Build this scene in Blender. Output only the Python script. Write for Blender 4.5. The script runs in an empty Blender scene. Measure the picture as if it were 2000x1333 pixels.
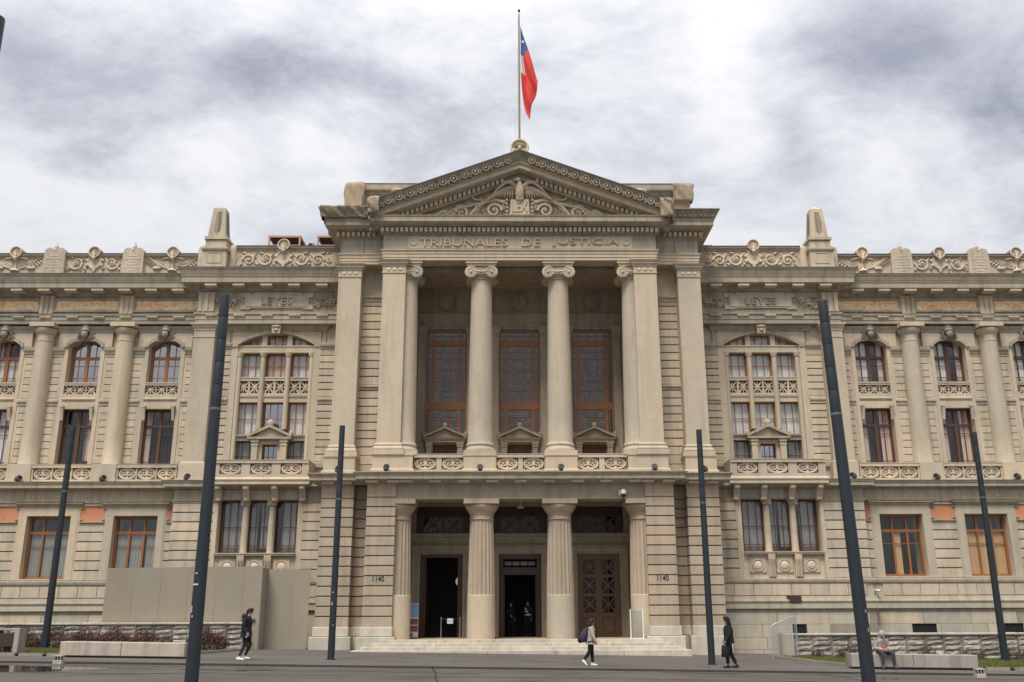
import bpy, math, random
from mathutils import Vector, Matrix
random.seed(11)
R = math.radians
SC = bpy.context.scene
COL = SC.collection

# ------------------------------------------------------------------ camera
cam_d = bpy.data.cameras.new("camera"); cam = bpy.data.objects.new("camera", cam_d); COL.objects.link(cam)
cam_d.sensor_width = 36.0
cam_d.lens = 1845.0 / 2000.0 * 36.0
cam_d.shift_x = -18.5 / 2000.0
cam_d.clip_start = 0.1; cam_d.clip_end = 3000
cam.matrix_world = (Matrix.Translation((-0.48, -44.6, 1.7)) @ Matrix.Rotation(R(-0.7), 4, 'Z')
                    @ Matrix.Rotation(R(90 + 16.08), 4, 'X') @ Matrix.Rotation(R(-0.22), 4, 'Z'))
SC.camera = cam
SC.render.engine = 'CYCLES'

# ------------------------------------------------------------------ sky, sun, exposure
SUN_EL, SUN_AZ = R(60), R(203)          # azimuth from +Y clockwise: light comes from the street side, slightly left
def nd(nt, t, loc=None, **kw):
    n = nt.nodes.new(t)
    for k, v in kw.items():
        if k.startswith('i_'): n.inputs[k[2:].replace('_', ' ')].default_value = v
        else: setattr(n, k, v)
    return n
def ln(nt, a, ao, b, bi): nt.links.new(a.outputs[ao], b.inputs[bi])
def mathn(nt, op, a, b=None, c=None, clamp=False):
    n = nt.nodes.new('ShaderNodeMath'); n.operation = op; n.use_clamp = clamp
    for i, x in enumerate((a, b, c)):
        if x is None: continue
        if isinstance(x, (int, float)): n.inputs[i].default_value = x
        else: nt.links.new(x, n.inputs[i])
    return n.outputs[0]
def mixc(nt, fac, a, b, bt='MIX'):
    n = nt.nodes.new('ShaderNodeMix'); n.data_type = 'RGBA'; n.blend_type = bt
    for i, x in ((0, fac), (6, a), (7, b)):
        if isinstance(x, (int, float)): n.inputs[i].default_value = x
        elif isinstance(x, tuple): n.inputs[i].default_value = (*x[:3], 1)
        else: nt.links.new(x, n.inputs[i])
    return n.outputs[2]
def ramp(nt, x, pts, interp='LINEAR'):
    n = nt.nodes.new('ShaderNodeValToRGB'); cr = n.color_ramp; cr.interpolation = interp
    while len(cr.elements) < len(pts): cr.elements.new(0.5)
    for e, (p, c) in zip(cr.elements, pts):
        e.position = p; e.color = (c, c, c, 1) if isinstance(c, (int, float)) else (*c, 1)
    nt.links.new(x, n.inputs[0]); return n.outputs[0]

W = bpy.data.worlds.new("World"); SC.world = W; W.use_nodes = True
nt = W.node_tree; nt.nodes.clear()
out = nt.nodes.new('ShaderNodeOutputWorld')
sky = nd(nt, 'ShaderNodeTexSky', sky_type='NISHITA', sun_disc=False, sun_elevation=SUN_EL, sun_rotation=SUN_AZ)
bg1 = nd(nt, 'ShaderNodeBackground', i_Strength=0.10); ln(nt, sky, 0, bg1, 0)
tc = nt.nodes.new('ShaderNodeTexCoord')
sep = nt.nodes.new('ShaderNodeSeparateXYZ'); ln(nt, tc, 'Generated', sep, 0)
zz = mathn(nt, 'MAXIMUM', sep.outputs[2], 0.0)
den = mathn(nt, 'ADD', zz, 0.30)
cu = mathn(nt, 'DIVIDE', sep.outputs[0], den); cv = mathn(nt, 'DIVIDE', sep.outputs[1], den)
comb = nt.nodes.new('ShaderNodeCombineXYZ'); nt.links.new(cu, comb.inputs[0]); nt.links.new(cv, comb.inputs[1])
def cnoise(scale, sx, sy, rot, detail, rough, dist, off):
    mp = nt.nodes.new('ShaderNodeMapping'); ln(nt, comb, 0, mp, 0)
    mp.inputs['Rotation'].default_value = (0, 0, rot); mp.inputs['Scale'].default_value = (sx, sy, 1); mp.inputs['Location'].default_value = off
    n = nd(nt, 'ShaderNodeTexNoise', i_Scale=scale, i_Detail=detail, i_Roughness=rough, i_Distortion=dist)
    ln(nt, mp, 0, n, 'Vector'); return n.outputs[0]
n1 = cnoise(2.6, 1.0, 1.3, R(35), 12, 0.62, 0.35, (3.1, 7.7, 0.4))
n2 = cnoise(7.5, 1.0, 1.25, R(25), 12, 0.66, 0.3, (1.3, 2.9, 5.0))
def blob(cx, cy, rx, ry, rot, amt):      # a thicker bank of cloud, given on the cloud layer
    dx = mathn(nt, 'SUBTRACT', cu, cx); dy = mathn(nt, 'SUBTRACT', cv, cy)
    c, s = math.cos(rot), math.sin(rot)
    a = mathn(nt, 'ADD', mathn(nt, 'MULTIPLY', dx, c / rx), mathn(nt, 'MULTIPLY', dy, s / rx))
    b = mathn(nt, 'ADD', mathn(nt, 'MULTIPLY', dx, -s / ry), mathn(nt, 'MULTIPLY', dy, c / ry))
    q = mathn(nt, 'ADD', mathn(nt, 'MULTIPLY', a, a), mathn(nt, 'MULTIPLY', b, b))
    return mathn(nt, 'MULTIPLY', mathn(nt, 'EXPONENT', mathn(nt, 'MULTIPLY', q, -1.0)), amt)
dens = mathn(nt, 'ADD', mathn(nt, 'MULTIPLY', mathn(nt, 'SUBTRACT', n1, 0.5), 0.80), mathn(nt, 'MULTIPLY_ADD', mathn(nt, 'SUBTRACT', n2, 0.5), 0.24, 0.43))
for bb in [(-0.29, 1.0, 0.15, 0.055, R(15), 0.19), (-0.54, 0.97, 0.14, 0.07, R(35), 0.15), (0.43, 0.98, 0.075, 0.09, R(-10), 0.22), (0.365, 1.11, 0.035, 0.09, R(-25), 0.15),
           (0.62, 1.04, 0.05, 0.05, 0, 0.09), (-0.62, 1.14, 0.14, 0.05, R(20), 0.06), (0.26, 1.04, 0.06, 0.10, R(-20), -0.04)]:
    dens = mathn(nt, 'ADD', dens, blob(*bb))
ccol = ramp(nt, dens, [(0.26, (1.0, 1.0, 1.0)), (0.36, (0.93, 0.93, 0.94)), (0.44, (0.79, 0.795, 0.82)), (0.53, (0.60, 0.61, 0.66)), (0.65, (0.38, 0.39, 0.455)), (0.8, (0.30, 0.31, 0.385))])
grad = mathn(nt, 'MULTIPLY_ADD', zz, 1.50, 0.56)      # overcast sky: brighter towards the zenith
cm = nt.nodes.new('ShaderNodeVectorMath'); cm.operation = 'SCALE'; nt.links.new(ccol, cm.inputs[0]); nt.links.new(grad, cm.inputs[3])
bg2 = nd(nt, 'ShaderNodeBackground', i_Strength=0.39); ln(nt, cm, 0, bg2, 0)
mx = nd(nt, 'ShaderNodeMixShader'); mx.inputs[0].default_value = 0.90
ln(nt, bg1, 0, mx, 1); ln(nt, bg2, 0, mx, 2); ln(nt, mx, 0, out, 0)

sun_d = bpy.data.lights.new("sun", 'SUN'); sun_d.energy = 1.5; sun_d.angle = R(22); sun_d.color = (1.0, 0.955, 0.88)
sun = bpy.data.objects.new("sun", sun_d); COL.objects.link(sun)
sdir = Vector((math.sin(SUN_AZ) * math.cos(SUN_EL), math.cos(SUN_AZ) * math.cos(SUN_EL), math.sin(SUN_EL)))
sun.rotation_euler = sdir.to_track_quat('Z', 'Y').to_euler(); sun.location = sdir * 80
vs = SC.view_settings
vs.view_transform = 'Standard'; vs.look = 'None'; vs.gamma = 1; vs.use_curve_mapping = False; vs.exposure = 1.12

# ------------------------------------------------------------------ materials
def newmat(name):
    m = bpy.data.materials.new(name); m.use_nodes = True; nt = m.node_tree
    b = nt.nodes['Principled BSDF']; return m, nt, b
def posn(nt, scale=(1, 1, 1)):
    g = nt.nodes.new('ShaderNodeNewGeometry'); mp = nt.nodes.new('ShaderNodeMapping'); ln(nt, g, 'Position', mp, 0)
    mp.inputs['Scale'].default_value = scale; return mp.outputs[0]
def noise(nt, vec, scale, detail=5, rough=0.55, dist=0.0):
    n = nd(nt, 'ShaderNodeTexNoise', i_Scale=scale, i_Detail=detail, i_Roughness=rough, i_Distortion=dist); nt.links.new(vec, n.inputs['Vector']); return n.outputs[0]
def bump(nt, b, h, strength, dist):
    n = nd(nt, 'ShaderNodeBump', i_Strength=strength, i_Distance=dist); nt.links.new(h, n.inputs['Height']); ln(nt, n, 0, b, 'Normal')
def stone(name, base, var=0.16, streak=0.30, tint=0.6, rough=0.85, grain=0.35, bstr=0.25, objvar=0.13):
    m, nt, b = newmat(name)
    p = posn(nt); ps = posn(nt, (1.0, 1.0, 0.10))
    big = noise(nt, p, 0.55, 5, 0.6); mid = noise(nt, p, 3.0, 5, 0.6); fine = noise(nt, p, 26, 4, 0.65)
    st = ramp(nt, noise(nt, ps, 2.6, 5, 0.6, 0.3), [(0.46, 0.0), (0.72, 1.0)])
    oi = nt.nodes.new('ShaderNodeObjectInfo')
    warm = tuple(base[i] * (1.08, 0.985, 0.915)[i] for i in range(3)); cool = tuple(base[i] * (0.915, 0.945, 0.95)[i] for i in range(3))
    mixed = mixc(nt, tint, mixc(nt, big, warm, cool), mixc(nt, oi.outputs['Random'], cool, warm))
    v = mathn(nt, 'ADD', mathn(nt, 'MULTIPLY', mathn(nt, 'SUBTRACT', mid, 0.5), var * 2.2), 1.0)
    v = mathn(nt, 'ADD', v, mathn(nt, 'MULTIPLY', mathn(nt, 'SUBTRACT', big, 0.5), var * 1.8))
    v = mathn(nt, 'ADD', v, mathn(nt, 'MULTIPLY', mathn(nt, 'SUBTRACT', fine, 0.5), grain))
    v = mathn(nt, 'ADD', v, mathn(nt, 'MULTIPLY', mathn(nt, 'SUBTRACT', oi.outputs['Random'], 0.5), objvar))
    v = mathn(nt, 'MULTIPLY', v, mathn(nt, 'SUBTRACT', 1.0, mathn(nt, 'MULTIPLY', st, streak)))
    sc = nt.nodes.new('ShaderNodeVectorMath'); sc.operation = 'SCALE'; nt.links.new(mixed, sc.inputs[0]); nt.links.new(v, sc.inputs[3])
    ln(nt, sc, 0, b, 'Base Color'); b.inputs['Roughness'].default_value = rough; b.inputs['Specular IOR Level'].default_value = 0.25
    bump(nt, b, mathn(nt, 'ADD', fine, mathn(nt, 'MULTIPLY', mid, 1.5)), bstr, 0.012)
    return m
def plain(name, col, rough=0.6, var=0.12, metal=0.0, scale=8, spec=0.4, bstr=0.0):
    m, nt, b = newmat(name); n = noise(nt, posn(nt), scale, 4)
    c = mixc(nt, n, tuple(x * (1 - var) for x in col), tuple(min(1, x * (1 + var)) for x in col))
    nt.links.new(c, b.inputs['Base Color']); b.inputs['Roughness'].default_value = rough; b.inputs['Metallic'].default_value = metal
    b.inputs['Specular IOR Level'].default_value = spec
    if bstr: bump(nt, b, n, bstr, 0.01)
    return m
M = {}
SB = (0.53, 0.464, 0.358)
M['stone'] = stone('stone', SB)
M['stone_up'] = stone('stone_upper', tuple(x * 1.02 for x in SB))
M['stone_low'] = stone('stone_lower', (0.425, 0.355, 0.272), var=0.14, streak=0.22)
M['trim'] = stone('weathered_trim', (0.392, 0.354, 0.280), var=0.20, streak=0.32)
M['mortar'] = stone('sooty_joint', (0.17, 0.15, 0.12), var=0.2, streak=0.1)
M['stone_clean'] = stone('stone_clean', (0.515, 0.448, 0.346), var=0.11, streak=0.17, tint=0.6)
M['stone_dirty'] = stone('stone_weathered', (0.33, 0.295, 0.235), var=0.22, streak=0.35)
M['cream'] = stone('cream_plaster', (0.64, 0.555, 0.44), var=0.10, streak=0.16)
M['plinth'] = stone('pale_plinth_stone', (0.52, 0.485, 0.41), var=0.2, streak=0.22, rough=0.75)
M['grey_band'] = stone('greenish_stone', (0.455, 0.425, 0.345), var=0.16, streak=0.20)
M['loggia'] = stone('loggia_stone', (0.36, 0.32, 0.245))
M['terracotta'] = stone('terracotta_stucco', (0.58, 0.265, 0.155), var=0.14, streak=0.12, tint=0.2)
M['tile'] = stone('red_tile', (0.40, 0.17, 0.11), var=0.2, streak=0.3)
m, nt, b = newmat('veined_marble')
p = posn(nt, (1.0, 1.0, 1.6))
nn = noise(nt, p, 1.1, 6, 0.62, 1.6)
c = ramp(nt, nn, [(0.28, (0.62, 0.25, 0.075)), (0.42, (0.74, 0.42, 0.17)), (0.51, (0.86, 0.68, 0.44)), (0.58, (0.72, 0.36, 0.13)), (0.74, (0.80, 0.52, 0.26))])
nt.links.new(c, b.inputs['Base Color']); b.inputs['Roughness'].default_value = 0.4; M['marble'] = m
def wood(name, c1, c2, rough=0.45):
    m, nt, b = newmat(name); n = noise(nt, posn(nt, (9, 9, 0.9)), 3.0, 6, 0.65, 0.4)
    nt.links.new(mixc(nt, n, c1, c2), b.inputs['Base Color']); b.inputs['Roughness'].default_value = rough; return m
M['wood'] = wood('varnished_wood', (0.20, 0.075, 0.025), (0.38, 0.155, 0.052))
M['wood_dark'] = wood('dark_red_wood', (0.075, 0.030, 0.018), (0.14, 0.056, 0.030))
M['wood_brown'] = wood('dark_brown_wood', (0.045, 0.024, 0.015), (0.085, 0.045, 0.026))
M['wood_door'] = wood('oak_door', (0.105, 0.056, 0.027), (0.19, 0.105, 0.05))
M['plywood'] = wood('plywood_shutter', (0.50, 0.29, 0.13), (0.66, 0.42, 0.21), 0.6)
def glassmat(name, refl, tint):
    m, nt, b = newmat(name)
    nt.nodes.remove(b); o = nt.nodes['Material Output']
    tr = nd(nt, 'ShaderNodeBsdfTransparent'); tr.inputs[0].default_value = (tint, tint, tint * .99, 1)
    gl = nd(nt, 'ShaderNodeBsdfGlossy', i_Roughness=0.03); gl.inputs[0].default_value = (0.95, 0.93, 0.95, 1)
    lw = nd(nt, 'ShaderNodeLayerWeight', i_Blend=0.5); fz = mathn(nt, 'POWER', lw.outputs['Facing'], 4.0)
    bp = nd(nt, 'ShaderNodeBump', i_Strength=0.05, i_Distance=0.02); nt.links.new(noise(nt, posn(nt), 1.3, 2), bp.inputs['Height']); ln(nt, bp, 0, gl, 'Normal')
    mm = nd(nt, 'ShaderNodeMixShader'); nt.links.new(mathn(nt, 'MULTIPLY_ADD', fz, 0.8, refl, clamp=True), mm.inputs[0])
    ln(nt, tr, 0, mm, 1); ln(nt, gl, 0, mm, 2); ln(nt, mm, 0, o, 0); M[name] = m
glassmat('glass', 0.27, 0.95); glassmat('glass_clear', 0.05, 0.98); glassmat('glass_dull', 0.02, 0.8)
m, nt, b = newmat('leaded_glass')
bk = nd(nt, 'ShaderNodeTexBrick', i_Scale=1.0); bk.inputs['Brick Width'].default_value = 0.18; bk.inputs['Row Height'].default_value = 0.15
bk.inputs['Mortar Size'].default_value = 0.012; bk.inputs['Color1'].default_value = (0.062, 0.055, 0.048, 1); bk.inputs['Color2'].default_value = (0.16, 0.145, 0.125, 1); bk.inputs['Mortar'].default_value = (0.06, 0.03, 0.015, 1)
g = nt.nodes.new('ShaderNodeNewGeometry'); sx = nt.nodes.new('ShaderNodeSeparateXYZ'); ln(nt, g, 'Position', sx, 0)
cx = nt.nodes.new('ShaderNodeCombineXYZ'); ln(nt, sx, 0, cx, 0); ln(nt, sx, 2, cx, 1); ln(nt, cx, 0, bk, 'Vector')
ln(nt, bk, 0, b, 'Base Color'); b.inputs['Roughness'].default_value = 0.12; b.inputs['Specular IOR Level'].default_value = 0.8; b.inputs['IOR'].default_value = 1.5
nt.links.new(bk.outputs[0], b.inputs['Base Color']); M['leaded'] = m
M['blueglass'] = plain('blue_side_glass', (0.038, 0.040, 0.046), 0.15, 0.2, spec=1.0)
def cloth(name, col):
    m, nt, b = newmat(name); n = noise(nt, posn(nt, (14, 14, 0.5)), 2.2, 4)
    nt.links.new(mixc(nt, n, tuple(x * 0.72 for x in col), col), b.inputs['Base Color']); b.inputs['Roughness'].default_value = 0.9; return m
M['curtain_grey'] = cloth('grey_net_curtain', (0.36, 0.36, 0.35)); M['curtain'] = cloth('white_curtain', (0.86, 0.86, 0.84)); M['blind'] = cloth('pinkish_blind', (0.80, 0.60, 0.47)); M['pinkblind'] = cloth('pale_pink_blind', (0.84, 0.68, 0.60))
M['dark'] = plain('dark_interior', (0.020, 0.019, 0.018), 0.9)
M['dim'] = plain('dim_interior', (0.065, 0.058, 0.050), 0.9)
M['pole'] = plain('blue_grey_pole_paint', (0.014, 0.020, 0.026), 0.5, 0.25, scale=2.5, spec=0.5)
M['black'] = plain('black_metal', (0.018, 0.018, 0.019), 0.5)
M['lampgrey'] = plain('lamp_grey_metal', (0.13, 0.13, 0.135), 0.45, metal=0.3)
M['steel'] = plain('galvanised_steel', (0.50, 0.51, 0.52), 0.4, metal=0.6)
M['white'] = plain('white_plastic', (0.80, 0.80, 0.78), 0.4, 0.05)
M['gold'] = plain('gilded_cream', (0.62, 0.52, 0.34), 0.5)
M['lead'] = plain('roof_lead', (0.11, 0.10, 0.095), 0.6)
M['orangesteel'] = plain('rust_orange_frame', (0.50, 0.29, 0.20), 0.6)
M['rust'] = plain('rusty_vent', (0.05, 0.035, 0.028), 0.8)
def emis(name, col, s):
    m, nt, b = newmat(name); b.inputs['Emission Color'].default_value = (*col, 1); b.inputs['Emission Strength'].default_value = s; b.inputs['Base Color'].default_value = (*col, 1); return m
M['warmlamp'] = emis('warm_lamp', (1.0, 0.68, 0.28), 0.9)
M['greenlamp'] = emis('pale_green_lamp', (0.75, 1.0, 0.82), 0.16)

# ------------------------------------------------------------------ mesh helpers
class MB:
    def __init__(s): s.v = []; s.f = []
    def add(s, vs, fs):
        o = len(s.v); s.v += [tuple(p) for p in vs]; s.f += [tuple(i + o for i in f) for f in fs]; return s
    def box(s, x0, x1, y0, y1, z0, z1):
        return s.add([(x0, y0, z0), (x1, y0, z0), (x1, y1, z0), (x0, y1, z0), (x0, y0, z1), (x1, y0, z1), (x1, y1, z1), (x0, y1, z1)],
                     [(0, 3, 2, 1), (4, 5, 6, 7), (0, 1, 5, 4), (1, 2, 6, 5), (2, 3, 7, 6), (3, 0, 4, 7)])
    def bev(s, x0, x1, y0, y1, z0, z1, b):         # box whose front (low y) edges are chamfered
        vs = [(x0 + b, y0, z0 + b), (x1 - b, y0, z0 + b), (x1 - b, y0, z1 - b), (x0 + b, y0, z1 - b),
              (x0, y0 + b, z0), (x1, y0 + b, z0), (x1, y0 + b, z1), (x0, y0 + b, z1),
              (x0, y1, z0), (x1, y1, z0), (x1, y1, z1), (x0, y1, z1)]
        fs = [(0, 1, 2, 3), (11, 10, 9, 8)]
        for a in (0, 4):
            for i in range(4):
                j = (i + 1) % 4; fs.append((a + j, a + i, a + 4 + i, a + 4 + j))
        return s.add(vs, fs)
    def obox(s, c, ex, ey, ez):                    # oriented box: centre and three half-axis vectors
        c, ex, ey, ez = map(Vector, (c, ex, ey, ez)); vs = []
        for z in (-1, 1):
            for (x, y) in ((-1, -1), (1, -1), (1, 1), (-1, 1)): vs.append(c + ex * x + ey * y + ez * z)
        return s.add(vs, [(0, 3, 2, 1), (4, 5, 6, 7), (0, 1, 5, 4), (1, 2, 6, 5), (2, 3, 7, 6), (3, 0, 4, 7)])
    def bar(s, a, b, w, t, y0=None):               # flat bar in the XZ plane from a to b (x,z), width w, y range t=(y0,y1)
        ax, az = a; bx, bz = b; dx, dz = bx - ax, bz - az; L = math.hypot(dx, dz); nx, nz = -dz / L * w / 2, dx / L * w / 2
        return s.prism([(ax - nx, az - nz), (bx - nx, bz - nz), (bx + nx, bz + nz), (ax + nx, az + nz)], *t)
    def prism(s, poly, y0, y1):                    # polygon in XZ extruded along Y
        n = len(poly); vs = [(x, y0, z) for x, z in poly] + [(x, y1, z) for x, z in poly]
        fs = [tuple(range(n)), tuple(range(2 * n - 1, n - 1, -1))] + [((i + 1) % n, i, i + n, (i + 1) % n + n) for i in range(n)]
        return s.add(vs, fs)
    def prismx(s, poly, x0, x1):                   # polygon in YZ extruded along X
        n = len(poly); vs = [(x0, y, z) for y, z in poly] + [(x1, y, z) for y, z in poly]
        fs = [tuple(range(n - 1, -1, -1)), tuple(range(n, 2 * n))] + [(i, (i + 1) % n, (i + 1) % n + n, i + n) for i in range(n)]
        return s.add(vs, fs)
    def prismz(s, poly, z0, z1):
        n = len(poly); vs = [(x, y, z0) for x, y in poly] + [(x, y, z1) for x, y in poly]
        fs = [tuple(range(n - 1, -1, -1)), tuple(range(n, 2 * n))] + [(i, (i + 1) % n, (i + 1) % n + n, i + n) for i in range(n)]
        return s.add(vs, fs)
    def sweep(s, path, prof):                      # profile (out, z) along plan path, mitred; outward = right of direction
        P = [Vector(p) for p in path]; offs = []
        for i, p in enumerate(P):
            ns = []
            if i > 0: d = (P[i] - P[i - 1]).normalized(); ns.append(Vector((d.y, -d.x)))
            if i < len(P) - 1: d = (P[i + 1] - P[i]).normalized(); ns.append(Vector((d.y, -d.x)))
            offs.append(ns[0] if len(ns) == 1 else (ns[0] + ns[1]) / (1 + ns[0].dot(ns[1])))
        k = len(prof); vs = []
        for p, o in zip(P, offs):
            for (u, z) in prof: q = p + o * u; vs.append((q.x, q.y, z))
        fs = []
        for i in range(len(P) - 1):
            for j in range(k):
                j2 = (j + 1) % k; fs.append((i * k + j2, i * k + j, (i + 1) * k + j, (i + 1) * k + j2))
        fs.append(tuple(range(k))); fs.append(tuple((len(P) - 1) * k + j for j in range(k - 1, -1, -1)))
        return s.add(vs, fs)
    def lathe(s, prof, cx, cy, n=24, a0=0.0, a1=2 * math.pi):
        full = abs(a1 - a0 - 2 * math.pi) < 1e-6; m = n if full else n + 1; vs = []
        for i in range(m):
            a = a0 + (a1 - a0) * i / n; c, q = math.cos(a), math.sin(a)
            for r, z in prof: vs.append((cx + r * c, cy + r * q, z))
        k = len(prof); fs = []
        for i in range(n):
            i2 = (i + 1) % m
            for j in range(k - 1): fs.append((i * k + j, i2 * k + j, i2 * k + j + 1, i * k + j + 1))
        if full:
            fs.append(tuple(i * k for i in range(m - 1, -1, -1))); fs.append(tuple(i * k + k - 1 for i in range(m)))
        return s.add(vs, fs)
    def loft(s, cen, rad, n=10, ref=(0, 1, 0)):    # elliptical tube along points; rad = (a, b), b along ref
        cen = [Vector(c) for c in cen]; ref = Vector(ref); vs = []
        for i, c in enumerate(cen):
            d = (cen[min(i + 1, len(cen) - 1)] - cen[max(i - 1, 0)])
            d = d.normalized() if d.length > 1e-9 else Vector((0, 0, 1))
            b = ref - d * ref.dot(d)
            b = b.normalized() if b.length > 1e-4 else Vector((1, 0, 0)); a = b.cross(d)
            ra, rb = rad[i] if isinstance(rad[i], (tuple, list)) else (rad[i], rad[i])
            for k in range(n):
                t = 2 * math.pi * k / n; vs.append(c + a * (ra * math.cos(t)) + b * (rb * math.sin(t)))
        fs = []
        for i in range(len(cen) - 1):
            for k in range(n): k2 = (k + 1) % n; fs.append((i * n + k, i * n + k2, (i + 1) * n + k2, (i + 1) * n + k))
        fs.append(tuple(range(n - 1, -1, -1))); fs.append(tuple((len(cen) - 1) * n + k for k in range(n)))
        return s.add(vs, fs)
    def ell(s, c, r, n=10, m=6):
        cx, cy, cz = c; rx, ry, rz = r; prof = []
        vs = [(cx, cy, cz - rz)]
        for j in range(1, m):
            t = -math.pi / 2 + math.pi * j / m
            for k in range(n):
                a = 2 * math.pi * k / n; vs.append((cx + rx * math.cos(t) * math.cos(a), cy + ry * math.cos(t) * math.sin(a), cz + rz * math.sin(t)))
        vs.append((cx, cy, cz + rz)); fs = []
        for k in range(n): fs.append((0, 1 + (k + 1) % n, 1 + k))
        for j in range(m - 2):
            for k in range(n): a = 1 + j * n; fs.append((a + k, a + (k + 1) % n, a + n + (k + 1) % n, a + n + k))
        a = 1 + (m - 2) * n
        for k in range(n): fs.append((a + k, a + (k + 1) % n, len(vs) - 1))
        return s.add(vs, fs)
    def disc(s, cx, cz, r, y0, y1, n=20): return s.prism([(cx + r * math.cos(2 * math.pi * i / n), cz + r * math.sin(2 * math.pi * i / n)) for i in range(n)], y0, y1)
    def ring(s, cx, cz, rx, rz, w, y, d, n=24, a0=0, a1=2 * math.pi):     # flat-ish raised ring (tube) in XZ
        pts = []
        for i in range(n + 1): a = a0 + (a1 - a0) * i / n; pts.append((cx + rx * math.cos(a), y, cz + rz * math.sin(a)))
        return s.loft(pts, [(w, d)] * len(pts), 6, (0, 1, 0))
    def scroll(s, cx, cz, r, turns, a0, sgn, y, w, flower=True):          # spiral relief with a rosette at its eye
        N = int(20 * turns); pts = []; rad = []
        for i in range(N + 1):
            t = i / N; a = a0 + sgn * t * turns * 2 * math.pi; rr = r * (1 - 0.78 * t)
            pts.append((cx + rr * math.cos(a), y, cz + rr * math.sin(a))); rad.append((w * (1.15 - 0.55 * t), w * (1.1 - 0.4 * t)))
        s.loft(pts, rad, 6)
        if flower:
            s.ell((cx, y - w * 0.7, cz), (r * 0.16, w, r * 0.16), 8, 5)
            for k in range(5): a = k * 1.2566; s.ell((cx + r * 0.24 * math.cos(a), y - w * 0.3, cz + r * 0.24 * math.sin(a)), (r * 0.13, w, r * 0.13), 6, 4)
        return s
    def leaf(s, x0, z0, x1, z1, w, y, h, bend=0.0):                      # ridged leaf in relief
        dx, dz = x1 - x0, z1 - z0; L = math.hypot(dx, dz) or 1; nx, nz = -dz / L, dx / L
        mx_, mz_ = x0 + dx * 0.45 + nx * bend * L, z0 + dz * 0.45 + nz * bend * L
        vs = [(x0, y, z0), (mx_ + nx * w, y, mz_ + nz * w), (x1, y, z1), (mx_ - nx * w, y, mz_ - nz * w), (mx_, y - h, mz_), (x0 + dx * 0.8, y - h * 0.5, z0 + dz * 0.8)]
        return s.add(vs, [(0, 3, 4), (0, 4, 1), (3, 2, 5), (3, 5, 4), (1, 5, 2), (1, 4, 5)])
    def archfill(s, x0, x1, zlo, ztop, y0, y1, n=14):                    # wall above an arch: zlo(x) is the intrados
        for i in range(n):
            a = x0 + (x1 - x0) * i / n; b = x0 + (x1 - x0) * (i + 1) / n
            s.prism([(a, zlo(a)), (b, zlo(b)), (b, ztop), (a, ztop)], y0, y1)
        return s
def link(o, parent=None):
    COL.objects.link(o)
    if parent: o.parent = parent
    return o
def mesh_of(mb, name, mat, sgn=1, smooth=None, orig=None):
    me = bpy.data.meshes.new(name); v = mb.v; f = mb.f
    if orig: v = [(p[0] - orig[0], p[1] - orig[1], p[2] - orig[2]) for p in v]
    if sgn < 0: v = [(-p[0], p[1], p[2]) for p in v]; f = [tuple(reversed(q)) for q in f]
    me.from_pydata(v, [], f)
    if mat: me.materials.append(M[mat] if isinstance(mat, str) else mat)
    if smooth:
        me.shade_smooth(); me.set_sharp_from_angle(angle=R(smooth))
    return me
def P(name, mb, mat, parent=None, s=1, smooth=None, kind=None):
    o = bpy.data.objects.new(name, mesh_of(mb, name, mat, s, smooth)); link(o, parent)
    if kind: o['kind'] = kind
    return o
def at(o, loc, rz=0.0, sc=None):
    o.location = loc; o.rotation_euler = (0, 0, rz)
    if sc: o.scale = sc
    return o
def inst(name, me, parent, loc, sc=None, rz=0.0):
    o = bpy.data.objects.new(name, me); link(o, parent); return at(o, loc, rz, sc)
def tag(o, label, cat, group=None):
    o['label'] = label; o['category'] = cat
    if group: o['group'] = group
    return o
def thing(name, label, cat, loc=(0, 0, 0), rz=0.0, group=None):
    o = bpy.data.objects.new(name, None); o.empty_display_size = 0.3; COL.objects.link(o)
    return tag(at(o, loc, rz), label, cat, group)
def struct(o): o['kind'] = 'structure'; return o
def copy_tree(o, parent=None):
    c = o.copy(); COL.objects.link(c); c.parent = parent
    for ch in list(o.children): copy_tree(ch, c)
    return c
_blk = {}
def block(name, parent, x0, x1, yf, z0, z1, d, mat, s=1, b=0.012):
    key = (round(x1 - x0, 3), round(z1 - z0, 3), round(d, 3), mat, b)
    if key not in _blk:
        w, h = (x1 - x0) / 2, (z1 - z0) / 2; _blk[key] = mesh_of(MB().bev(-w, w, 0, d, -h, h, b), name, mat)
    return inst(name, _blk[key], parent, (s * (x0 + x1) / 2, yf, (z0 + z1) / 2))
def courses(parent, x0, x1, yf, z0, z1, n, mat, s=1, d=0.1, gap=0.055, name='stone_course', skip=()):
    h = (z1 - z0) / n
    P('mortar_bed', MB().box(x0 + .015, x1 - .015, yf + .055, yf + .0785, z0 + .01, z1 - .03), 'mortar', parent, s)
    for i in range(n):
        if i in skip: continue
        block(name, parent, x0, x1, yf, z0 + i * h + (gap / 2 if i else 0), z0 + (i + 1) * h - gap / 2, d, mat, s)
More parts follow.
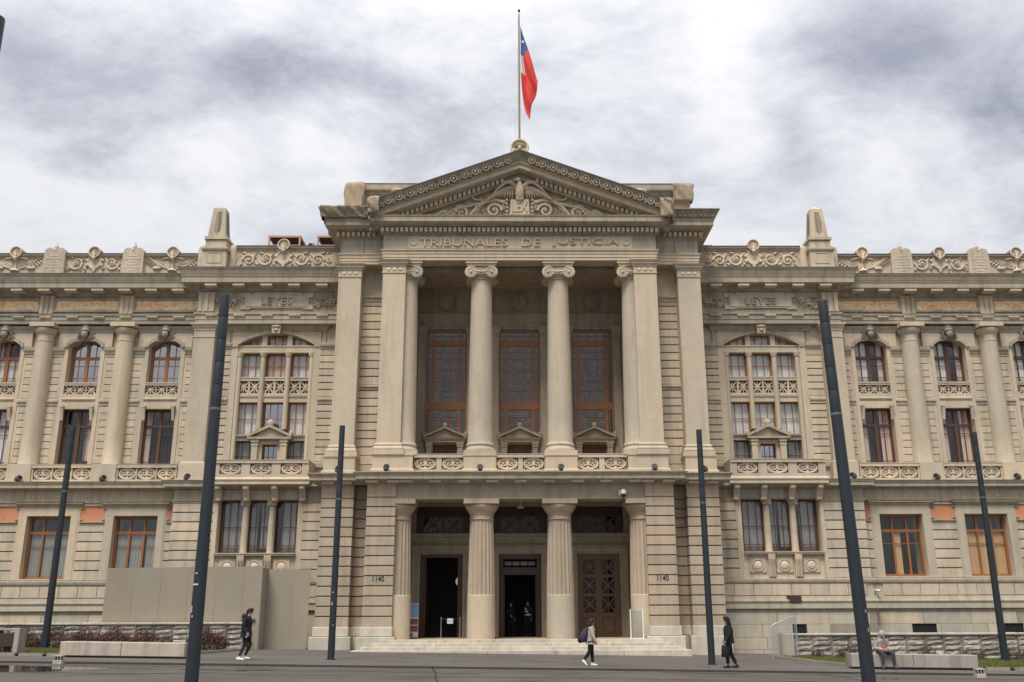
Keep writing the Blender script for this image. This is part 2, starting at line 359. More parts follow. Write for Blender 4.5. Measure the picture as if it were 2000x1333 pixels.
def textmesh(body, x0, x1, z0, z1, yf, depth, mat, name, parent, rot=False):
    cu = bpy.data.curves.new(name, 'FONT'); cu.body = body; cu.size = 1; cu.extrude = 0.5; cu.resolution_u = 3
    tmp = bpy.data.objects.new('tmp', cu); COL.objects.link(tmp)
    me = bpy.data.meshes.new_from_object(tmp); COL.objects.unlink(tmp); bpy.data.objects.remove(tmp); bpy.data.curves.remove(cu)
    xs = [v.co.x for v in me.vertices]; ys = [v.co.y for v in me.vertices]
    ax, bx, ay, by = min(xs), max(xs), min(ys), max(ys)
    for v in me.vertices:
        x, y, z = v.co
        v.co = (x0 + (x - ax) / (bx - ax) * (x1 - x0), yf - (z + 0.5) * depth, z0 + (y - ay) / (by - ay) * (z1 - z0))
    me.materials.clear(); me.materials.append(M[mat]); me.name = name
    o = bpy.data.objects.new(name, me); return link(o, parent)
def gz(x): return -0.0165 * x
# ================================================================== ground
def strip_mesh(pts_xy, dz, th=0.0):
    mb = MB(); n = len(pts_xy)
    mb.add([(x, y, gz(x) + dz) for x, y in pts_xy], [tuple(range(n))])
    if th:
        mb.add([(x, y, gz(x) + dz) for x, y in pts_xy] + [(x, y, gz(x) + dz - th) for x, y in pts_xy],
               [(i, (i + 1) % n, (i + 1) % n + n, i + n) for i in range(n)])
    return mb
def paving(name, base, dark, wet):
    m, nt, b = newmat(name); p = posn(nt); px = posn(nt, (0.25, 1.0, 1.0))
    a = noise(nt, p, 0.35, 6, 0.62, 0.4); st = noise(nt, px, 0.9, 6, 0.65, 0.6); f = noise(nt, p, 45, 3, 0.7)
    v = mathn(nt, 'ADD', mathn(nt, 'MULTIPLY', a, 0.5), mathn(nt, 'MULTIPLY', st, 0.5))
    c = mixc(nt, ramp(nt, v, [(0.36, 0.0), (0.62, 1.0)]), dark, base)
    c2 = mixc(nt, mathn(nt, 'MULTIPLY', f, 0.55), c, tuple(x * 0.55 for x in base)); nt.links.new(c2, b.inputs['Base Color'])
    nt.links.new(ramp(nt, v, [(0.40, wet), (0.56, 0.85)]), b.inputs['Roughness']); b.inputs['Specular IOR Level'].default_value = 0.4
    bump(nt, b, f, 0.25, 0.006); return m
M['pavement'] = paving('concrete_pavement', (0.150, 0.134, 0.119), (0.088, 0.078, 0.070), 0.5)
M['asphalt'] = paving('road_asphalt', (0.122, 0.110, 0.100), (0.066, 0.060, 0.055), 0.35)
M['kerbstone'] = stone('kerb_stone', (0.30, 0.28, 0.25), var=0.2, streak=0.2)
M['slot'] = plain('wet_dark_kerb', (0.055, 0.047, 0.042), 0.5)
KY = -12.0
o = struct(P('road', strip_mesh([(-600, -300), (600, -300), (600, 700), (-600, 700)], -0.06), 'asphalt'))
o = struct(P('pavement', strip_mesh([(-70, KY), (70, KY), (70, 60), (-70, 60)], 0.0), 'pavement'))
kb = struct(P('kerb', strip_mesh([(-54, KY - .14), (54, KY - .14), (54, KY - .01), (-54, KY - .01)], -.03), 'slot'))
for i in range(-36, 36):
    x0 = i * 1.5; mb = MB()
    q = [(x0 + 0.01, KY - 0.16 + random.uniform(-.006, .006)), (x0 + 1.49, KY - 0.16 + random.uniform(-.006, .006)), (x0 + 1.49, KY - 0.002), (x0 + 0.01, KY - 0.002)]
    zt = 0.002 + random.uniform(-.004, .004)
    mb.add([(x, y, gz(x) - 0.2) for x, y in q] + [(x, y, gz(x) + zt) for x, y in q], [(3, 2, 1, 0), (4, 5, 6, 7), (0, 1, 5, 4), (1, 2, 6, 5), (2, 3, 7, 6), (3, 0, 4, 7)])
    P('kerb_stone', mb, 'slot', kb)

# ================================================================== the courthouse
B = thing('courthouse', 'grey-beige stone neoclassical courthouse with pedimented portico filling the picture', 'building')
UNIT = {}
def unit(mat):
    if mat not in UNIT: UNIT[mat] = mesh_of(MB().box(-.5, .5, -.006, .006, -.5, .5), 'pane', mat)
    return UNIT[mat]
def pleats(x0, x1, z0, z1, y, amp=0.035, pitch=0.16, taper=0.0):
    mb = MB(); n = max(6, int((x1 - x0) / pitch * 4)); vs = []
    for i in range(n + 1):
        t = i / n; yy = y + amp * math.sin(i * math.pi / 2 + 0.4) * (1 + 0.4 * math.sin(i * 1.7))
        vs += [(x0 + t * (x1 - x0 - taper), yy, z0), (x0 + t * (x1 - x0), yy, z1)]
    return mb.add(vs, [(2 * i, 2 * i + 2, 2 * i + 3, 2 * i + 1) for i in range(n)])
def window(x0, x1, z0, z1, yg, xb, zb, mat='wood', fw=0.09, glass='glass', curtain=None, name='window', pane='pane', parent=None, glass_fn=None):
    """xb, zb: interior bars (position, width). One frame mesh; each pane its own object."""
    if x0 > x1: x0, x1 = x1, x0
    if curtain and glass == 'glass': glass = 'glass_clear'
    mb = MB(); xb = sorted(xb); zb = sorted(zb)
    mb.box(x0, x0 + fw, yg - .07, yg + .05, z0, z1).box(x1 - fw, x1, yg - .07, yg + .05, z0, z1)
    mb.box(x0 + fw, x1 - fw, yg - .068, yg + .05, z0, z0 + fw).box(x0 + fw, x1 - fw, yg - .068, yg + .05, z1 - fw, z1)
    for x, w in xb: mb.box(x - w / 2, x + w / 2, yg - (.055 if w > .06 else .03), yg + .03, z0 + fw, z1 - fw)
    for z, w in zb: mb.box(x0 + fw, x1 - fw, yg - (.06 if w > .06 else .028), yg + .028, z - w / 2, z + w / 2)
    wo = P(name, mb, mat, parent or B)
    ex = [x0 + fw] + sum([[x - w / 2, x + w / 2] for x, w in xb], []) + [x1 - fw]
    ez = [z0 + fw] + sum([[z - w / 2, z + w / 2] for z, w in zb], []) + [z1 - fw]
    for i in range(0, len(ex), 2):
        for j in range(0, len(ez), 2):
            g = glass if not glass_fn else glass_fn((ex[i] + ex[i + 1]) / 2, (ez[j] + ez[j + 1]) / 2)
            inst(pane, unit(g), wo, ((ex[i] + ex[i + 1]) / 2, yg + 0.005, (ez[j] + ez[j + 1]) / 2), (ex[i + 1] - ex[i], 1, ez[j + 1] - ez[j]))
    for cdef in (curtain or []):
        a, b_, c_, d_, mt = cdef[:5]; tp = cdef[5] if len(cdef) > 5 else 0
        if mt == 'plywood':
            xa_, xb_ = x0 + (x1 - x0) * a, x0 + (x1 - x0) * b_; nb = max(1, round((xb_ - xa_) / .22))
            for q_ in range(nb): P('board', MB().bev(xa_ + (xb_ - xa_) * q_ / nb + .004, xa_ + (xb_ - xa_) * (q_ + 1) / nb - .004, yg + .07, yg + .09, z0 + (z1 - z0) * c_, z0 + (z1 - z0) * d_, .004), 'plywood', wo)
            continue
        P('curtain', pleats(x0 + (x1 - x0) * a, x0 + (x1 - x0) * b_, z0 + (z1 - z0) * c_, z0 + (z1 - z0) * d_, yg + .085, amp=.022, taper=tp), mt, wo)
    return wo
def moulding(z0, z1, steps):   # helper: profile from list of (out, z) plus back edge
    return [(-0.25, z0)] + steps + [(-0.25, z1)]

# ------------------------------------------------ podium and steps
st = P('staircase', MB().box(-5.9, 5.9, -0.06, 4.6, -0.6, 0.575), 'stone_low', B)
for i in range(4):
    hw = 7.45 - 0.36 * i; yf = -1.38 + 0.31 * i; zt = 0.145 * (i + 1)
    for k in range(5):
        a = -hw + 2 * hw * k / 5; b_ = -hw + 2 * hw * (k + 1) / 5
        o = P('step', MB().bev(a + .004, b_ - .004, yf + random.uniform(-.006, .006), -0.03, -0.5 if i == 0 else zt - .16, zt, .012), 'plinth', st)
# ------------------------------------------------ lower storey of the portico
LOWJ = [1.14 + 0.447 * k for k in range(14)]
for s in (1, -1):
    # plinths
    for (a, b_, yf, yb) in ((5.80, 7.26, -0.14, 2.2), (7.86, 9.50, 0.42, 3.6), (7.2, 7.9, 0.95, 2.6)):
        pl = P('plinth', MB().box(a + .1, b_ - .1, yf + .2, yb - .03, -.5, 1.12), 'plinth', B, s)
        e = 0.13 if yf < .9 else 0.0
        for (zz0, zz1, o_) in ((-.45, .70, e), (.705, 1.135, 0)):
            P('plinth_block', MB().bev(a - o_, b_ + o_, yf - o_, yb, zz0, zz1, .03), 'plinth', pl, s)
    pier = P('pier', MB().box(5.92, 7.14, .08, 2.0, 1.1, 7.6), 'stone_low', B, s)
    courses(pier, 5.85, 7.2, 0.0, 1.14, LOWJ[13], 13, 'stone_low', s, 0.9, name='pier_block')
    block('pier_block', pier, 5.85, 7.2, 0.0, LOWJ[13] + .02, 7.62, 0.9, 'stone_low', s)
    pier = P('pier', MB().box(7.97, 9.36, .58, 3.4, 1.1, 7.6), 'stone_low', B, s)
    courses(pier, 7.9, 9.44, 0.5, 1.14, LOWJ[13], 13, 'stone_low', s, 1.2, name='pier_block')
    block('pier_block', pier, 7.9, 9.44, 0.5, LOWJ[13] + .02, 7.62, 1.2, 'stone_low', s)
    rec = P('recess_wall', MB().box(7.1, 8.0, 1.28, 3.0, 1.1, 7.6), 'stone_low', B, s)
    courses(rec, 7.2, 7.9, 1.2, 1.14, LOWJ[13], 13, 'stone_low', s, 0.1)
    block('stone_course', rec, 7.2, 7.9, 1.2, LOWJ[13] + .02, 7.62, .1, 'stone_low', s)
    P('porch_side_wall', MB().box(5.45, 5.9, 1.2, 4.2, .57, 8.0), 'stone_low', B, s)
# Doric columns
def fluted(cx, cy, z0, z1, r0, r1, nf=20):
    mb = MB(); nz = 5; n = nf * 4; vs = []
    for j in range(nz + 1):
        t = j / nz; r = r0 + (r1 - r0) * (t ** 1.3); z = z0 + (z1 - z0) * t
        for k in range(n):
            a = 2 * math.pi * k / n; q = (k % 4); rr = r * (1.0 if q == 0 else (0.935 if q != 2 else 0.905))
            vs.append((cx + rr * math.cos(a), cy + rr * math.sin(a), z))
    fs = [(j * n + k, j * n + (k + 1) % n, (j + 1) * n + (k + 1) % n, (j + 1) * n + k) for j in range(nz) for k in range(n)]
    return mb.add(vs, fs)
for cx in (-5.72, -1.84, 1.84, 5.72):
    cy = 0.80; k = 1.0 if abs(cx) < 3 else 0.96
    c = P('column', MB().lathe([(.655 * k, .575), (.655 * k, .70), (.64 * k, 2.50), (.60 * k, 2.53)], cx, cy, 40), 'stone_clean', B, smooth=40)
    P('fluted_shaft', fluted(cx, cy, 2.51, 5.92, .635 * k, .545 * k), 'stone_low', c)
    P('necking', MB().lathe([(.545 * k, 5.92), (.575 * k, 5.95), (.575 * k, 6.0), (.55 * k, 6.02), (.55 * k, 6.16), (.585 * k, 6.18), (.585 * k, 6.22)], cx, cy, 40), 'stone_low', c, smooth=40)
    P('echinus', MB().lathe([(.57 * k, 6.22), (.66 * k, 6.34), (.76 * k, 6.48), (.80 * k, 6.58), (.79 * k, 6.635), (.6, 6.64)], cx, cy, 40), 'stone_low', c, smooth=40)
    xa, xb_ = max(cx - .83 * k, -5.86), min(cx + .83 * k, 5.86); P('abacus', MB().bev(xa, xb_, cy - .83, cy + .83, 6.645, 6.865, .012), 'stone_low', c)
P('architrave', MB().box(-5.9, 5.9, 0.10, 1.45, 6.87, 7.63), 'stone_low', B)
# belt cornice of the portico
BELT = [(-.4, 7.60), (.10, 7.60), (.10, 7.68), (.42, 7.73), (.42, 7.745), (.50, 7.75), (.50, 7.91), (.53, 7.925), (.53, 7.95), (.57, 7.99), (.62, 8.045), (.62, 8.075), (-.4, 8.10)]
P('belt_cornice', MB().sweep([(-9.44, 4.0), (-9.44, .5), (-7.2, .5), (-7.2, 0), (7.2, 0), (7.2, .5), (9.44, .5), (9.44, 4.0)], BELT), 'trim', B)
mut = mesh_of(MB().bev(-.29, .29, 0, .36, -.04, .045, .01).box(-.27, .27, .03, .33, -.065, -.04), 'mutule', 'stone_clean')
for k in range(-4, 5):
    inst('mutule', mut, B, (k * 1.337, -.385, 7.665))
for x in (-6.95, -5.95, 5.95, 6.95): inst('mutule', mut, B, (x, -.392, 7.655))
for x in (-9.1, -8.25, 8.25, 9.1): inst('mutule', mut, B, (x, .125, 7.66))
# porch: back wall with three doorways, lintel mouldings, transom lattice
DOORS = [(-5.0, -2.86), (-1.06, 1.06), (2.86, 5.0)]
mb = MB(); xs = [-5.45] + [x for d in DOORS for x in d] + [5.45]
for i in range(0, len(xs), 2): mb.box(xs[i], xs[i + 1], 4.0, 4.6, .57, 4.55)
mb.box(-5.45, 5.45, 4.0, 4.6, 4.55, 5.6); mb.box(-5.45, 5.45, 4.0, 4.6, 6.95, 8.0)
for (a, b_) in ((-5.45, -5.25), (-2.55, -1.45), (1.45, 2.55), (5.25, 5.45)): mb.box(a, b_, 4.0, 4.6, 5.6, 6.95)
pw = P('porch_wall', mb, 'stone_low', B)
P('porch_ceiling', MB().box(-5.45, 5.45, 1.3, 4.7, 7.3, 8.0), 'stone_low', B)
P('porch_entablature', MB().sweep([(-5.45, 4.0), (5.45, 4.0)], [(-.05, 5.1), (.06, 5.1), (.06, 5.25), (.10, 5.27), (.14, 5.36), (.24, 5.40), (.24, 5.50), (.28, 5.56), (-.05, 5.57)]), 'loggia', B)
for (a, b_) in DOORS:
    d = P('door_surround', MB().box(a - .36, a - .002, 3.90, 4.02, .58, 4.6).box(b_ + .002, b_ + .36, 3.90, 4.02, .58, 4.6).box(a - .36, b_ + .36, 3.90, 4.02, 4.602, 4.93), 'loggia', B)
    P('surround_fillet', MB().box(a - .40, a - .30, 3.84, 3.899, .58, 4.97).box(b_ + .30, b_ + .40, 3.84, 3.899, .58, 4.97).box(a - .297, b_ + .297, 3.84, 3.899, 4.87, 4.97).box(a - .1, a - .004, 3.86, 3.899, .58, 4.6).box(b_ + .004, b_ + .1, 3.86, 3.899, .58, 4.6), 'loggia', d)
for cx in (-3.90, 0, 3.90):
    tf = P('transom_frame', MB().box(cx - 1.4, cx + 1.4, 4.12, 4.24, 5.6, 5.68).box(cx - 1.4, cx + 1.4, 4.12, 4.24, 6.42, 6.52).box(cx - .06, cx + .06, 4.12, 4.24, 5.68, 6.42).box(cx - 1.4, cx - .96, 4.13, 4.23, 5.68, 6.42).box(cx + .96, cx + 1.4, 4.13, 4.23, 5.68, 6.42).box(cx - 1.4, cx + 1.4, 4.3, 4.34, 6.52, 6.95), 'wood_brown', B)
    for q in (-.51, .51):
        lt = MB(); x = cx + q
        for a in range(4): t = a * math.pi / 4; l = .40 if a % 2 == 0 else .54; lt.bar((x - l * math.cos(t), 6.05 - l * .9 * math.sin(t)), (x + l * math.cos(t), 6.05 + l * .9 * math.sin(t)), .075 if a % 2 else .035, (4.14, 4.18 + .003 * a))
        P('transom_lattice', lt.disc(x, 6.05, .10, 4.12, 4.17, 12), 'wood_brown', tf)
        inst('transom_pane', unit('glass_dull'), tf, (x, 4.20, 6.05), (.9, 1, .74))
# hall seen through the open doors
P('hall', MB().box(-5.6, 5.6, 9.0, 9.2, .3, 8).box(-5.8, -5.6, 4.6, 9.2, .3, 8).box(5.6, 5.8, 4.6, 9.2, .3, 8).box(-5.8, 5.8, 4.6, 9.2, 7.3, 7.5).box(-5.8, 5.8, 4.4, 9.2, .40, .575), 'dim', B)
for i in range(5): P('hall_step', MB().box(-5, 5, 7.0 + i * .35, 9.0, .576, .72 + i * .16), 'dim', B)
# left doorway: open leaf edges; middle: inner frame with transom lights; right: closed double door
fr = P('door_frame', MB().box(-4.99, -4.80, 4.1, 4.3, .58, 4.54).box(-3.06, -2.87, 4.1, 4.3, .58, 4.54).box(-4.80, -3.06, 4.1, 4.3, 4.40, 4.54), 'wood_brown', B)
P('door_leaf', MB().bev(-4.80, -4.72, 4.3, 5.3, .6, 4.4, .01), 'wood_dark', fr); P('door_leaf', MB().bev(-3.14, -3.06, 4.3, 5.3, .6, 4.4, .01), 'wood_brown', fr)
fr = P('door_frame', MB().box(-1.05, -.84, 4.1, 4.34, .58, 4.54).box(.84, 1.05, 4.1, 4.34, .58, 4.54).box(-.84, .84, 4.1, 4.34, 4.32, 4.54).box(-.84, .84, 4.1, 4.34, 3.55, 3.92), 'wood_brown', B)
for i in range(4): inst('transom_pane', unit('curtain_grey'), fr, (-.60 + .40 * i, 4.42, 4.12), (.34, 1, .2))
P('door_leaf', MB().bev(-.84, -.77, 4.34, 5.1, .6, 3.55, .01), 'wood_dark', fr); P('door_leaf', MB().bev(.77, .84, 4.34, 5.1, .6, 3.55, .01), 'wood_dark', fr)
fr = P('door_frame', MB().box(2.87, 3.0, 4.1, 4.3, .58, 4.54).box(4.86, 4.99, 4.1, 4.3, .58, 4.54).box(3.0, 4.86, 4.1, 4.3, 4.42, 4.54), 'wood_door', B)
for (a, b_) in ((3.0, 3.925), (3.935, 4.86)):
    lf = MB(); m_ = (a + b_) / 2
    lf.box(a, a + .14, 4.15, 4.25, .6, 4.42).box(b_ - .14, b_, 4.15, 4.25, .6, 4.42)
    zs = [.6, .72, 1.52, 1.72, 2.50, 2.64, 3.42, 3.56, 4.30, 4.42]
    for i in range(0, 10, 2): lf.box(a + .14, b_ - .14, 4.152, 4.248, zs[i], zs[i + 1])
    leaf_o = P('door_leaf', lf, 'wood_door', fr)
    P('door_panel', MB().bev(a + .14, b_ - .14, 4.19, 4.23, .72, 1.52, .02).bev(a + .22, b_ - .22, 4.165, 4.2, .80, 1.44, .02), 'wood_door', leaf_o)
    for i in (3, 5, 7):
        z0, z1 = zs[i], zs[i + 1]; zc = (z0 + z1) / 2; g = MB(); hw = (b_ - a) / 2 - .14
        for t in range(4):
            an = t * math.pi / 4; l = min(hw / max(abs(math.cos(an)), .01), (z1 - z0) / 2 / max(abs(math.sin(an)), .01))
            g.bar((m_ - l * math.cos(an), zc - l * math.sin(an)), (m_ + l * math.cos(an), zc + l * math.sin(an)), .07 if t % 2 else .035, (4.17, 4.21 + .004 * t))
        g.disc(m_, zc, .09, 4.15, 4.2, 10)
        P('door_grille', g, 'wood_door', leaf_o)
        inst('pane', unit('glass_dull'), leaf_o, (m_, 4.225, zc), (hw * 2, 1, z1 - z0))
# house numbers
for x in (-6.52, 6.52): textmesh("1140", x - .26, x + .26, 3.12, 3.36, -.003, .02, 'black', 'house_number', B)

# ------------------------------------------------ loggia storey
P('loggia_floor', MB().box(-9.3, 9.3, .2, 4.6, 7.95, 8.105), 'stone', B)
ros = MB()     # pierced heart-shaped rosette, 1.0 x 0.6
ros.ring(0, 0, .46, .27, .055, 0, .06, 22)
for q in (-1, 1):
    ros.ring(q * .21, .04, .155, .155, .028, .01, .045, 14)
    for k in range(5): a = k * 1.2566 + .3; ros.bar((q * .21, .04), (q * .21 + .16 * math.cos(a), .04 + .16 * math.sin(a)), .045, (-.01, .05))
    ros.ell((q * .21, 0, .04), (.05, .04, .05), 8, 5)
    ros.leaf(q * .50, -.27, q * .34, -.17, .04, .02, .03).leaf(q * .50, .27, q * .34, .17, .04, .02, .03)
ros.prism([(-.06, -.05), (.06, -.05), (.095, .22), (-.095, .22)], -.04, .05).ell((0, -.01, .27), (.13, .05, .05), 8, 5)
ros.prism([(-.11, -.09), (.11, -.09), (.07, -.05), (-.07, -.05)], -.03, .05).ell((0, -.01, -.2), (.085, .045, .06), 8, 5)
ROS = mesh_of(ros, 'pierced_rosette', 'cream', smooth=35)
def balustrade(x0, x1, y, z0, z1, centers, rw, rh, s=1, parent=None, rail=True):
    """panelled parapet with a pierced rosette in each opening; x in +X coordinates, mirrored by s"""
    mb = MB(); zb, zt = z0 + (z1 - z0) * .17, z1 - (z1 - z0) * .20
    mb.box(x0, x1, y, y + .3, z0, zb)
    if rail: mb.box(x0, x1, y - .05, y + .34, zt, z1 - .025).box(x0, x1, y - .07, y + .36, z1 - .024, z1)
    ed = x0
    for c_ in centers: mb.box(ed, c_ - rw / 2, y, y + .3, zb, zt); ed = c_ + rw / 2
    mb.box(ed, x1, y, y + .3, zb, zt)
    o = P('balustrade', mb, 'stone_clean', parent or B, s)
    for c_ in centers:
        f_ = MB(); h = (zt - zb)
        f_.box(c_ - rw / 2, c_ + rw / 2, y + .22, y + .29, zb, zt)
        P('panel_back', f_, 'stone_low', o, s)
        inst('pierced_rosette', ROS, o, (s * c_, y + .10, (zb + zt) / 2), (rw * .97, 1, h / .62))
    return o
for s in (1, -1):
    balustrade(2.70, 5.06, .1, 8.105, 9.0, [3.22, 4.52], 1.05, .6, s)
balustrade(-1.16, 1.16, .1, 8.105, 9.0, [-.62, .62], 1.02, .6)
ped = [(0, 8.10), (.10, 8.10), (.10, 8.24), (.06, 8.28), (.0, 8.30), (.0, 8.88), (.05, 8.90), (.05, 8.96), (0, 8.965)]
def pedestal(x0, x1, yf, yb, s=1):
    mb = MB().box(x0 + .01, x1 - .01, yf + .01, yb, 8.1, 8.95)
    mb.sweep([(x0, yb), (x0, yf), (x1, yf), (x1, yb)], [(-.2, 8.10), (.08, 8.10), (.08, 8.22), (.03, 8.27), (.0, 8.28), (.0, 8.88), (.04, 8.90), (.04, 8.955), (-.2, 8.96)])
    return P('pedestal', mb, 'stone_clean', B, s)
BASE = [(-.3, 0), (.20, 0), (.20, .22), (.15, .23), (.17, .29), (.15, .36), (.08, .40), (.07, .46), (.10, .49), (.08, .54), (.02, .58), (-.3, .58)]
CAPT = [(-.3, 0), (.04, 0), (.04, .05), (.015, .06), (.015, .36), (.05, .37), (.04, .41), (.08, .46), (.13, .50), (.13, .56), (.20, .64), (.22, .68), (-.3, .69)]
disc_m = mesh_of(MB().ell((0, 0, 0), (.10, .05, .10), 10, 6), 'capital_disc', 'cream', smooth=60)
def pilaster(x0, x1, yf, yb, z0, z1, s, parent=None):
    o = P('pilaster', MB().box(x0, x1, yf, yb, z0, z1), 'stone_clean', parent or B, s)
    P('pilaster_base', MB().sweep([(x0, yb), (x0, yf), (x1, yf), (x1, yb)], [(u, z0 - .02 + z) for u, z in BASE]), 'stone_clean', o, s)
    P('pilaster_capital', MB().sweep([(x0, yb), (x0, yf), (x1, yf), (x1, yb)], [(u, z1 + z - .69) for u, z in CAPT]), 'stone_clean', o, s)
    for k in (-1, 0, 1): inst('capital_disc', disc_m, o, (s * ((x0 + x1) / 2 + k * .30), yf - .01, z1 - .49))
    return o
for s in (1, -1):
    pedestal(5.10, 7.0, -.12, 1.6, s); pedestal(7.92, 9.42, .45, 3.0, s)
    pilaster(5.72, 6.86, 0.0, 1.5, 8.955, 18.79, s)
    pilaster(8.03, 9.18, 0.6, 3.2, 8.955, 18.79, s)
    rec = P('recess_wall', MB().box(6.7, 8.1, 1.40, 3.4, 8.1, 18.9), 'stone', B, s)
    block('stone_course', rec, 6.86, 8.03, 1.28, 8.12, 8.66, .12, 'stone', s); block('stone_course', rec, 6.86, 8.03, 1.26, 8.68, 9.1, .14, 'stone', s)
    courses(rec, 6.86, 8.03, 1.30, 9.14, 12.38, 8, 'stone', s, .1)
    P('string_course', MB().sweep([(6.86, 1.3), (8.03, 1.3)], [(-.1, 12.4), (.03, 12.4), (.03, 12.5), (.09, 12.54), (.09, 12.60), (.03, 12.66), (-.1, 12.66)]), 'trim', rec, s)
    courses(rec, 6.86, 8.03, 1.30, 12.68, 16.78, 10, 'stone', s, .1)
    P('string_course', MB().sweep([(6.86, 1.3), (8.03, 1.3)], [(-.1, 16.8), (.02, 16.8), (.02, 17.0), (.06, 17.03), (.06, 17.12), (.14, 17.22), (.14, 17.28), (-.1, 17.30)]), 'trim', rec, s)
    P('loggia_side_wall', MB().box(5.42, 5.95, 1.3, 4.3, 8.1, 18.9), 'loggia', B, s)
# Ionic columns
def ionic(cx, cy, r0, r1, z0, z1, mat='stone_clean'):
    h = z1 - z0; prof = [(r0 * 1.05, z0), (r0 * 1.03, z0 + .06), (r0, z0 + .12)]
    for i in range(1, 9): t = i / 8; prof.append((r0 + (r1 - r0) * (t ** 1.6), z0 + .12 + (h - .12) * t))
    c = P('column', MB().lathe(prof, cx, cy, 40), mat, B, smooth=40)
    P('column_base', MB().box(cx - .78, cx + .78, cy - .78, cy + .78, 8.955, 9.16).lathe([(.74, 9.16), (.755, 9.24), (.72, 9.32), (.66, 9.36), (.65, 9.44), (.69, 9.49), (.67, 9.56), (.62, 9.6)], cx, cy, 40), mat, c, smooth=40)
    mb = MB(); mb.lathe([(r1, z1), (r1 + .05, z1 + .03), (r1 + .05, z1 + .07), (r1 + .02, z1 + .1), (r1 + .14, z1 + .26), (r1 + .12, z1 + .42)], cx, cy, 32)
    mb.box(cx - .66, cx + .66, cy - .62, cy + .62, z1 + .46, z1 + .66)
    mb.box(cx - .74, cx + .74, cy - .70, cy + .70, z1 + .68, z1 + .80).box(cx - .80, cx + .80, cy - .76, cy + .76, z1 + .80, z1 + .93)
    cap = P('capital', mb, mat, c, smooth=40)
    for q in (-1, 1):
        v = MB(); vx, vz = cx + q * .52, z1 + .36
        pr = [(.31, -.70), (.28, -.62), (.2, -.3), (.17, 0), (.2, .3), (.28, .62), (.31, .70)]
        n = 24; vs = []
        for r_, y_ in pr:
            for k in range(n): a = 2 * math.pi * k / n; vs.append((vx + r_ * math.cos(a), cy + y_, vz + r_ * math.sin(a)))
        fs = [(j * n + k, (j + 1) * n + k, (j + 1) * n + (k + 1) % n, j * n + (k + 1) % n) for j in range(6) for k in range(n)]
        fs += [tuple(range(n - 1, -1, -1)), tuple(6 * n + k for k in range(n))]
        v.add(vs, fs); v.scroll(vx, vz, .285, 2.1, math.pi / 2, q, cy - .70, .035, False); v.ell((vx, cy - .72, vz), (.085, .06, .085), 10, 6)
        P('volute', v, mat, cap, smooth=45)
    v = MB().loft([(cx - .5, cy - .68, z1 + .50), (cx - .25, cy - .69, z1 + .40), (cx, cy - .70, z1 + .37), (cx + .25, cy - .69, z1 + .40), (cx + .5, cy - .68, z1 + .50)], [.05] * 5, 6)
    for k in range(-3, 4): v.ell((cx + k * .085, cy - .66, z1 + .27), (.04, .07, .08), 6, 4)
    P('egg_moulding', v, mat, cap, smooth=45)
    return c
for cx in (-5.70, -1.94, 1.94, 5.70):
    ionic(cx, .80, .615, .51, 9.58, 17.86)
for cx in (-1.94, 1.94): pedestal(cx - .77, cx + .77, .02, 1.6)
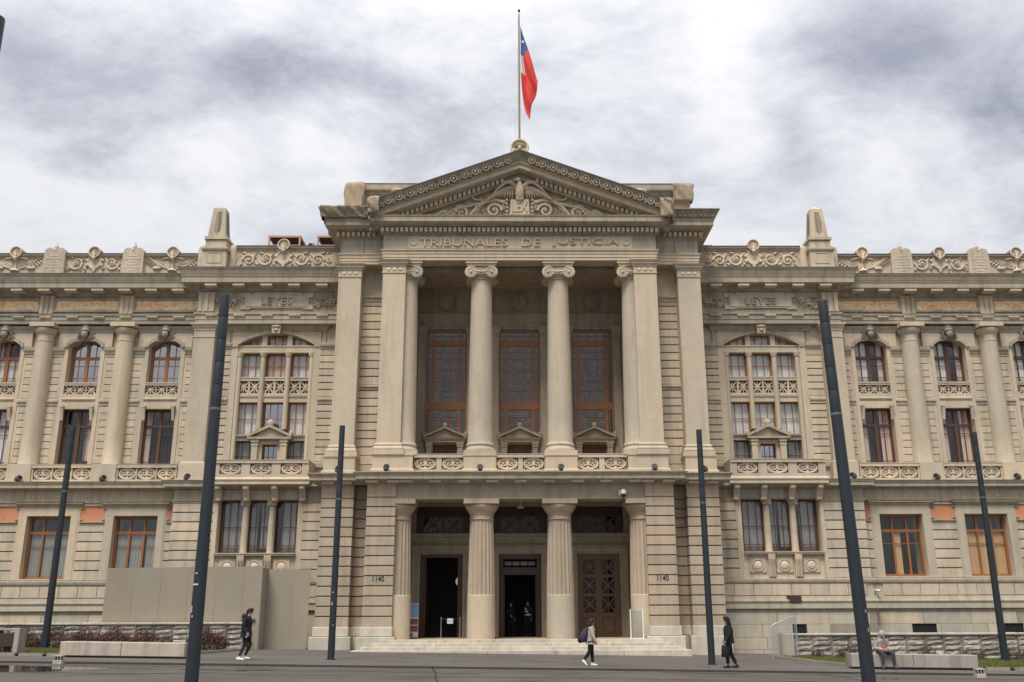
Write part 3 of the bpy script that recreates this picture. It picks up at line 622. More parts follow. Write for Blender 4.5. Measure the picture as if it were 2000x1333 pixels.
# loggia back wall
LW = [(-3.88, 1.10), (0.0, 1.10), (3.88, 1.10)]
mb = MB(); xs = [-5.42] + sum([[c - h, c + h] for c, h in LW], []) + [5.42]
for i in range(0, len(xs), 2): mb.box(xs[i], xs[i + 1], 4.0, 4.5, 8.1, 16.36)
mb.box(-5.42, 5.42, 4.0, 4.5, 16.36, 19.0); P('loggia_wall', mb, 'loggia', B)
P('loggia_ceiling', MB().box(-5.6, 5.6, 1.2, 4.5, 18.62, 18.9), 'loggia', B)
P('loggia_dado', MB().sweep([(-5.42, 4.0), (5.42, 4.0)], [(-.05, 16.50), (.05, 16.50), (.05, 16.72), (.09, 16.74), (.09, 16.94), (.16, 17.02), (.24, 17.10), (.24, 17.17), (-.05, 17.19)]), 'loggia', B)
for c, h in LW:
    for q in (-1, 1):
        a = MB().box(c + q * (h + .20) - .20, c + q * (h + .20) + .20, 3.90, 4.02, 9.2, 16.2)
        pp = P('loggia_pilaster', a, 'loggia', B)
        P('pilaster_capital', MB().sweep([(c + q * (h + .2) - .2, 4.0), (c + q * (h + .2) - .2, 3.9), (c + q * (h + .2) + .2, 3.9), (c + q * (h + .2) + .2, 4.0)], [(-.1, 16.0), (.03, 16.0), (.03, 16.08), (.0, 16.1), (.08, 16.25), (.12, 16.4), (.12, 16.5), (-.1, 16.5)]), 'loggia', pp)
    md = MB().ring(c, 17.90, .50, .50, .05, 3.98, .06, 28).ring(c, 17.90, .40, .40, .025, 3.99, .03, 28)
    P('medallion', md, 'loggia', B, smooth=40)
    P('frieze_panel', MB().box(c - 1.55, c + 1.55, 3.94, 4.001, 17.24, 17.30).box(c - 1.55, c - 1.5, 3.95, 4.001, 17.30, 18.5).box(c + 1.5, c + 1.55, 3.95, 4.001, 17.30, 18.5), 'loggia', B)
    # big timber window: side lights, leaded centre, two rails
    a, b_ = c - h, c + h
    xb = [(a + .40, .15), (b_ - .40, .15), (a + .24, .025), (b_ - .24, .025)] + [(c - .245, .05), (c + .245, .05)]
    zb = [(15.62, .30), (12.18, .38), (14.72, .045), (13.5, .045), (13.0, .02), (14.1, .02), (15.1, .02), (11.6, .025), (16.0, .025)]
    def gf(x, z, a=a, b_=b_):
        return 'leaded' if a + .45 < x < b_ - .45 else 'blueglass'
    window(a, b_, 10.70, 16.34, 4.16, xb, zb, 'wood', .10, glass_fn=gf, pane='leaded_pane', name='loggia_window')
    # aedicule: little door with pediment below each window
    dd = P('aedicule', MB().box(a, c - .62, 3.96, 4.4, 8.1, 10.70).box(c + .62, b_, 3.96, 4.4, 8.1, 10.70).box(c - .62, c + .62, 3.96, 4.4, 10.12, 10.70), 'loggia', B)
    for q in (-1, 1): P('aedicule_pilaster', MB().box(c + q * .80 - .13, c + q * .80 + .13, 3.74, 3.959, 8.1, 10.05).box(c + q * .80 - .16, c + q * .80 + .16, 3.71, 3.959, 9.95, 10.06).box(c + q * .80 - .18, c + q * .80 + .18, 3.69, 3.959, 10.07, 10.18), 'loggia', dd)
    P('aedicule_cornice', MB().sweep([(a - .02, 3.96), (c - 1.0, 3.96), (c - 1.0, 3.74), (c + 1.0, 3.74), (c + 1.0, 3.96), (b_ + .02, 3.96)], [(-.3, 10.20), (.02, 10.20), (.02, 10.30), (.08, 10.34), (.12, 10.42), (-.3, 10.43)]), 'loggia', dd)
    P('aedicule_pediment', MB().bar((c - 1.12, 10.46), (c + .02, 10.98), .10, (3.60, 3.95)).bar((c + 1.12, 10.46), (c - .02, 10.98), .10, (3.602, 3.95)).prism([(c - .98, 10.44), (c + .98, 10.44), (c, 10.90)], 3.76, 3.95), 'loggia', dd)
    P('acroterion', MB().ell((c, 3.72, 11.08), (.15, .12, .16), 10, 6).ell((c - 1.08, 3.74, 10.62), (.09, .09, .15), 8, 5).ell((c + 1.08, 3.74, 10.62), (.09, .09, .15), 8, 5), 'loggia', dd, smooth=60)
    dm = MB().box(c - .62, c + .62, 4.2, 4.3, 8.1, 10.12)
    for q in (-.47, -.16, .16, .47): dm.bev(c + q - .11, c + q + .11, 4.16, 4.22, 8.6, 9.95, .02)
    P('small_door', dm, 'wood_dark', dd)
P('window_backing', MB().box(-5.4, 5.4, 5.3, 5.4, 8.1, 18.6), 'dim', B)
P('ceiling_light', MB().box(-.60, .60, 4.75, 4.9, 10.95, 11.12), 'warmlamp', B)

# ------------------------------------------------ entablature and pediment
ENT_PATH = [(-9.15, 4.5), (-9.15, .6), (-6.9, .6), (-6.9, 0), (6.9, 0), (6.9, .6), (9.15, .6), (9.15, 4.5)]
ARCH = [(-.9, 18.795), (0, 18.795), (0, 18.95), (.03, 18.955), (.03, 19.12), (.06, 19.125), (.06, 19.26), (.12, 19.30), (.12, 19.345), (-.9, 19.35)]
P('entablature', MB().sweep(ENT_PATH, ARCH), 'stone_clean', B)
P('frieze', MB().sweep(ENT_PATH, [(-.9, 19.35), (0, 19.35), (0, 20.12), (.05, 20.14), (.05, 20.2), (-.9, 20.2)]), 'trim', B)
P('frieze_tablet', MB().bev(-5.68, 5.68, -.03, .05, 19.40, 20.08, .012), 'stone_clean', B)
for x in (-7.95, 7.95, -8.0, 8.0)[:2]: P('frieze_joint', MB().box(x - .012, x + .012, .585, .62, 19.36, 20.1), 'lead', B)
textmesh("TRIBUNALES", -5.02, -.62, 19.53, 19.94, -.028, .075, 'stone_clean', 'inscription', B)
textmesh("DE", .10, 1.02, 19.53, 19.94, -.028, .075, 'stone_clean', 'inscription', B)
textmesh("JUSTICIA", 1.62, 5.0, 19.53, 19.94, -.028, .075, 'stone_clean', 'inscription', B)
for x in (-5.38, 5.38): P('frieze_boss', MB().ring(x, 19.74, .15, .15, .03, -.04, .035, 20).disc(x, 19.74, .12, -.045, 0, 16), 'stone_clean', B, smooth=40)
def dentils(p0, p1, yf, z0, z1, w, gap, d):
    mb = MB(); n = int(abs(p1 - p0) / (w + gap)); st_ = (p1 - p0) / n
    for i in range(n): x = p0 + (i + .5) * st_; mb.box(x - w / 2, x + w / 2, yf, yf + d, z0, z1)
    return mb
P('dentil_row', dentils(-7.05, 7.05, -.30, 20.24, 20.46, .155, .085, .26), 'stone_clean', B, kind='stuff')
for s in (1, -1):
    P('dentil_row', dentils(7.32, 9.4, .30, 20.24, 20.46, .155, .085, .26), 'stone_clean', B, s, kind='stuff')
    mb = MB()
    for i in range(15): y = .6 + i * .24; mb.box(9.2, 9.45, y, y + .155, 20.24, 20.46)
    P('dentil_row', mb, 'stone_clean', B, s, kind='stuff')
BED = [(-.9, 20.2), (.08, 20.2), (.08, 20.475), (.16, 20.50), (.34, 20.53), (.34, 20.56), (.50, 20.60), (.52, 20.66), (.60, 20.665), (.60, 20.90), (.63, 20.92), (.66, 21.0), (-.9, 21.03)]
P('cornice', MB().sweep([(-7.1, .6), (-7.0, 0), (7.0, 0), (7.1, .6)], BED), 'trim', B)
for s in (1, -1):
    P('cornice', MB().sweep([(6.9, .602), (9.15, .602), (9.15, 5.2)], [(-.9, 20.2), (.06, 20.2), (.06, 20.475), (.16, 20.50), (.55, 20.58), (.70, 20.66), (.72, 20.665), (.72, 20.88), (.76, 20.90), (.78, 20.98), (-.9, 21.0)]), 'trim', B, s)
    P('gutter_sima', MB().sweep([(6.95, .603), (9.15, .603), (9.15, 5.2)], [(-.9, 21.0), (.76, 21.0), (.80, 21.06), (.84, 21.2), (.95, 21.36), (1.03, 21.42), (1.03, 21.47), (-.9, 21.48)]), 'stone_dirty', B, s)
    an = MB()
    for i in range(9): x = 7.6 + i * .27; an.ring(x, 21.2, .10, .12, .025, -.27, .03, 10).ell((x, -.25, 21.2), (.04, .03, .08), 6, 4)
    P('anthemion_band', an, 'stone_dirty', B, s, smooth=50, kind='stuff')
# raking cornices, tympanum
SL = (24.42 - 21.62) / 7.5
ang = math.atan(SL); ca, sa = math.cos(ang), math.sin(ang)
def zr(x): return 24.42 - SL * abs(x)
P('tympanum', MB().prism([(-6.6, 20.95), (6.6, 20.95), (0, 23.5)], .24, .8), 'trim', B)
P('pediment_body', MB().prism([(-7.3, 21.0), (7.3, 21.0), (0, 23.95)], .75, 5.2), 'lead', B)
for s in (1, -1):
    def rk(t0, t1, y0, y1):      # raking slab between vertical offsets below the top line
        return MB().prism([(0, 24.42 - t1), (7.62, zr(7.62) - t1), (7.62, zr(7.62) - t0), (0, 24.42 - t0)], y0, y1)
    rc = P('raking_cornice', rk(.52, .80, -.60, .78), 'stone_clean', B, s)
    P('raking_bed', rk(.80, .90, -.34, .70), 'trim', rc, s)
    P('raking_bed', rk(.90, 1.22, -.05, .60), 'trim', rc, s)
    P('raking_sima', MB().add([(0, -.66, 24.42 - .52), (7.62, -.66, zr(7.62) - .52), (0, -.74, 24.42 - .32), (7.62, -.74, zr(7.62) - .32), (0, -.92, 24.42 - .08), (7.62, -.92, zr(7.62) - .08), (0, -.95, 24.42), (7.62, -.95, zr(7.62)), (0, .8, 24.42), (7.62, .8, zr(7.62)), (0, .8, 24.42 - .5), (7.62, .8, zr(7.62) - .5)],
      [(0, 1, 3, 2), (2, 3, 5, 4), (4, 5, 7, 6), (6, 7, 9, 8), (8, 9, 11, 10), (10, 11, 1, 0), (1, 11, 9, 7, 5, 3), (0, 2, 4, 6, 8, 10)]), 'stone_dirty', rc, s)
    P('sima_edge', rk(-.045, 0.002, -.99, .9), 'lead', rc, s)
    P('sima_edge', rk(.50, .545, -.70, -.58), 'stone_clean', rc, s)
    an = MB()
    for i in range(13):
        x = .62 + i * .545; z = zr(x) - .30
        an.ring(x, z, .16, .17, .034, -.84, .07, 14); an.ell((x, -.84, z), (.075, .08, .10), 8, 5); an.ell((x, -.9, z - .02), (.03, .05, .05), 6, 4)
        xm = x + .2725; zm = zr(xm) - .30
        for k in (-1, 0, 1): an.ell((xm + k * .055, -.82, zm - .02 - .03 * abs(k)), (.024, .055, .15 - .04 * abs(k)), 6, 4)
        an.ring(xm, zm - .12, .07, .06, .022, -.80, .05, 8)
    P('anthemion_band', an, 'trim', rc, s, smooth=50, kind='stuff')
    dn = MB()
    for i in range(25):
        x = .9 + i * .24; w = .075; z = zr(x) - .92
        dn.prism([(x - w, z - .20 + SL * w), (x + w, z - .20 - SL * w), (x + w, z - SL * w), (x - w, z + SL * w)], -.27, -.04)
    P('dentil_row', dn, 'stone_clean', rc, s, kind='stuff')
# pediment relief
Y = .10
for s in (1, -1):
    rel = MB()
    for (x, z, r, a0, sg) in ((1.32, 21.55, .40, math.pi, -1), (2.95, 21.42, .33, 0, 1), (3.95, 21.27, .22, math.pi, -1)):
        rel.scroll(s * x, z, r, 1.4, a0 if s > 0 else math.pi - a0, sg * s, Y, .085)
    for (pts, w) in (([(.75, 22.0), (1.15, 22.12), (1.7, 22.05), (2.2, 21.75), (2.6, 21.2)], .095), ([(1.9, 21.95), (2.25, 21.9), (2.65, 21.78), (3.1, 21.8), (3.5, 21.5), (3.85, 21.1)], .08), ([(3.3, 21.35), (3.9, 21.55), (4.5, 21.2), (5.0, 21.12)], .065), ([(1.8, 22.1), (2.3, 22.15), (2.45, 22.3)], .06)):
        rel.loft([(s * x, Y, z) for x, z in pts], [(w * (1.2 - .1 * i), w) for i in range(len(pts))], 6)
    for (x0, z0, x1, z1, w) in ((1.9, 21.9, 2.7, 21.12, .13), (2.0, 21.5, 2.35, 21.08, .1), (1.85, 21.3, 1.75, 21.06, .1), (2.4, 21.9, 2.9, 21.95, .09), (3.4, 21.4, 4.3, 21.1, .1), (4.2, 21.3, 4.75, 21.35, .07), (4.4, 21.1, 5.2, 21.07, .07), (.9, 22.0, .75, 21.5, .1), (1.0, 22.15, 1.6, 22.2, .12), (1.7, 22.0, 2.2, 22.35, .08), (3.0, 21.8, 3.45, 21.85, .06), (3.6, 21.2, 3.3, 21.06, .08), (.8, 21.3, .95, 21.06, .08)):
        rel.leaf(s * x0, z0, s * x1, z1, w * 1.15, Y + .05, .2)
    for k in range(5): rel.ell((s * (.66 + .02 * math.sin(k * 2)), Y - .05, 22.1 - k * .21), (.085, .08, .085), 7, 5)
    rr2 = random.Random(4)
    for k in range(64):
        x = .75 + 4.6 * (k / 63) ** 1.1; zm = 21.05 + (1.25 - .235 * x) * rr2.uniform(.1, .95); a = rr2.uniform(-1.2, 2.6); l = rr2.uniform(.18, .34)
        rel.leaf(s * x, zm, s * (x + l * math.cos(a)), zm + l * math.sin(a) * .8, .06, Y + .08, .12)
    P('scroll_relief', rel, 'stone_clean', B, smooth=45)
bk_ = MB(); bk_.prism([(-.50, 21.30), (0, 21.28), (.0, 22.10), (-.46, 22.12)], -.03, .2).prism([(0, 21.28), (.50, 21.30), (.46, 22.12), (0, 22.10)], -.035, .2)
bk_.prism([(-.56, 21.07), (-.4, 21.05), (0, 21.08), (.4, 21.05), (.56, 21.07), (.58, 21.28), (.35, 21.25), (0, 21.29), (-.35, 21.25), (-.58, 21.28)], -.10, .2)
book = P('law_book', bk_, 'stone_clean', B)
textmesh("LEX", -.40, .40, 21.42, 21.98, -.036, .05, 'stone_clean', 'book_lettering', book)
eg = MB()
eg.loft([(0, .0, 22.05), (0, -.10, 22.35), (0, -.16, 22.65), (.0, -.18, 22.88), (-.03, -.22, 23.02)], [(.17, .14), (.24, .18), (.23, .17), (.14, .13), (.11, .11)], 10)
eg.ell((-.07, -.26, 23.10), (.13, .13, .115), 10, 6).loft([(-.16, -.30, 23.11), (-.27, -.32, 23.08), (-.29, -.32, 23.0)], [.06, .04, .012], 6)
for q in (-1, 1):
    eg.loft([(q * .14, -.06, 22.82), (q * .45, -.12, 23.04), (q * .74, -.12, 23.02), (q * 1.10, -.06, 22.72), (q * 1.48, .0, 22.28)], [(.10, .10), (.12, .10), (.11, .10), (.08, .08), (.03, .05)], 8)
    for k in range(11):
        t = k / 10; x0 = .30 + 1.05 * t; z0 = 22.92 - .60 * t * t; l = .78 - .05 * k
        eg.leaf(q * x0, z0, q * (x0 + .10 + .34 * t), z0 - l - .08, .07, -.02 - .006 * k, .10)
    for k in range(9):
        t = k / 8; x0 = .26 + .85 * t; z0 = 22.92 - .38 * t * t; eg.leaf(q * x0, z0, q * (x0 + .05 + .16 * t), z0 - .36, .065, -.08 - .004 * k, .08)
    eg.loft([(q * .09, -.08, 22.2), (q * .13, -.12, 22.10), (q * .15, -.16, 22.06)], [.08, .07, .03], 6)
P('eagle', eg, 'stone_clean', B, smooth=45)
# apex acroterion
ac = MB(); ac.box(-.62, .62, -.55, .2, 24.30, 24.42).prism([(-.75, 24.25), (-.62, 24.5), (-.45, 24.42), (-.45, 24.2)], -.5, .1).prism([(.75, 24.25), (.62, 24.5), (.45, 24.42), (.45, 24.2)], -.5, .1)
ac.lathe([(.05, 24.1), (.11, 24.3), (.07, 24.5), (.13, 24.66), (.05, 24.8)], 0, -.72, 12)
aco = P('apex_acroterion', ac, 'stone_clean', B, smooth=40)
sh = MB(); sh.disc(0, 24.80, .44, -.52, -.1, 28); sh.ring(0, 24.80, .43, .43, .06, -.54, .06, 26, R(-50), R(230))
sh2 = MB()
for k in range(9): a = R(15 + k * 18.75); sh2.leaf(0, 24.70, .40 * math.cos(a), 24.78 + .40 * math.sin(a), .045, -.53, .07)
P('shell', sh, 'gold', aco, smooth=40); P('shell_ribs', sh2, 'stone_dirty', aco)
P('shell_scroll', MB().scroll(-.24, 24.52, .16, 1.5, 0, 1, -.58, .05, False).scroll(.24, 24.52, .16, 1.5, math.pi, -1, -.58, .05, False), 'gold', aco, smooth=45)
# attic blocks behind the pediment
for s in (1, -1):
    at_ = P('attic_block', MB().box(5.7, 9.0, 2.0, 5.0, 21.4, 23.35), 'trim', B, s)
    P('attic_cornice', MB().sweep([(5.6, 4.8), (5.6, 2.0), (9.0, 2.0), (9.0, 4.8)], [(-.4, 23.30), (.05, 23.30), (.08, 23.42), (.22, 23.48), (.24, 23.55), (.24, 23.80), (.28, 23.86), (-.4, 23.88)]), 'trim', at_, s)
    P('attic_base', MB().sweep([(5.6, 4.8), (5.6, 2.0), (9.0, 2.0), (9.0, 4.8)], [(-.4, 22.3), (.10, 22.3), (.10, 22.5), (.04, 22.6), (-.4, 22.6)]), 'trim', at_, s)
    P('attic_console', MB().prismx([(2.0, 22.3), (1.75, 22.3), (1.72, 22.7), (1.5, 23.1), (1.45, 23.45), (2.0, 23.45)], 8.35, 9.1), 'stone', at_, s)
    P('attic_urn', MB().lathe([(.1, 22.55), (.22, 22.7), (.14, 22.85), (.34, 23.15), (.42, 23.25), (.4, 23.32)], 6.4, 1.6, 16), 'cream', at_, s, smooth=40)
# ================================================================== wings
BAY = 4.25; C0 = 18.85; XE = 31.6
COLX = [20.975, 25.225, 29.475]
def arch_z(xc, hw, spring, rise):
    r = (hw * hw + rise * rise) / (2 * rise)
    return lambda x: spring + math.sqrt(max(0, r * r - (x - xc) ** 2)) - (r - rise)
fret1 = MB()     # star fretwork square, unit size 1
for a in range(4):
    t = a * math.pi / 4; l = .5 / max(abs(math.cos(t)), abs(math.sin(t)))
    fret1.bar((-l * math.cos(t), -l * math.sin(t)), (l * math.cos(t), l * math.sin(t)), .17 if a % 2 else .09, (-.06 + .004 * a, .06))
fret1.disc(0, 0, .14, -.075, .06, 12)
FRET = mesh_of(fret1, 'star_fretwork', 'stone_clean')
mutw = mesh_of(MB().bev(-.31, .31, 0, .50, -.05, .055, .01).box(-.28, .28, .04, .46, -.075, -.05), 'mutule', 'stone_clean')
reg = MB().box(-.30, .30, 0, .10, -.02, .045)
for k in range(6): reg.lathe([(.035, -.085), (.045, -.02)], -.25 + .1 * k, .05, 6)
REG = mesh_of(reg, 'regula', 'stone')
tri = MB().box(-.36, .36, .05, .2, 0, .92).box(-.40, .40, -.02, .2, .92, 1.0)
for k in (-.27, 0, .27): tri.prism([(k - .085, 0), (k + .085, 0), (k + .085, .92), (k - .085, .92)], 0, .1)
TRI = mesh_of(tri, 'triglyph', 'stone')
mask = MB()
mask.loft([(0, -.02, .42), (0, -.06, .62), (0, -.02, .85)], [(.16, .22), (.20, .24), (.16, .22)], 8, (1, 0, 0))
mask.ell((0, -.20, .30), (.18, .16, .24), 12, 8).ell((0, -.34, .28), (.03, .05, .06), 6, 4).ell((0, -.33, .19), (.06, .03, .022), 6, 4)
mask.ell((-.06, -.325, .35), (.03, .02, .018), 6, 4).ell((.06, -.325, .35), (.03, .02, .018), 6, 4).ell((0, -.22, .50), (.20, .15, .10), 10, 6)
for q in (-1, 1):
    for k in range(7):
        a = R(-60 + k * 20); mask.leaf(q * .14, .20 + .04 * k, q * (.17 + .26 * math.cos(a)), .24 + .33 * math.sin(a), .075, -.05, .14)
    mask.scroll(q * .36, .16, .12, 1.3, 0, q, -.06, .03, False).scroll(q * .34, .46, .09, 1.3, 0, -q, -.06, .025, False)
    mask.loft([(q * .1, -.06, .08), (q * .25, -.05, -.02), (q * .45, -.05, -.06)], [.05, .045, .02], 6)
MASK = mesh_of(mask, 'mask_keystone', 'stone_dirty', smooth=45)
shm = MB()
n = 20; pr = [(.30, 0), (.37, 0), (.37, .06), (.34, .10), (.34, 1.1)]
vs_ = [(r * math.cos(2 * math.pi * k / n), y, r * math.sin(2 * math.pi * k / n)) for r, y in pr for k in range(n)]
shm.add(vs_, [(j * n + k, j * n + (k + 1) % n, (j + 1) * n + (k + 1) % n, (j + 1) * n + k) for j in range(4) for k in range(n)])
SHB = mesh_of(shm, 'ridge_tile', 'tile', smooth=40)
shm = MB().disc(0, 0, .33, .05, .2, 20).ring(0, 0, .34, .34, .045, 0, .05, 20)
for k in range(8): a = R(5 + k * 24.3); shm.leaf(0, -.08, .31 * math.cos(a), -.04 + .33 * math.sin(a), .045, .05, .06)
shm.lathe([(.06, -.55), (.12, -.42), (.07, -.32), (.10, -.18), (.04, -.02)], 0, -.02, 10).scroll(-.15, -.16, .09, 1.3, 0, 1, 0, .03, False).scroll(.15, -.16, .09, 1.3, math.pi, -1, 0, .03, False)
SHM = mesh_of(shm, 'shell_crest', 'cream', smooth=40)
def crest(xc, z0, wide, y, nsc):
    mb = MB(); mb.ring(xc, z0 + .62, .34, .38, .06, y, .07, 22).disc(xc, z0 + .62, .33, y - .02, y + .05, 20)
    mb.prism([(xc - .14, z0 + .24), (xc, z0 + .02), (xc + .14, z0 + .24)], y - .05, y + .05)
    for k in range(5):
        a = R(90 + 72 * k); a2 = a + R(36); mb.prism([(xc, z0 + .62), (xc + .06 * math.cos(a - R(36)), z0 + .62 + .06 * math.sin(a - R(36))), (xc + .17 * math.cos(a), z0 + .62 + .17 * math.sin(a)), (xc + .06 * math.cos(a2), z0 + .62 + .06 * math.sin(a2))], y - .045, y)
    mb.loft([(xc - .36, y, z0 + 1.02), (xc - .2, y - .03, z0 + .98), (xc, y - .04, z0 + 1.04), (xc + .2, y - .03, z0 + .98), (xc + .36, y, z0 + 1.02)], [.05] * 5, 6)
    for q in (-1, 1):
        mb.ell((xc + q * .42, y - .02, z0 + .70), (.09, .07, .10), 7, 5).ell((xc + q * .40, y - .02, z0 + .42), (.08, .07, .12), 7, 5)
        for i in range(nsc):
            cx = xc + q * (.95 + i * .92); r = .40 - .06 * i; up = 1 if i % 2 == 0 else -1
            mb.scroll(cx, z0 + .50 + .04 * up, r, 1.35, R(0) if q > 0 else math.pi, -q * up, y, .06)
            mb.leaf(cx - q * .2, z0 + .5, cx - q * .45, z0 + .95, .09, y, .1).leaf(cx + q * .1, z0 + .8, cx + q * .45, z0 + .95, .08, y, .1)
            mb.leaf(cx + q * .3, z0 + .3, cx + q * .5, z0 + .12, .07, y, .08).leaf(cx - q * .35, z0 + .3, cx - q * .55, z0 + .15, .08, y, .08)
    rq = random.Random(int(xc * 10))
    for k in range(16 + 16 * nsc):
        px = xc + rq.choice((-1, 1)) * rq.uniform(.45, .95 + .85 * nsc); pz = z0 + rq.uniform(.15, .95); a = rq.uniform(0, 6.28); l = rq.uniform(.14, .26)
        mb.leaf(px, pz, px + l * math.cos(a), pz + l * math.sin(a), .05, y + .01, .06)
    return mb
def scales(xc, z0, y):
    mb = MB(); mb.lathe([(.26, z0 + .10), (.22, z0 + .18), (.07, z0 + .26), (.06, z0 + .6), (.09, z0 + .8), (.06, z0 + 1.0), (.1, z0 + 1.08)], xc, y, 12)
    mb.loft([(xc - .62, y, z0 + .80), (xc - .3, y - .03, z0 + .86), (xc, y - .04, z0 + .84), (xc + .3, y - .03, z0 + .86), (xc + .62, y, z0 + .80)], [.04, .05, .05, .05, .04], 6)
    for q in (-1, 1):
        for k in range(8):
            a = R(18 + k * 13); mb.leaf(xc + q * .15, z0 + .22, xc + q * (.18 + .72 * math.cos(a)), z0 + .22 + .62 * math.sin(a), .05, y + .02, .07)
        mb.loft([(xc + q * .2, y, z0 + .25), (xc + q * .8, y - .02, z0 + .45), (xc + q * 1.45, y, z0 + .95)], [.04, .04, .02], 6)
        for k in range(7):
            t = k / 6; bx = xc + q * (.55 + .8 * t); bz = z0 + .36 + .48 * t
            mb.leaf(bx, bz, bx + q * .30, bz + .26, .055, y, .08).leaf(bx, bz, bx + q * .30, bz - .22, .055, y, .08)
        mb.ell((xc + q * .85, y - .03, z0 + .28), (.24, .07, .10), 10, 5)
    return mb
def frond(mb, x, z, h, y, sgn=1):
    mb.bar((x, z), (x, z + h), .03, (y - .035, y))
    for k in range(9):
        t = k / 8; zz_ = z + .08 + (h - .2) * t; l = .30 * (1 - .5 * abs(t - .35))
        for q in (-1, 1): mb.leaf(x, zz_, x + q * l * .72, zz_ + l * .75, .03, y, .05)
    return mb

for s in (1, -1):
    rnd = random.Random(5 + s)
    # ---------------------------------------------------------------- ground floor, inner bay
    g = P('wing_base_wall', MB().box(9.4, 11.0, 2.78, 4.3, -.6, 7.7).box(14.9, 17.07, 2.78, 4.3, -.6, 7.7).box(11.0, 14.9, 2.78, 4.3, -.6, 4.45).box(11.0, 14.9, 2.78, 4.3, 7.15, 7.7), 'stone', B, s)
    courses(g, 9.45, 10.72, 2.70, 3.32, 7.00, 8, 'stone', s, .1); courses(g, 15.12, 17.15, 2.70, 3.32, 7.00, 8, 'stone', s, .5)
    P('jamb_margin', MB().box(10.72, 10.98, 2.70, 2.79, 3.32, 7.0).box(14.92, 15.12, 2.70, 2.79, 3.32, 7.0), 'stone', g, s)
    P('string_course', MB().sweep([(9.45, 2.7), (10.98, 2.7)], [(-.05, 7.0), (.02, 7.0), (.02, 7.06), (.07, 7.10), (.07, 7.14), (-.05, 7.15)]).sweep([(14.92, 2.7), (17.15, 2.7), (17.15, 4)], [(-.05, 7.0), (.02, 7.0), (.02, 7.06), (.07, 7.10), (.07, 7.14), (-.05, 7.15)]), 'trim', g, s)
    P('wing_frieze', MB().box(9.45, 17.15, 2.69, 3.3, 7.16, 7.66), 'trim', g, s)
    # triple window with Ionic colonnettes
    for i in range(3):
        a = 10.98 + i * 1.313; b_ = a + 1.313
        cv = [[(0.02, .98, .02, .98, 'curtain_grey')], [(0, .40, 0, 1, 'curtain_grey'), (.55, 1, 0.1, 1, 'curtain_grey')], [(0.3, 1, 0, 1, 'curtain_grey')]][i if s > 0 else 2 - i]
        window(s * (a + .10), s * (b_ - .10), 4.57, 7.14, 3.25, [(s * (a + .46), .03), (s * (b_ - .46), .03)], [(4.95, .03), (5.85, .035), (4.80, .02)], 'wood_dark', .08, curtain=cv, name='window')
    for i in (1, 2):
        x = 10.98 + i * 1.313
        c = P('colonnette', MB().lathe([(.19, 4.57), (.17, 4.66), (.165, 5.35), (.155, 5.36)], x, 2.95, 20).box(x - .12, x + .12, 3.05, 3.3, 4.57, 7.14), 'stone_clean', B, s, smooth=40)
        P('fluted_shaft', fluted(x, 2.95, 5.35, 6.88, .165, .145, 12), 'stone', c, s)
        P('capital', MB().box(x - .22, x + .22, 2.72, 3.15, 7.04, 7.14).scroll(x - .15, 6.97, .10, 1.6, math.pi / 2, -1, 2.74, .03, False).scroll(x + .15, 6.97, .10, 1.6, math.pi / 2, 1, 2.74, .03, False).box(x - .16, x + .16, 2.76, 3.1, 6.9, 7.04), 'stone_clean', c, s, smooth=40)
        P('console', MB().prismx([(2.70, 3.34), (2.62, 3.36), (2.60, 3.9), (2.52, 4.2), (2.52, 4.44), (2.70, 4.44)], x - .17, x + .17).box(x - .09, x - .06, 2.5, 2.6, 3.4, 4.3).box(x + .06, x + .09, 2.5, 2.6, 3.4, 4.3), 'stone', B, s)
    P('window_sill', MB().sweep([(10.98, 2.70), (14.92, 2.70)], [(-.1, 4.44), (.12, 4.44), (.12, 4.50), (.16, 4.52), (.16, 4.57), (-.5, 4.575)]), 'stone_clean', B, s)
    for i in range(3):
        x = 10.98 + (i + .5) * 1.313
        pn = P('apron_panel', MB().bev(x - .42, x + .42, 2.715, 2.79, 3.55, 4.30, .03).ring(x, 3.92, .27, .27, .035, 2.71, .04, 22), 'stone', B, s, smooth=40)
        P('apron_disc', MB().ell((x, 2.71, 3.92), (.21, .06, .21), 16, 6), 'cream', pn, s, smooth=60)
    # ---------------------------------------------------------------- basement courses (inner bay and wing)
    base = P('basement_wall', MB().box(9.4, 17.2, 2.70, 3.2, -.8, 3.1).box(17.2, XE, 3.10, 3.6, -.8, 3.1), 'grey_band', B, s)
    path = [(9.45, 2.7), (17.2, 2.7), (17.2, 3.1), (XE, 3.1)]
    P('string_course', MB().sweep(path, [(-.1, 3.04), (.04, 3.04), (.10, 3.10), (.12, 3.18), (.12, 3.26), (.04, 3.30), (-.1, 3.31)]), 'trim', base, s)
    P('string_course', MB().sweep(path, [(-.1, 2.12), (.10, 2.12), (.16, 2.22), (.10, 2.34), (.06, 2.46), (-.1, 2.47)]), 'trim', base, s)
    P('ledge', MB().sweep(path, [(-.1, 1.86), (.18, 1.86), (.20, 1.88), (.20, 2.10), (-.1, 2.11)]), 'grey_band', base, s)
    P('ledge', MB().sweep(path, [(-.1, 1.72), (.10, 1.72), (.10, 1.855), (-.1, 1.856)]), 'stone_dirty', base, s)
    vents = [(12.9, 13.45)] if s > 0 else []
    for k in range(24):
        x0 = 9.47 + k * .925
        if x0 > XE - 1: break
        x1 = x0 + .90; yf = 2.64 if x1 < 17.2 else 3.04
        if x0 < 17.2 < x1: continue
        block('plinth_block', base, x0, x1, yf, 2.49, 3.03, .1, 'stone', s)
    rows = [(1.15, 1.71, 2.6), (.55, 1.14, 2.9), (.0, .54, 2.4), (-.7, -.01, 2.7)]
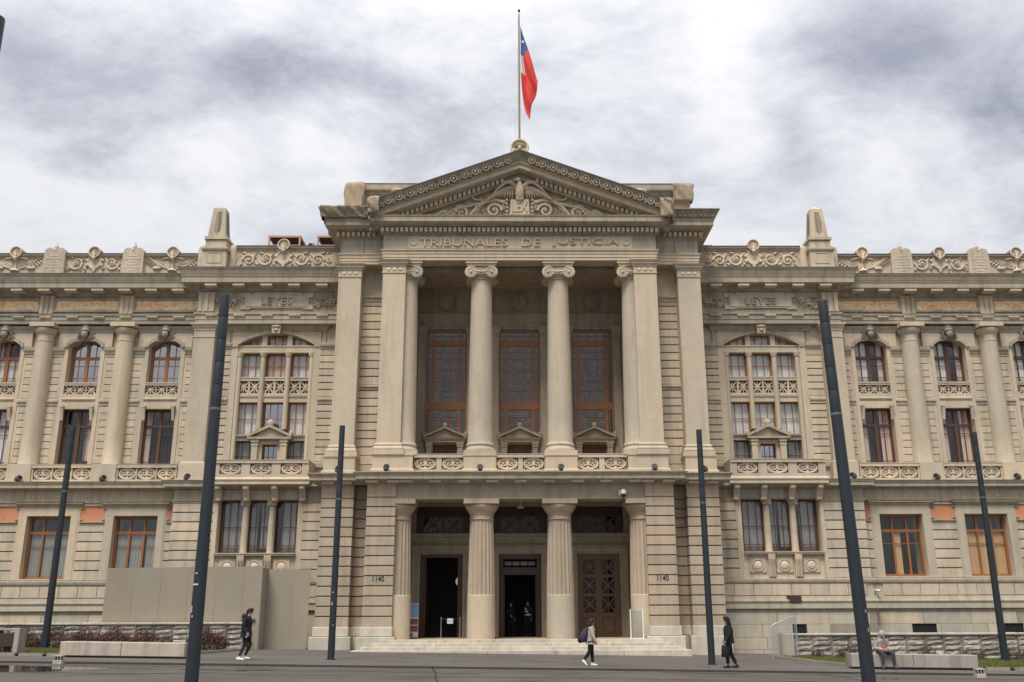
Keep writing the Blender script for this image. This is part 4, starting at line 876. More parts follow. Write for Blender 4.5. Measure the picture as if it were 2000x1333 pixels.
    for j, (za, zb_, w) in enumerate(rows):
        x = 9.47 - (j % 2) * .9
        while x < XE:
            w_ = w * rnd.uniform(.75, 1.2); x1 = x + w_
            for (lo, hi, yf) in ((9.47, 17.18, 2.62), (17.22, XE, 3.02)):
                a, b_ = max(x + .008, lo), min(x1 - .008, hi)
                if b_ - a > .2:
                    hole = None
                    if j == 1:
                        for (va, vb) in ((13.05, 13.75), (19.0, 20.2), (23.25, 24.45)):
                            if va < b_ and vb > a: hole = (va, vb)
                    if hole:
                        if hole[0] - a > .1: block('basement_block', base, a, hole[0], yf, za, zb_, .1, 'grey_band' if rnd.random() < .7 else 'stone', s, .01)
                        if b_ - hole[1] > .1: block('basement_block', base, hole[1], b_, yf, za, zb_, .1, 'grey_band', s, .01)
                    else: block('basement_block', base, a, b_, yf, za, zb_, .1, rnd.choice(['grey_band', 'grey_band', 'stone', 'stone_dirty']), s, .01)
            x = x1
    for (va, vb, yf) in ((13.05, 13.75, 2.62), (19.0, 20.2, 3.02), (23.25, 24.45, 3.02)):
        v = P('basement_window', MB().box(va, vb, yf + .075, yf + .078, .55, 1.14), 'dark', base, s)
        gr = MB()
        for k in range(9): x = va + (vb - va) * (k + .5) / 9; gr.box(x - .012, x + .012, yf + .04, yf + .06, .55, 1.14)
        P('grille', gr, 'black', v, s)
    if s > 0: P('air_vent', MB().box(13.0, 13.55, 2.46, 2.6, 2.16, 2.46).box(12.86, 13.0, 2.5, 2.6, 2.42, 2.48), 'rust', B)
    # ---------------------------------------------------------------- ground floor, long wing
    GC = [19.08 + 4.28 * k for k in range(3)]
    xs = [17.1] + sum([[c - 1.08, c + 1.08] for c in GC], []) + [XE]
    mb = MB()
    for i in range(0, len(xs), 2):
        if xs[i + 1] > xs[i]: mb.box(xs[i], xs[i + 1], 3.18, 4.4, 3.0, 7.7)
    for c in GC: mb.box(c - 1.08, c + 1.08, 3.18, 4.4, 3.0, 3.36).box(c - 1.08, c + 1.08, 3.18, 4.4, 6.40, 7.7)
    g = P('wing_base_wall', mb, 'stone', B, s)
    for k, c in enumerate(GC):
        lefts = (17.16 if k == 0 else c - 2.14); rights = c + 2.14
        for (a, b_) in ((lefts, c - 1.52), (c + 1.52, rights)):
            if b_ > XE: b_ = XE
            if b_ - a < .15: continue
            courses(g, a, b_, 3.10, 3.32, 6.08, 6, 'stone', s, .1)
            pn = P('stucco_panel', MB().box(a, b_, 3.13, 3.18, 6.14, 6.90), 'terracotta', B, s)
            P('panel_moulding', MB().box(a, b_, 3.02, 3.179, 6.08, 6.135).box(a, b_, 3.06, 3.179, 6.90, 6.96), 'trim', pn, s)
            e = b_ if b_ < c else a; q = 1 if b_ < c else -1
            for zz_ in (6.24, 6.80): P('corner_boss', MB().ell((e - q * .07, 3.09, zz_), (.08, .05, .07), 8, 5), 'stone_dirty', pn, s)
        ar = MB().box(c - 1.44, c - 1.085, 3.08, 3.3, 3.32, 6.42).box(c + 1.085, c + 1.44, 3.08, 3.3, 3.32, 6.42).box(c - 1.44, c + 1.44, 3.08, 3.3, 6.425, 6.86)
        ar.box(c - 1.52, c - 1.44, 3.10, 3.2, 3.32, 6.9).box(c + 1.44, c + 1.52, 3.10, 3.2, 3.32, 6.9)
        so = P('window_surround', ar, 'stone_clean', B, s)
        P('window_hood', MB().sweep([(c - 1.50, 3.4), (c - 1.50, 3.07), (c + 1.50, 3.07), (c + 1.50, 3.4)], [(-.1, 6.87), (.03, 6.87), (.06, 6.95), (.16, 7.0), (.16, 7.06), (.2, 7.10), (-.1, 7.11)]), 'trim', so, s)
        P('window_sill', MB().box(c - 1.48, c + 1.48, 3.04, 3.5, 3.315, 3.39), 'stone_clean', so, s)
        cv = [(.02, .32, .02, .74, 'curtain_grey', .1), (.36, .66, .02, .74, 'curtain_grey', .08), (.72, .98, .02, .74, 'curtain_grey', .1)]
        wl = 'wood'
        if s > 0 and k == 0: cv = [(.37, .52, .03, .72, 'plywood')]
        if s > 0 and k == 1: cv = [(.02, .98, .03, .72, 'plywood')]
        window(s * (c - 1.08), s * (c + 1.08), 3.39, 6.40, 3.52, [(s * (c - .36), .10), (s * (c + .36), .10)], [(5.62, .14), (5.0, .03)], wl, .11, curtain=cv)
    # greek key
    P('frieze_backing', MB().box(17.15, XE, 3.095, 3.19, 7.13, 7.67), 'stone', B, s)
    gk = MB(); u = .47; yk = 3.062; zb_ = 7.21; h = .39; t = .045
    for k in range(int((XE - 17.2) / u)):
        x = 17.22 + k * u
        for (a, b_) in (((0, 0), (0, 1)), ((0, 1), (.82, 1)), ((.82, 1), (.82, .25)), ((.82, .25), (.32, .25)), ((.32, .25), (.32, .65)), ((.32, .65), (.56, .65)), ((0, 0), (1, 0))):
            ax, az = x + a[0] * u * .9, zb_ + a[1] * h; bx, bz = x + (b_[0] * u * .9 if b_[0] < 1 else u), zb_ + b_[1] * h
            gk.box(min(ax, bx) - t / 2, max(ax, bx) + t / 2, yk + random.uniform(0, .004), yk + .05, min(az, bz) - t / 2, max(az, bz) + t / 2)
    P('meander_frieze', gk, 'stone', B, s)
    P('string_course', MB().sweep([(17.15, 3.1), (XE, 3.1)], [(-.1, 6.97), (.03, 6.97), (.03, 7.03), (.08, 7.07), (.08, 7.12), (-.1, 7.13)]), 'trim', g, s)
    # ---------------------------------------------------------------- belt cornices
    WB = [(-.6, 7.67), (.08, 7.67), (.12, 7.72), (.38, 7.75), (.44, 7.755), (.44, 7.91), (.47, 7.93), (.50, 8.0), (.54, 8.06), (-.6, 8.09)]
    P('belt_cornice', MB().sweep([(9.44, 2.7), (17.15, 2.7), (17.15, 4.2)], [(u_, z + .012) for u_, z in WB]), 'trim', B, s)
    P('belt_cornice', MB().sweep([(17.0, 3.1), (XE, 3.1)], WB), 'trim', B, s)
    P('roof_slab', MB().box(9.4, XE, 2.9, 4.7, 7.95, 8.09), 'stone', B, s)
    # ---------------------------------------------------------------- balcony of the inner bay
    bc = P('balcony', MB().sweep([(10.45, 3.4), (10.45, 2.15), (15.2, 2.15), (15.2, 3.4)], [(-.5, 7.83), (.06, 7.83), (.08, 7.85), (.08, 8.0), (.11, 8.02), (.13, 8.08), (.09, 8.14), (.02, 8.20), (-.5, 8.21)]).box(10.6, 15.05, 2.25, 3.4, 7.84, 8.2), 'stone_clean', B, s)
    balustrade(10.45, 15.2, 2.15, 8.205, 9.06, [11.32, 12.82, 14.32], 1.06, .6, s, bc)
    P('balcony_flank', MB().box(10.45, 10.75, 2.46, 3.6, 8.205, 9.05).box(14.9, 15.2, 2.46, 3.6, 8.205, 9.05), 'stone_clean', bc, s)
    for x in (10.75, 12.12, 13.52, 14.9):
        P('corbel', MB().prismx([(2.69, 7.05), (2.58, 7.08), (2.50, 7.2), (2.38, 7.5), (2.22, 7.62), (2.20, 7.83), (2.69, 7.83)], x - .15, x + .15).ell((x, 2.24, 7.68), (.17, .10, .10), 10, 6).ell((x, 2.55, 7.14), (.16, .08, .09), 10, 5), 'stone', bc, s, smooth=40)
    # ---------------------------------------------------------------- upper storeys, inner bay
    xc = 12.88; hw = 2.0; X0, X1 = xc - hw, xc + hw
    za = arch_z(xc, hw, 15.42, .62)
    wws = [P('wing_wall', MB().box(9.3, X0 - .34, 3.78, 4.6, 8.0, 16.5), 'stone', B, s), P('wing_wall', MB().box(X1 + .34, 16.2, 3.78, 4.6, 8.0, 16.5), 'stone', B, s)]
    fr_ = MB(); fr_.box(X0 - .34, X0, 3.70, 4.6, 8.0, 15.42).box(X1, X1 + .34, 3.70, 4.6, 8.0, 15.42)
    fr_.archfill(X0, X1, za, 16.46, 3.72, 4.6, 18).box(X0 - .34, X0, 3.721, 4.6, 15.42, 16.46).box(X1, X1 + .34, 3.721, 4.6, 15.42, 16.46)
    P('bay_surround', fr_, 'stone_clean', B, s)
    for w_, (a, b_) in zip(wws, ((9.2, X0 - .34), (X1 + .34, 16.05))):
        courses(w_, a, b_, 3.70, 9.2, 12.2, 8, 'stone', s, .1); courses(w_, a, b_, 3.70, 12.62, 14.84, 6, 'stone', s, .1)
        P('string_course', MB().sweep([(a, 3.7), (b_, 3.7)], [(-.05, 12.22), (.03, 12.22), (.03, 12.36), (.08, 12.40), (.08, 12.48), (.02, 12.60), (-.05, 12.61)]).sweep([(a, 3.7), (b_, 3.7)], [(-.05, 8.9), (.06, 8.9), (.06, 9.12), (.02, 9.18), (-.05, 9.19)]), 'trim', w_, s)
        P('impost', MB().box(a, b_, 3.70, 3.79, 14.86, 15.18).sweep([(a, 3.7), (b_, 3.7)], [(-.05, 15.19), (.03, 15.19), (.05, 15.27), (.12, 15.34), (.14, 15.44), (.14, 15.50), (-.05, 15.51)]), 'trim', w_, s)
    ring_ = MB()
    for i in range(18):
        a = X0 - .02 + (2 * hw + .04) * i / 18; b_ = X0 - .02 + (2 * hw + .04) * (i + 1) / 18
        zf = arch_z(xc, hw + .24, 15.50, .70)
        ring_.prism([(a, za(a) + .001), (b_, za(b_) + .001), (b_, zf(b_)), (a, zf(a))], 3.64, 3.73)
    ring_.box(X0 - .30, X0 - .02, 3.645, 3.73, 15.30, 15.56).box(X1 + .02, X1 + .30, 3.645, 3.73, 15.30, 15.56)
    P('arch_moulding', ring_, 'trim', B, s)
    P('bay_hood', MB().sweep([(X0 - .62, 3.8), (X0 - .62, 3.70), (X1 + .62, 3.70), (X1 + .62, 3.8)], [(-.1, 16.16), (.03, 16.16), (.03, 16.24), (.08, 16.28), (.12, 16.38), (.20, 16.42), (.20, 16.475), (-.1, 16.48)]).box(X0 - .60, X0 - .46, 3.68, 3.79, 15.52, 16.15).box(X1 + .46, X1 + .60, 3.68, 3.79, 15.52, 16.15), 'trim', B, s)
    P('keystone', MB().prism([(xc - .20, 15.98), (xc + .20, 15.98), (xc + .26, 16.5), (xc - .26, 16.5)], 3.40, 3.75).ell((xc, 3.42, 16.35), (.25, .12, .10), 10, 6).ell((xc, 3.42, 16.16), (.15, .10, .12), 10, 6), 'stone', B, s, smooth=40)
    lx = [X0 + i * (2 * hw / 3) for i in range(4)]
    # mullions, transoms, spandrels
    P('bay_transom', MB().box(X0, X1, 3.80, 4.25, 15.02, 15.40).box(X0, X1, 3.76, 4.2, 15.34, 15.405), 'stone_clean', B, s)
    for x in lx[1:3]: P('bay_mullion', MB().box(x - .13, x + .13, 3.84, 4.25, 15.40, za(x) + .02), 'stone_clean', B, s)
    for i, x in enumerate(lx):
        x_ = x + (.10 if i == 0 else -.10 if i == 3 else 0)
        zb0 = 9.1 if i in (0, 3) else 10.9
        P('colonnette', MB().lathe([(.13, zb0), (.13, 14.80), (.17, 14.82), (.17, 14.88), (.20, 14.94), (.20, 15.02)], x_, 3.84, 16).box(x_ - .09, x_ + .09, 3.86, 4.2, zb0, 15.02), 'stone_clean', B, s, smooth=40)
    for i in range(3):
        a, b_ = lx[i] + .09, lx[i + 1] - .09; m_ = (a + b_) / 2
        sp = P('spandrel', MB().box(a, b_, 3.90, 4.25, 12.36, 12.84).sweep([(a, 3.90), (b_, 3.90)], [(-.05, 12.62), (.04, 12.62), (.06, 12.70), (.06, 12.74), (-.05, 12.75)]).box(a, b_, 3.86, 4.1, 13.50, 13.64).box(a, b_, 3.83, 4.12, 13.641, 13.70).box(m_ - .05, m_ + .05, 3.9, 4.05, 12.84, 13.5).box(a, a + .05, 3.9, 4.05, 12.84, 13.5).box(b_ - .05, b_, 3.9, 4.05, 12.84, 13.5), 'stone_clean', B, s)
        for q in (-1, 1):
            inst('star_fretwork', FRET, sp, (s * (m_ + q * .29), 3.98, 13.17), (.47, .8, .62))
        P('panel_back', MB().box(a, b_, 4.2, 4.24, 12.84, 13.55), 'dim', sp, s)
        cw = ['curtain', 'blind' if s < 0 else 'curtain', 'curtain'][i]
        hb = (b_ - a) / 3
        def cols(): return [(s * (a + hb), .03), (s * (a + 2 * hb), .03)]
        window(s * a, s * b_, 15.40, 16.05, 4.20, cols(), [], 'wood', .06, curtain=[(0, 1, 0, 1, cw)], name='fanlight')
        window(s * a, s * b_, 13.64, 15.03, 4.20, cols(), [(14.34, .03)], 'wood', .07, curtain=[(0, 1, 0, 1, cw)])
        cl = [(0, 1, 0, 1, 'curtain')] if i != 1 or s > 0 else []
        window(s * a, s * b_, 10.62, 12.37, 4.20, cols(), [(11.5, .03)], 'wood', .07, curtain=cl)
        if i != 1: window(s * a, s * b_, 9.1, 10.36, 4.20, cols(), [(9.55, .03)], 'wood_dark', .07, curtain=[(0, 1, 0, 1, 'curtain_grey')])
    P('bay_entablature', MB().box(X0, X1, 3.88, 4.25, 10.32, 10.60).sweep([(X0, 3.88), (X1, 3.88)], [(-.05, 10.48), (.04, 10.48), (.10, 10.56), (.10, 10.62), (-.05, 10.63)]), 'trim', B, s)
    ae = P('aedicule', MB().box(xc - .62, xc - .40, 3.80, 4.25, 9.0, 10.32).box(xc + .40, xc + .62, 3.80, 4.25, 9.0, 10.32).box(xc - .40, xc + .40, 3.80, 4.25, 10.12, 10.32), 'stone_clean', B, s)
    for q in (-1, 1): P('aedicule_pilaster', MB().box(xc + q * .74 - .15, xc + q * .74 + .15, 3.62, 3.95, 9.0, 10.2).box(xc + q * .74 - .18, xc + q * .74 + .18, 3.59, 3.95, 10.02, 10.10).box(xc + q * .74 - .20, xc + q * .74 + .20, 3.57, 3.95, 10.2, 10.34), 'stone_clean', ae, s)
    P('aedicule_pediment', MB().box(xc - 1.12, xc + 1.12, 3.50, 3.9, 10.36, 10.46).bar((xc - 1.14, 10.50), (xc + .02, 11.04), .13, (3.48, 3.9)).bar((xc + 1.14, 10.50), (xc - .02, 11.04), .13, (3.482, 3.9)).prism([(xc - .95, 10.46), (xc + .95, 10.46), (xc, 10.95)], 3.66, 3.9), 'trim', ae, s)
    P('acroterion', MB().ell((xc, 3.66, 11.20), (.19, .12, .20), 12, 6).ell((xc - 1.08, 3.66, 10.66), (.10, .09, .16), 8, 5).ell((xc + 1.08, 3.66, 10.66), (.10, .09, .16), 8, 5), 'stone_clean', ae, s, smooth=60)
    window(s * (xc - .40), s * (xc + .40), 9.0, 10.12, 4.1, [(s * (xc - .13), .025), (s * (xc + .13), .025)], [(9.5, .025)], 'wood_dark', .07, parent=ae)
    for i, x in enumerate((lx[0] + .67, lx[1] + .67, lx[2] + .67)): pass
    # pilaster of the inner bay
    p_ = P('pilaster', MB().box(16.05, 17.15, 3.30, 4.6, 9.0, 16.48), 'stone_clean', B, s)
    P('pilaster_pedestal', MB().box(15.95, 17.25, 3.18, 4.4, 8.07, 9.0).box(15.90, 17.30, 3.13, 4.4, 8.07, 8.3), 'stone_clean', p_, s)
    P('pilaster_base', MB().sweep([(16.05, 4.5), (16.05, 3.3), (17.15, 3.3), (17.15, 4.5)], [(-.2, 9.0), (.07, 9.0), (.07, 9.1), (.02, 9.15), (-.2, 9.15)]), 'stone_clean', p_, s)
    P('pilaster_capital', MB().sweep([(16.05, 4.5), (16.05, 3.3), (17.15, 3.3), (17.15, 4.5)], [(-.2, 15.72), (.03, 15.72), (.03, 15.77), (-.2, 15.78)]).sweep([(16.05, 4.5), (16.05, 3.3), (17.15, 3.3), (17.15, 4.5)], [(-.2, 16.1), (.03, 16.1), (.03, 16.18), (.10, 16.28), (.10, 16.34), (.18, 16.4), (.18, 16.47), (-.2, 16.48)]), 'stone_clean', p_, s)
    # ---------------------------------------------------------------- entablature of the inner bay
    path = [(9.1, 3.3), (17.15, 3.3), (17.15, 5)]
    P('architrave', MB().sweep(path, [(-1.2, 16.48), (0, 16.48), (0, 16.70), (.03, 16.71), (.03, 16.96), (.09, 16.98), (.09, 17.08), (-1.2, 17.09)]), 'trim', B, s)
    P('frieze', MB().sweep(path, [(-1.2, 17.09), (-.02, 17.09), (-.02, 18.25), (-1.2, 18.26)]), 'trim', B, s)
    MUT1 = [10.45 + 1.46 * k for k in range(5)]
    for x in MUT1: inst('regula', REG, B, (s * x, 3.185, 16.92))
    P('leyes_tablet', MB().box(11.28, 14.52, 3.21, 3.33, 17.40, 18.02).box(11.20, 14.60, 3.24, 3.33, 17.32, 18.10).box(11.6, 14.2, 3.235, 3.33, 18.10, 18.2).box(10.98, 11.5, 3.245, 3.33, 17.26, 17.5).box(14.3, 14.82, 3.245, 3.33, 17.26, 17.5).box(10.98, 11.45, 3.245, 3.33, 17.92, 18.18).box(14.35, 14.82, 3.245, 3.33, 17.92, 18.18), 'stone', B, s)
    textmesh("LEYES", s * 12.90 - .82, s * 12.90 + .82, 17.52, 17.90, 3.212, .085, 'trim', 'inscription', B)
    for (xo, q) in ((10.35, -1), (15.45, 1)):
        fb = MB()
        rq = random.Random(int(xo * 7))
        for k in range(30):
            px, pz = xo + rq.uniform(-.5, .5), 17.66 + rq.uniform(-.22, .26); a = rq.uniform(0, 6.28); l = rq.uniform(.18, .34)
            fb.leaf(px, pz, px + l * math.cos(a), pz + .7 * l * math.sin(a), .06, 3.27 - .002 * k, .10)
        for k in range(6): fb.ell((xo + rq.uniform(-.35, .35), 3.22, 17.66 + rq.uniform(-.15, .18)), (.07, .06, .07), 7, 5)
        fb.scroll(xo - .35, 17.75, .15, 1.3, 0, q, 3.23, .035, False).scroll(xo + .35, 17.45, .13, 1.3, 0, -q, 3.23, .035, False)
        P('frieze_relief', fb, 'stone', B, s, smooth=45)
    o = inst('triglyph', TRI, B, (s * 16.62, 3.18, 17.12), (1.2, 1, 1.05))
    for x in MUT1: inst('mutule', mutw, B, (s * x, 2.62, 18.42))
    CW = [(-1.2, 18.26), (.04, 18.26), (.08, 18.40), (.14, 18.48), (.62, 18.53), (.62, 18.56), (.68, 18.565), (.68, 18.84), (.71, 18.87), (.73, 18.95), (.76, 19.02), (.82, 19.2), (.88, 19.28), (.88, 19.32), (-1.2, 19.34)]
    P('cornice', MB().sweep(path, CW), 'trim', B, s); P('cornice_flashing', MB().sweep(path, [(-.6, 19.335), (.90, 19.325), (.90, 19.36), (-.6, 19.37)]), 'lead', B, s)
    pa = P('parapet', MB().box(9.2, 15.3, 3.55, 4.2, 19.3, 20.72), 'stone_clean', B, s)
    P('parapet_coping', MB().sweep([(9.2, 3.55), (15.35, 3.55)], [(-.65, 20.68), (.04, 20.68), (.08, 20.76), (.16, 20.82), (.16, 20.90), (-.65, 20.92)]), 'trim', pa, s)
    P('coping_lead', MB().sweep([(9.2, 3.55), (15.35, 3.55)], [(-.65, 20.921), (.19, 20.90), (.19, 20.94), (-.65, 20.96)]), 'lead', pa, s)
    P('crest_relief', crest(12.78, 19.68, 0, 3.52, 2), 'cream', pa, s, smooth=45)
    sc_ = inst('shell_crest', SHM, B, (s * 12.78, 3.36, 20.98), (.9, 1, .9)); P('ridge_tile', MB(), None) if False else None
    t_ = inst('ridge_tile', SHB, B, (s * 12.78, 3.45, 20.98), (.9, 1, .9))
    # obelisk
    ob = P('obelisk', MB().add([(15.89, 3.07, 21.32), (16.83, 3.07, 21.32), (16.83, 4.0, 21.32), (15.89, 4.0, 21.32), (16.03, 3.21, 23.05), (16.69, 3.21, 23.05), (16.69, 3.87, 23.05), (16.03, 3.87, 23.05), (16.36, 3.54, 23.32)],
        [(3, 2, 1, 0), (0, 1, 5, 4), (1, 2, 6, 5), (2, 3, 7, 6), (3, 0, 4, 7), (4, 5, 8), (5, 6, 8), (6, 7, 8), (7, 4, 8)]), 'stone', B, s)
    P('obelisk_pedestal', MB().box(15.72, 17.0, 3.0, 4.3, 19.34, 20.55).sweep([(15.72, 4.2), (15.72, 3.0), (17.0, 3.0), (17.0, 4.2)], [(-.2, 20.5), (.06, 20.5), (.10, 20.58), (.10, 20.66), (-.2, 20.67)]).sweep([(15.72, 4.2), (15.72, 3.0), (17.0, 3.0), (17.0, 4.2)], [(-.2, 19.34), (.10, 19.34), (.10, 19.55), (-.2, 19.62)]).box(15.80, 16.92, 3.08, 4.2, 20.67, 21.12).box(15.74, 16.98, 3.0, 4.25, 21.16, 21.32), 'stone', ob, s)
    P('pedestal_panel', MB().box(15.98, 16.74, 2.975, 3.01, 19.78, 19.82).box(15.98, 16.74, 2.975, 3.01, 20.36, 20.40).box(15.98, 16.02, 2.977, 3.01, 19.82, 20.36).box(16.70, 16.74, 2.977, 3.01, 19.82, 20.36), 'stone_clean', ob, s)
    fd = frond(MB(), 16.36, 21.5, 1.35, 3.065); fd2 = MB(); fd2.v = [(x, y + (z - 21.32) * .081, z) for x, y, z in fd.v]; fd2.f = fd.f
    P('palm_frond', fd2, 'stone_dirty', ob, s)
    fd3 = MB(); fd3.v = [(15.885 + (z - 21.32) * .081 + (y - 3.065), 3.6 + (x - 16.36), z) for x, y, z in fd.v]; fd3.f = fd.f
    P('palm_frond', fd3, 'stone_dirty', ob, s)
    hf = MB()
    for q in (15.55, 17.16): hf.lathe([(.26, 19.34), (.26, 20.75), (.22, 20.9), (.12, 21.0), (.01, 21.03)], q, 3.62, 20)
    P('pedestal_flank', hf, 'stone_clean', ob, s, smooth=50)
    # ---------------------------------------------------------------- upper storeys, long wing
    mb = MB()
    xs = [17.0] + sum([[C0 + BAY * k - .85, C0 + BAY * k + .85] for k in range(3)], []) + [XE]
    for i in range(0, len(xs), 2): mb.box(xs[i], xs[i + 1], 4.18, 5.0, 8.0, 16.6)
    for k in range(3):
        c = C0 + BAY * k
        mb.box(c - .85, c + .85, 4.18, 5.0, 12.15, 12.62); mb.box(c - .85, c + .85, 4.18, 5.0, 8.0, 9.1)
        mb.archfill(c - .85, c + .85, arch_z(c, .85, 15.46, .36), 16.6, 4.18, 5.0, 12)
    w_ = P('wing_wall', mb, 'stone', B, s)
    for k in range(3):
        c = C0 + BAY * k; za = arch_z(c, .85, 15.46, .36)
        P('window_surround', MB().box(c - 1.06, c - .856, 4.06, 4.3, 9.1, 15.455).box(c + .856, c + 1.06, 4.06, 4.3, 9.1, 15.455), 'stone_clean', B, s)
        for (a, b_, m0, m1) in ((c - 2.12, c - 1.20, c - 1.20, c - 1.06), (c + 1.20, c + 2.12, c + 1.06, c + 1.20)):
            a = max(a, 17.15); b_ = min(b_, XE)
            courses(w_, a, b_, 4.10, 9.2, 12.2, 8, 'stone', s, .1, .035); courses(w_, a, b_, 4.10, 12.62, 14.84, 6, 'stone', s, .1, .035)
            P('jamb_margin', MB().box(m0, m1, 4.10, 4.2, 9.2, 14.84), 'stone', w_, s)
            a2, b2 = min(a, m0), max(b_, m1)
            P('impost', MB().box(a2, b2, 4.10, 4.2, 14.86, 15.0).sweep([(a2, 4.1), (b2, 4.1)], [(-.05, 15.01), (.03, 15.01), (.05, 15.1), (.12, 15.2), (.14, 15.30), (.14, 15.37), (-.05, 15.38)]), 'trim', w_, s)
            P('string_course', MB().sweep([(a2, 4.1), (b2, 4.1)], [(-.05, 12.22), (.03, 12.22), (.03, 12.36), (.08, 12.40), (.08, 12.48), (.02, 12.60), (-.05, 12.61)]).sweep([(a2, 4.1), (b2, 4.1)], [(-.05, 8.9), (.06, 8.9), (.06, 9.12), (.02, 9.18), (-.05, 9.19)]), 'trim', w_, s)
        # arch frame
        fa = MB(); fa.archfill(c - .85, c + .85, lambda x: za(x) + .002, 16.2, 4.0, 4.19, 12).box(c - 1.42, c - .85, 4.0, 4.19, 15.40, 16.2).box(c + .85, c + 1.42, 4.0, 4.19, 15.40, 16.2)
        af = P('arch_frame', fa, 'stone_clean', B, s)
        rg = MB(); zf = arch_z(c, 1.02, 15.56, .42)
        for i in range(12):
            a = c - .86 + 1.72 * i / 12; b_ = c - .86 + 1.72 * (i + 1) / 12
            rg.prism([(a, za(a) - .002), (b_, za(b_) - .002), (b_, zf(b_)), (a, zf(a))], 3.95, 4.01)
        P('arch_moulding', rg.box(c - 1.0, c - .87, 3.95, 4.01, 15.38, 15.62).box(c + .87, c + 1.0, 3.95, 4.01, 15.38, 15.62), 'trim', af, s)
        P('arch_hood', MB().sweep([(c - 1.44, 4.2), (c - 1.44, 4.0), (c + 1.44, 4.0), (c + 1.44, 4.2)], [(-.05, 16.18), (.03, 16.18), (.06, 16.28), (.14, 16.40), (.16, 16.50), (-.05, 16.55)]), 'trim', af, s)
        inst('mask_keystone', MASK, af, (s * c, 3.98, 15.75))
        # fretwork balcony
        fb_ = P('window_balcony', MB().box(c - .86, c + .86, 4.08, 4.5, 12.40, 12.84).sweep([(c - .86, 4.08), (c + .86, 4.08)], [(-.05, 12.5), (.05, 12.5), (.08, 12.58), (.02, 12.64), (-.05, 12.65)]).box(c - .86, c + .86, 4.05, 4.3, 13.30, 13.40).box(c - .86, c + .86, 4.02, 4.32, 13.401, 13.46), 'stone_clean', B, s)
        for q in (-1, 0, 1): inst('star_fretwork', FRET, fb_, (s * (c + q * .57), 4.16, 13.07), (.47, .8, .45))
        P('balcony_post', MB().box(c - .31, c - .26, 4.1, 4.22, 12.84, 13.3).box(c + .26, c + .31, 4.1, 4.22, 12.84, 13.3), 'stone_clean', fb_, s)
        P('panel_back', MB().box(c - .85, c + .85, 4.40, 4.44, 12.8, 13.38), 'dim', fb_, s)
        for q in (-1, 1): P('bracket', MB().prismx([(4.06, 11.4), (4.02, 11.45), (4.02, 11.55), (3.90, 11.95), (3.88, 12.1), (4.06, 12.1)], c + q * .76 - .07, c + q * .76 + .07).box(c + q * .76 - .09, c + q * .76 + .09, 3.86, 4.2, 12.1, 12.2), 'stone', fb_, s, smooth=30)
        P('balcony_lintel', MB().box(c - .85, c + .85, 4.06, 4.4, 12.05, 12.4), 'stone_clean', fb_, s)
        # windows
        if s > 0: cu_ = [(0, .24, 0, 1, 'pinkblind'), (.26, .48, 0, 1, 'curtain'), (.78, 1, 0, 1, 'pinkblind')]; cl_ = [(0, .28, 0, 1, 'pinkblind'), (.66, 1, 0, 1, 'blind')]
        elif k == 2: cu_ = [(0, .3, 0, 1, 'blind'), (.3, 1, 0, .6, 'curtain')]; cl_ = [(0, 1, 0, 1, 'curtain')]
        else: cu_ = []; cl_ = [(0, .22, 0, 1, 'pinkblind')] if k == 0 else [(.7, 1, .1, 1, 'pinkblind')]
        mt = 'wood' if s < 0 else 'wood_dark'
        window(s * (c - .85), s * (c + .85), 13.38, 15.84, 4.52, [(s * c, .17), (s * (c - .43), .03), (s * (c + .43), .03)], [(14.88, .15), (14.45, .03), (13.80, .03)], mt, .10, curtain=cu_)
        window(s * (c - .85), s * (c + .85), 9.1, 12.1, 4.52, [(s * c, .15), (s * (c - .43), .03), (s * (c + .43), .03)], [(11.18, .13), (10.75, .03), (9.3, .03)], 'wood_dark', .10, curtain=cl_)
        # balustrade below
        x0, x1 = max(c - 1.42, 17.2), min(c + 1.42, XE)
        balustrade(x0 - .1, x1 + .1, 3.25, 8.095, 9.02, [c - .98, c, c + .98], .92, .6, s)
        # marble panel
        y = 3.68
        mp_ = P('marble_panel', MB().box(c - 1.66, c + 1.66, 3.69, 3.75, 17.36, 17.88), 'marble', B, s)
        P('panel_moulding', MB().box(c - 1.78, c + 1.78, 3.62, 3.75, 17.88, 17.96).box(c - 1.78, c + 1.78, 3.62, 3.75, 17.24, 17.355).box(c - 1.78, c - 1.665, 3.622, 3.75, 17.355, 17.88).box(c + 1.665, c + 1.78, 3.622, 3.75, 17.355, 17.88), 'trim', mp_, s)
        # parapet ornament
        P('parapet_relief', scales(c, 19.52, 3.86) if k != 1 else crest(c, 19.55, 0, 3.86, 1), 'cream', B, s, smooth=45)
        inst('shell_crest', SHM, B, (s * c, 3.70, 20.68), (.88, 1, .88)); inst('ridge_tile', SHB, B, (s * c, 3.78, 20.68), (.88, 1, .88))
    for x in COLX:
        cl = P('column', MB().lathe([(.52, 9.02), (.52, 9.1), (.495, 9.14), (.49, 10.5), (.48, 12.5), (.455, 15.6), (.455, 16.05)], x, 4.02, 36), 'stone_clean', B, s, smooth=40)
        P('necking', MB().lathe([(.455, 15.62), (.475, 15.63), (.475, 15.67), (.455, 15.68)], x, 4.02, 36), 'stone_clean', cl, s, smooth=40)
        P('echinus', MB().lathe([(.46, 15.98), (.54, 16.08), (.61, 16.22), (.62, 16.32), (.5, 16.36)], x, 4.02, 36), 'stone_clean', cl, s, smooth=40)
        P('abacus', MB().bev(x - .65, x + .65, 3.36, 4.5, 16.365, 16.59, .012), 'stone_clean', cl, s)
        pe = P('pedestal', MB().box(x - .60, x + .60, 3.16, 4.5, 8.09, 9.02).box(x - .63, x + .63, 3.13, 4.5, 8.09, 8.25), 'stone_clean', B, s)
        inst('triglyph', TRI, B, (s * x, 3.58, 17.12))
        # tablets of the law on the parapet
        tb = MB()
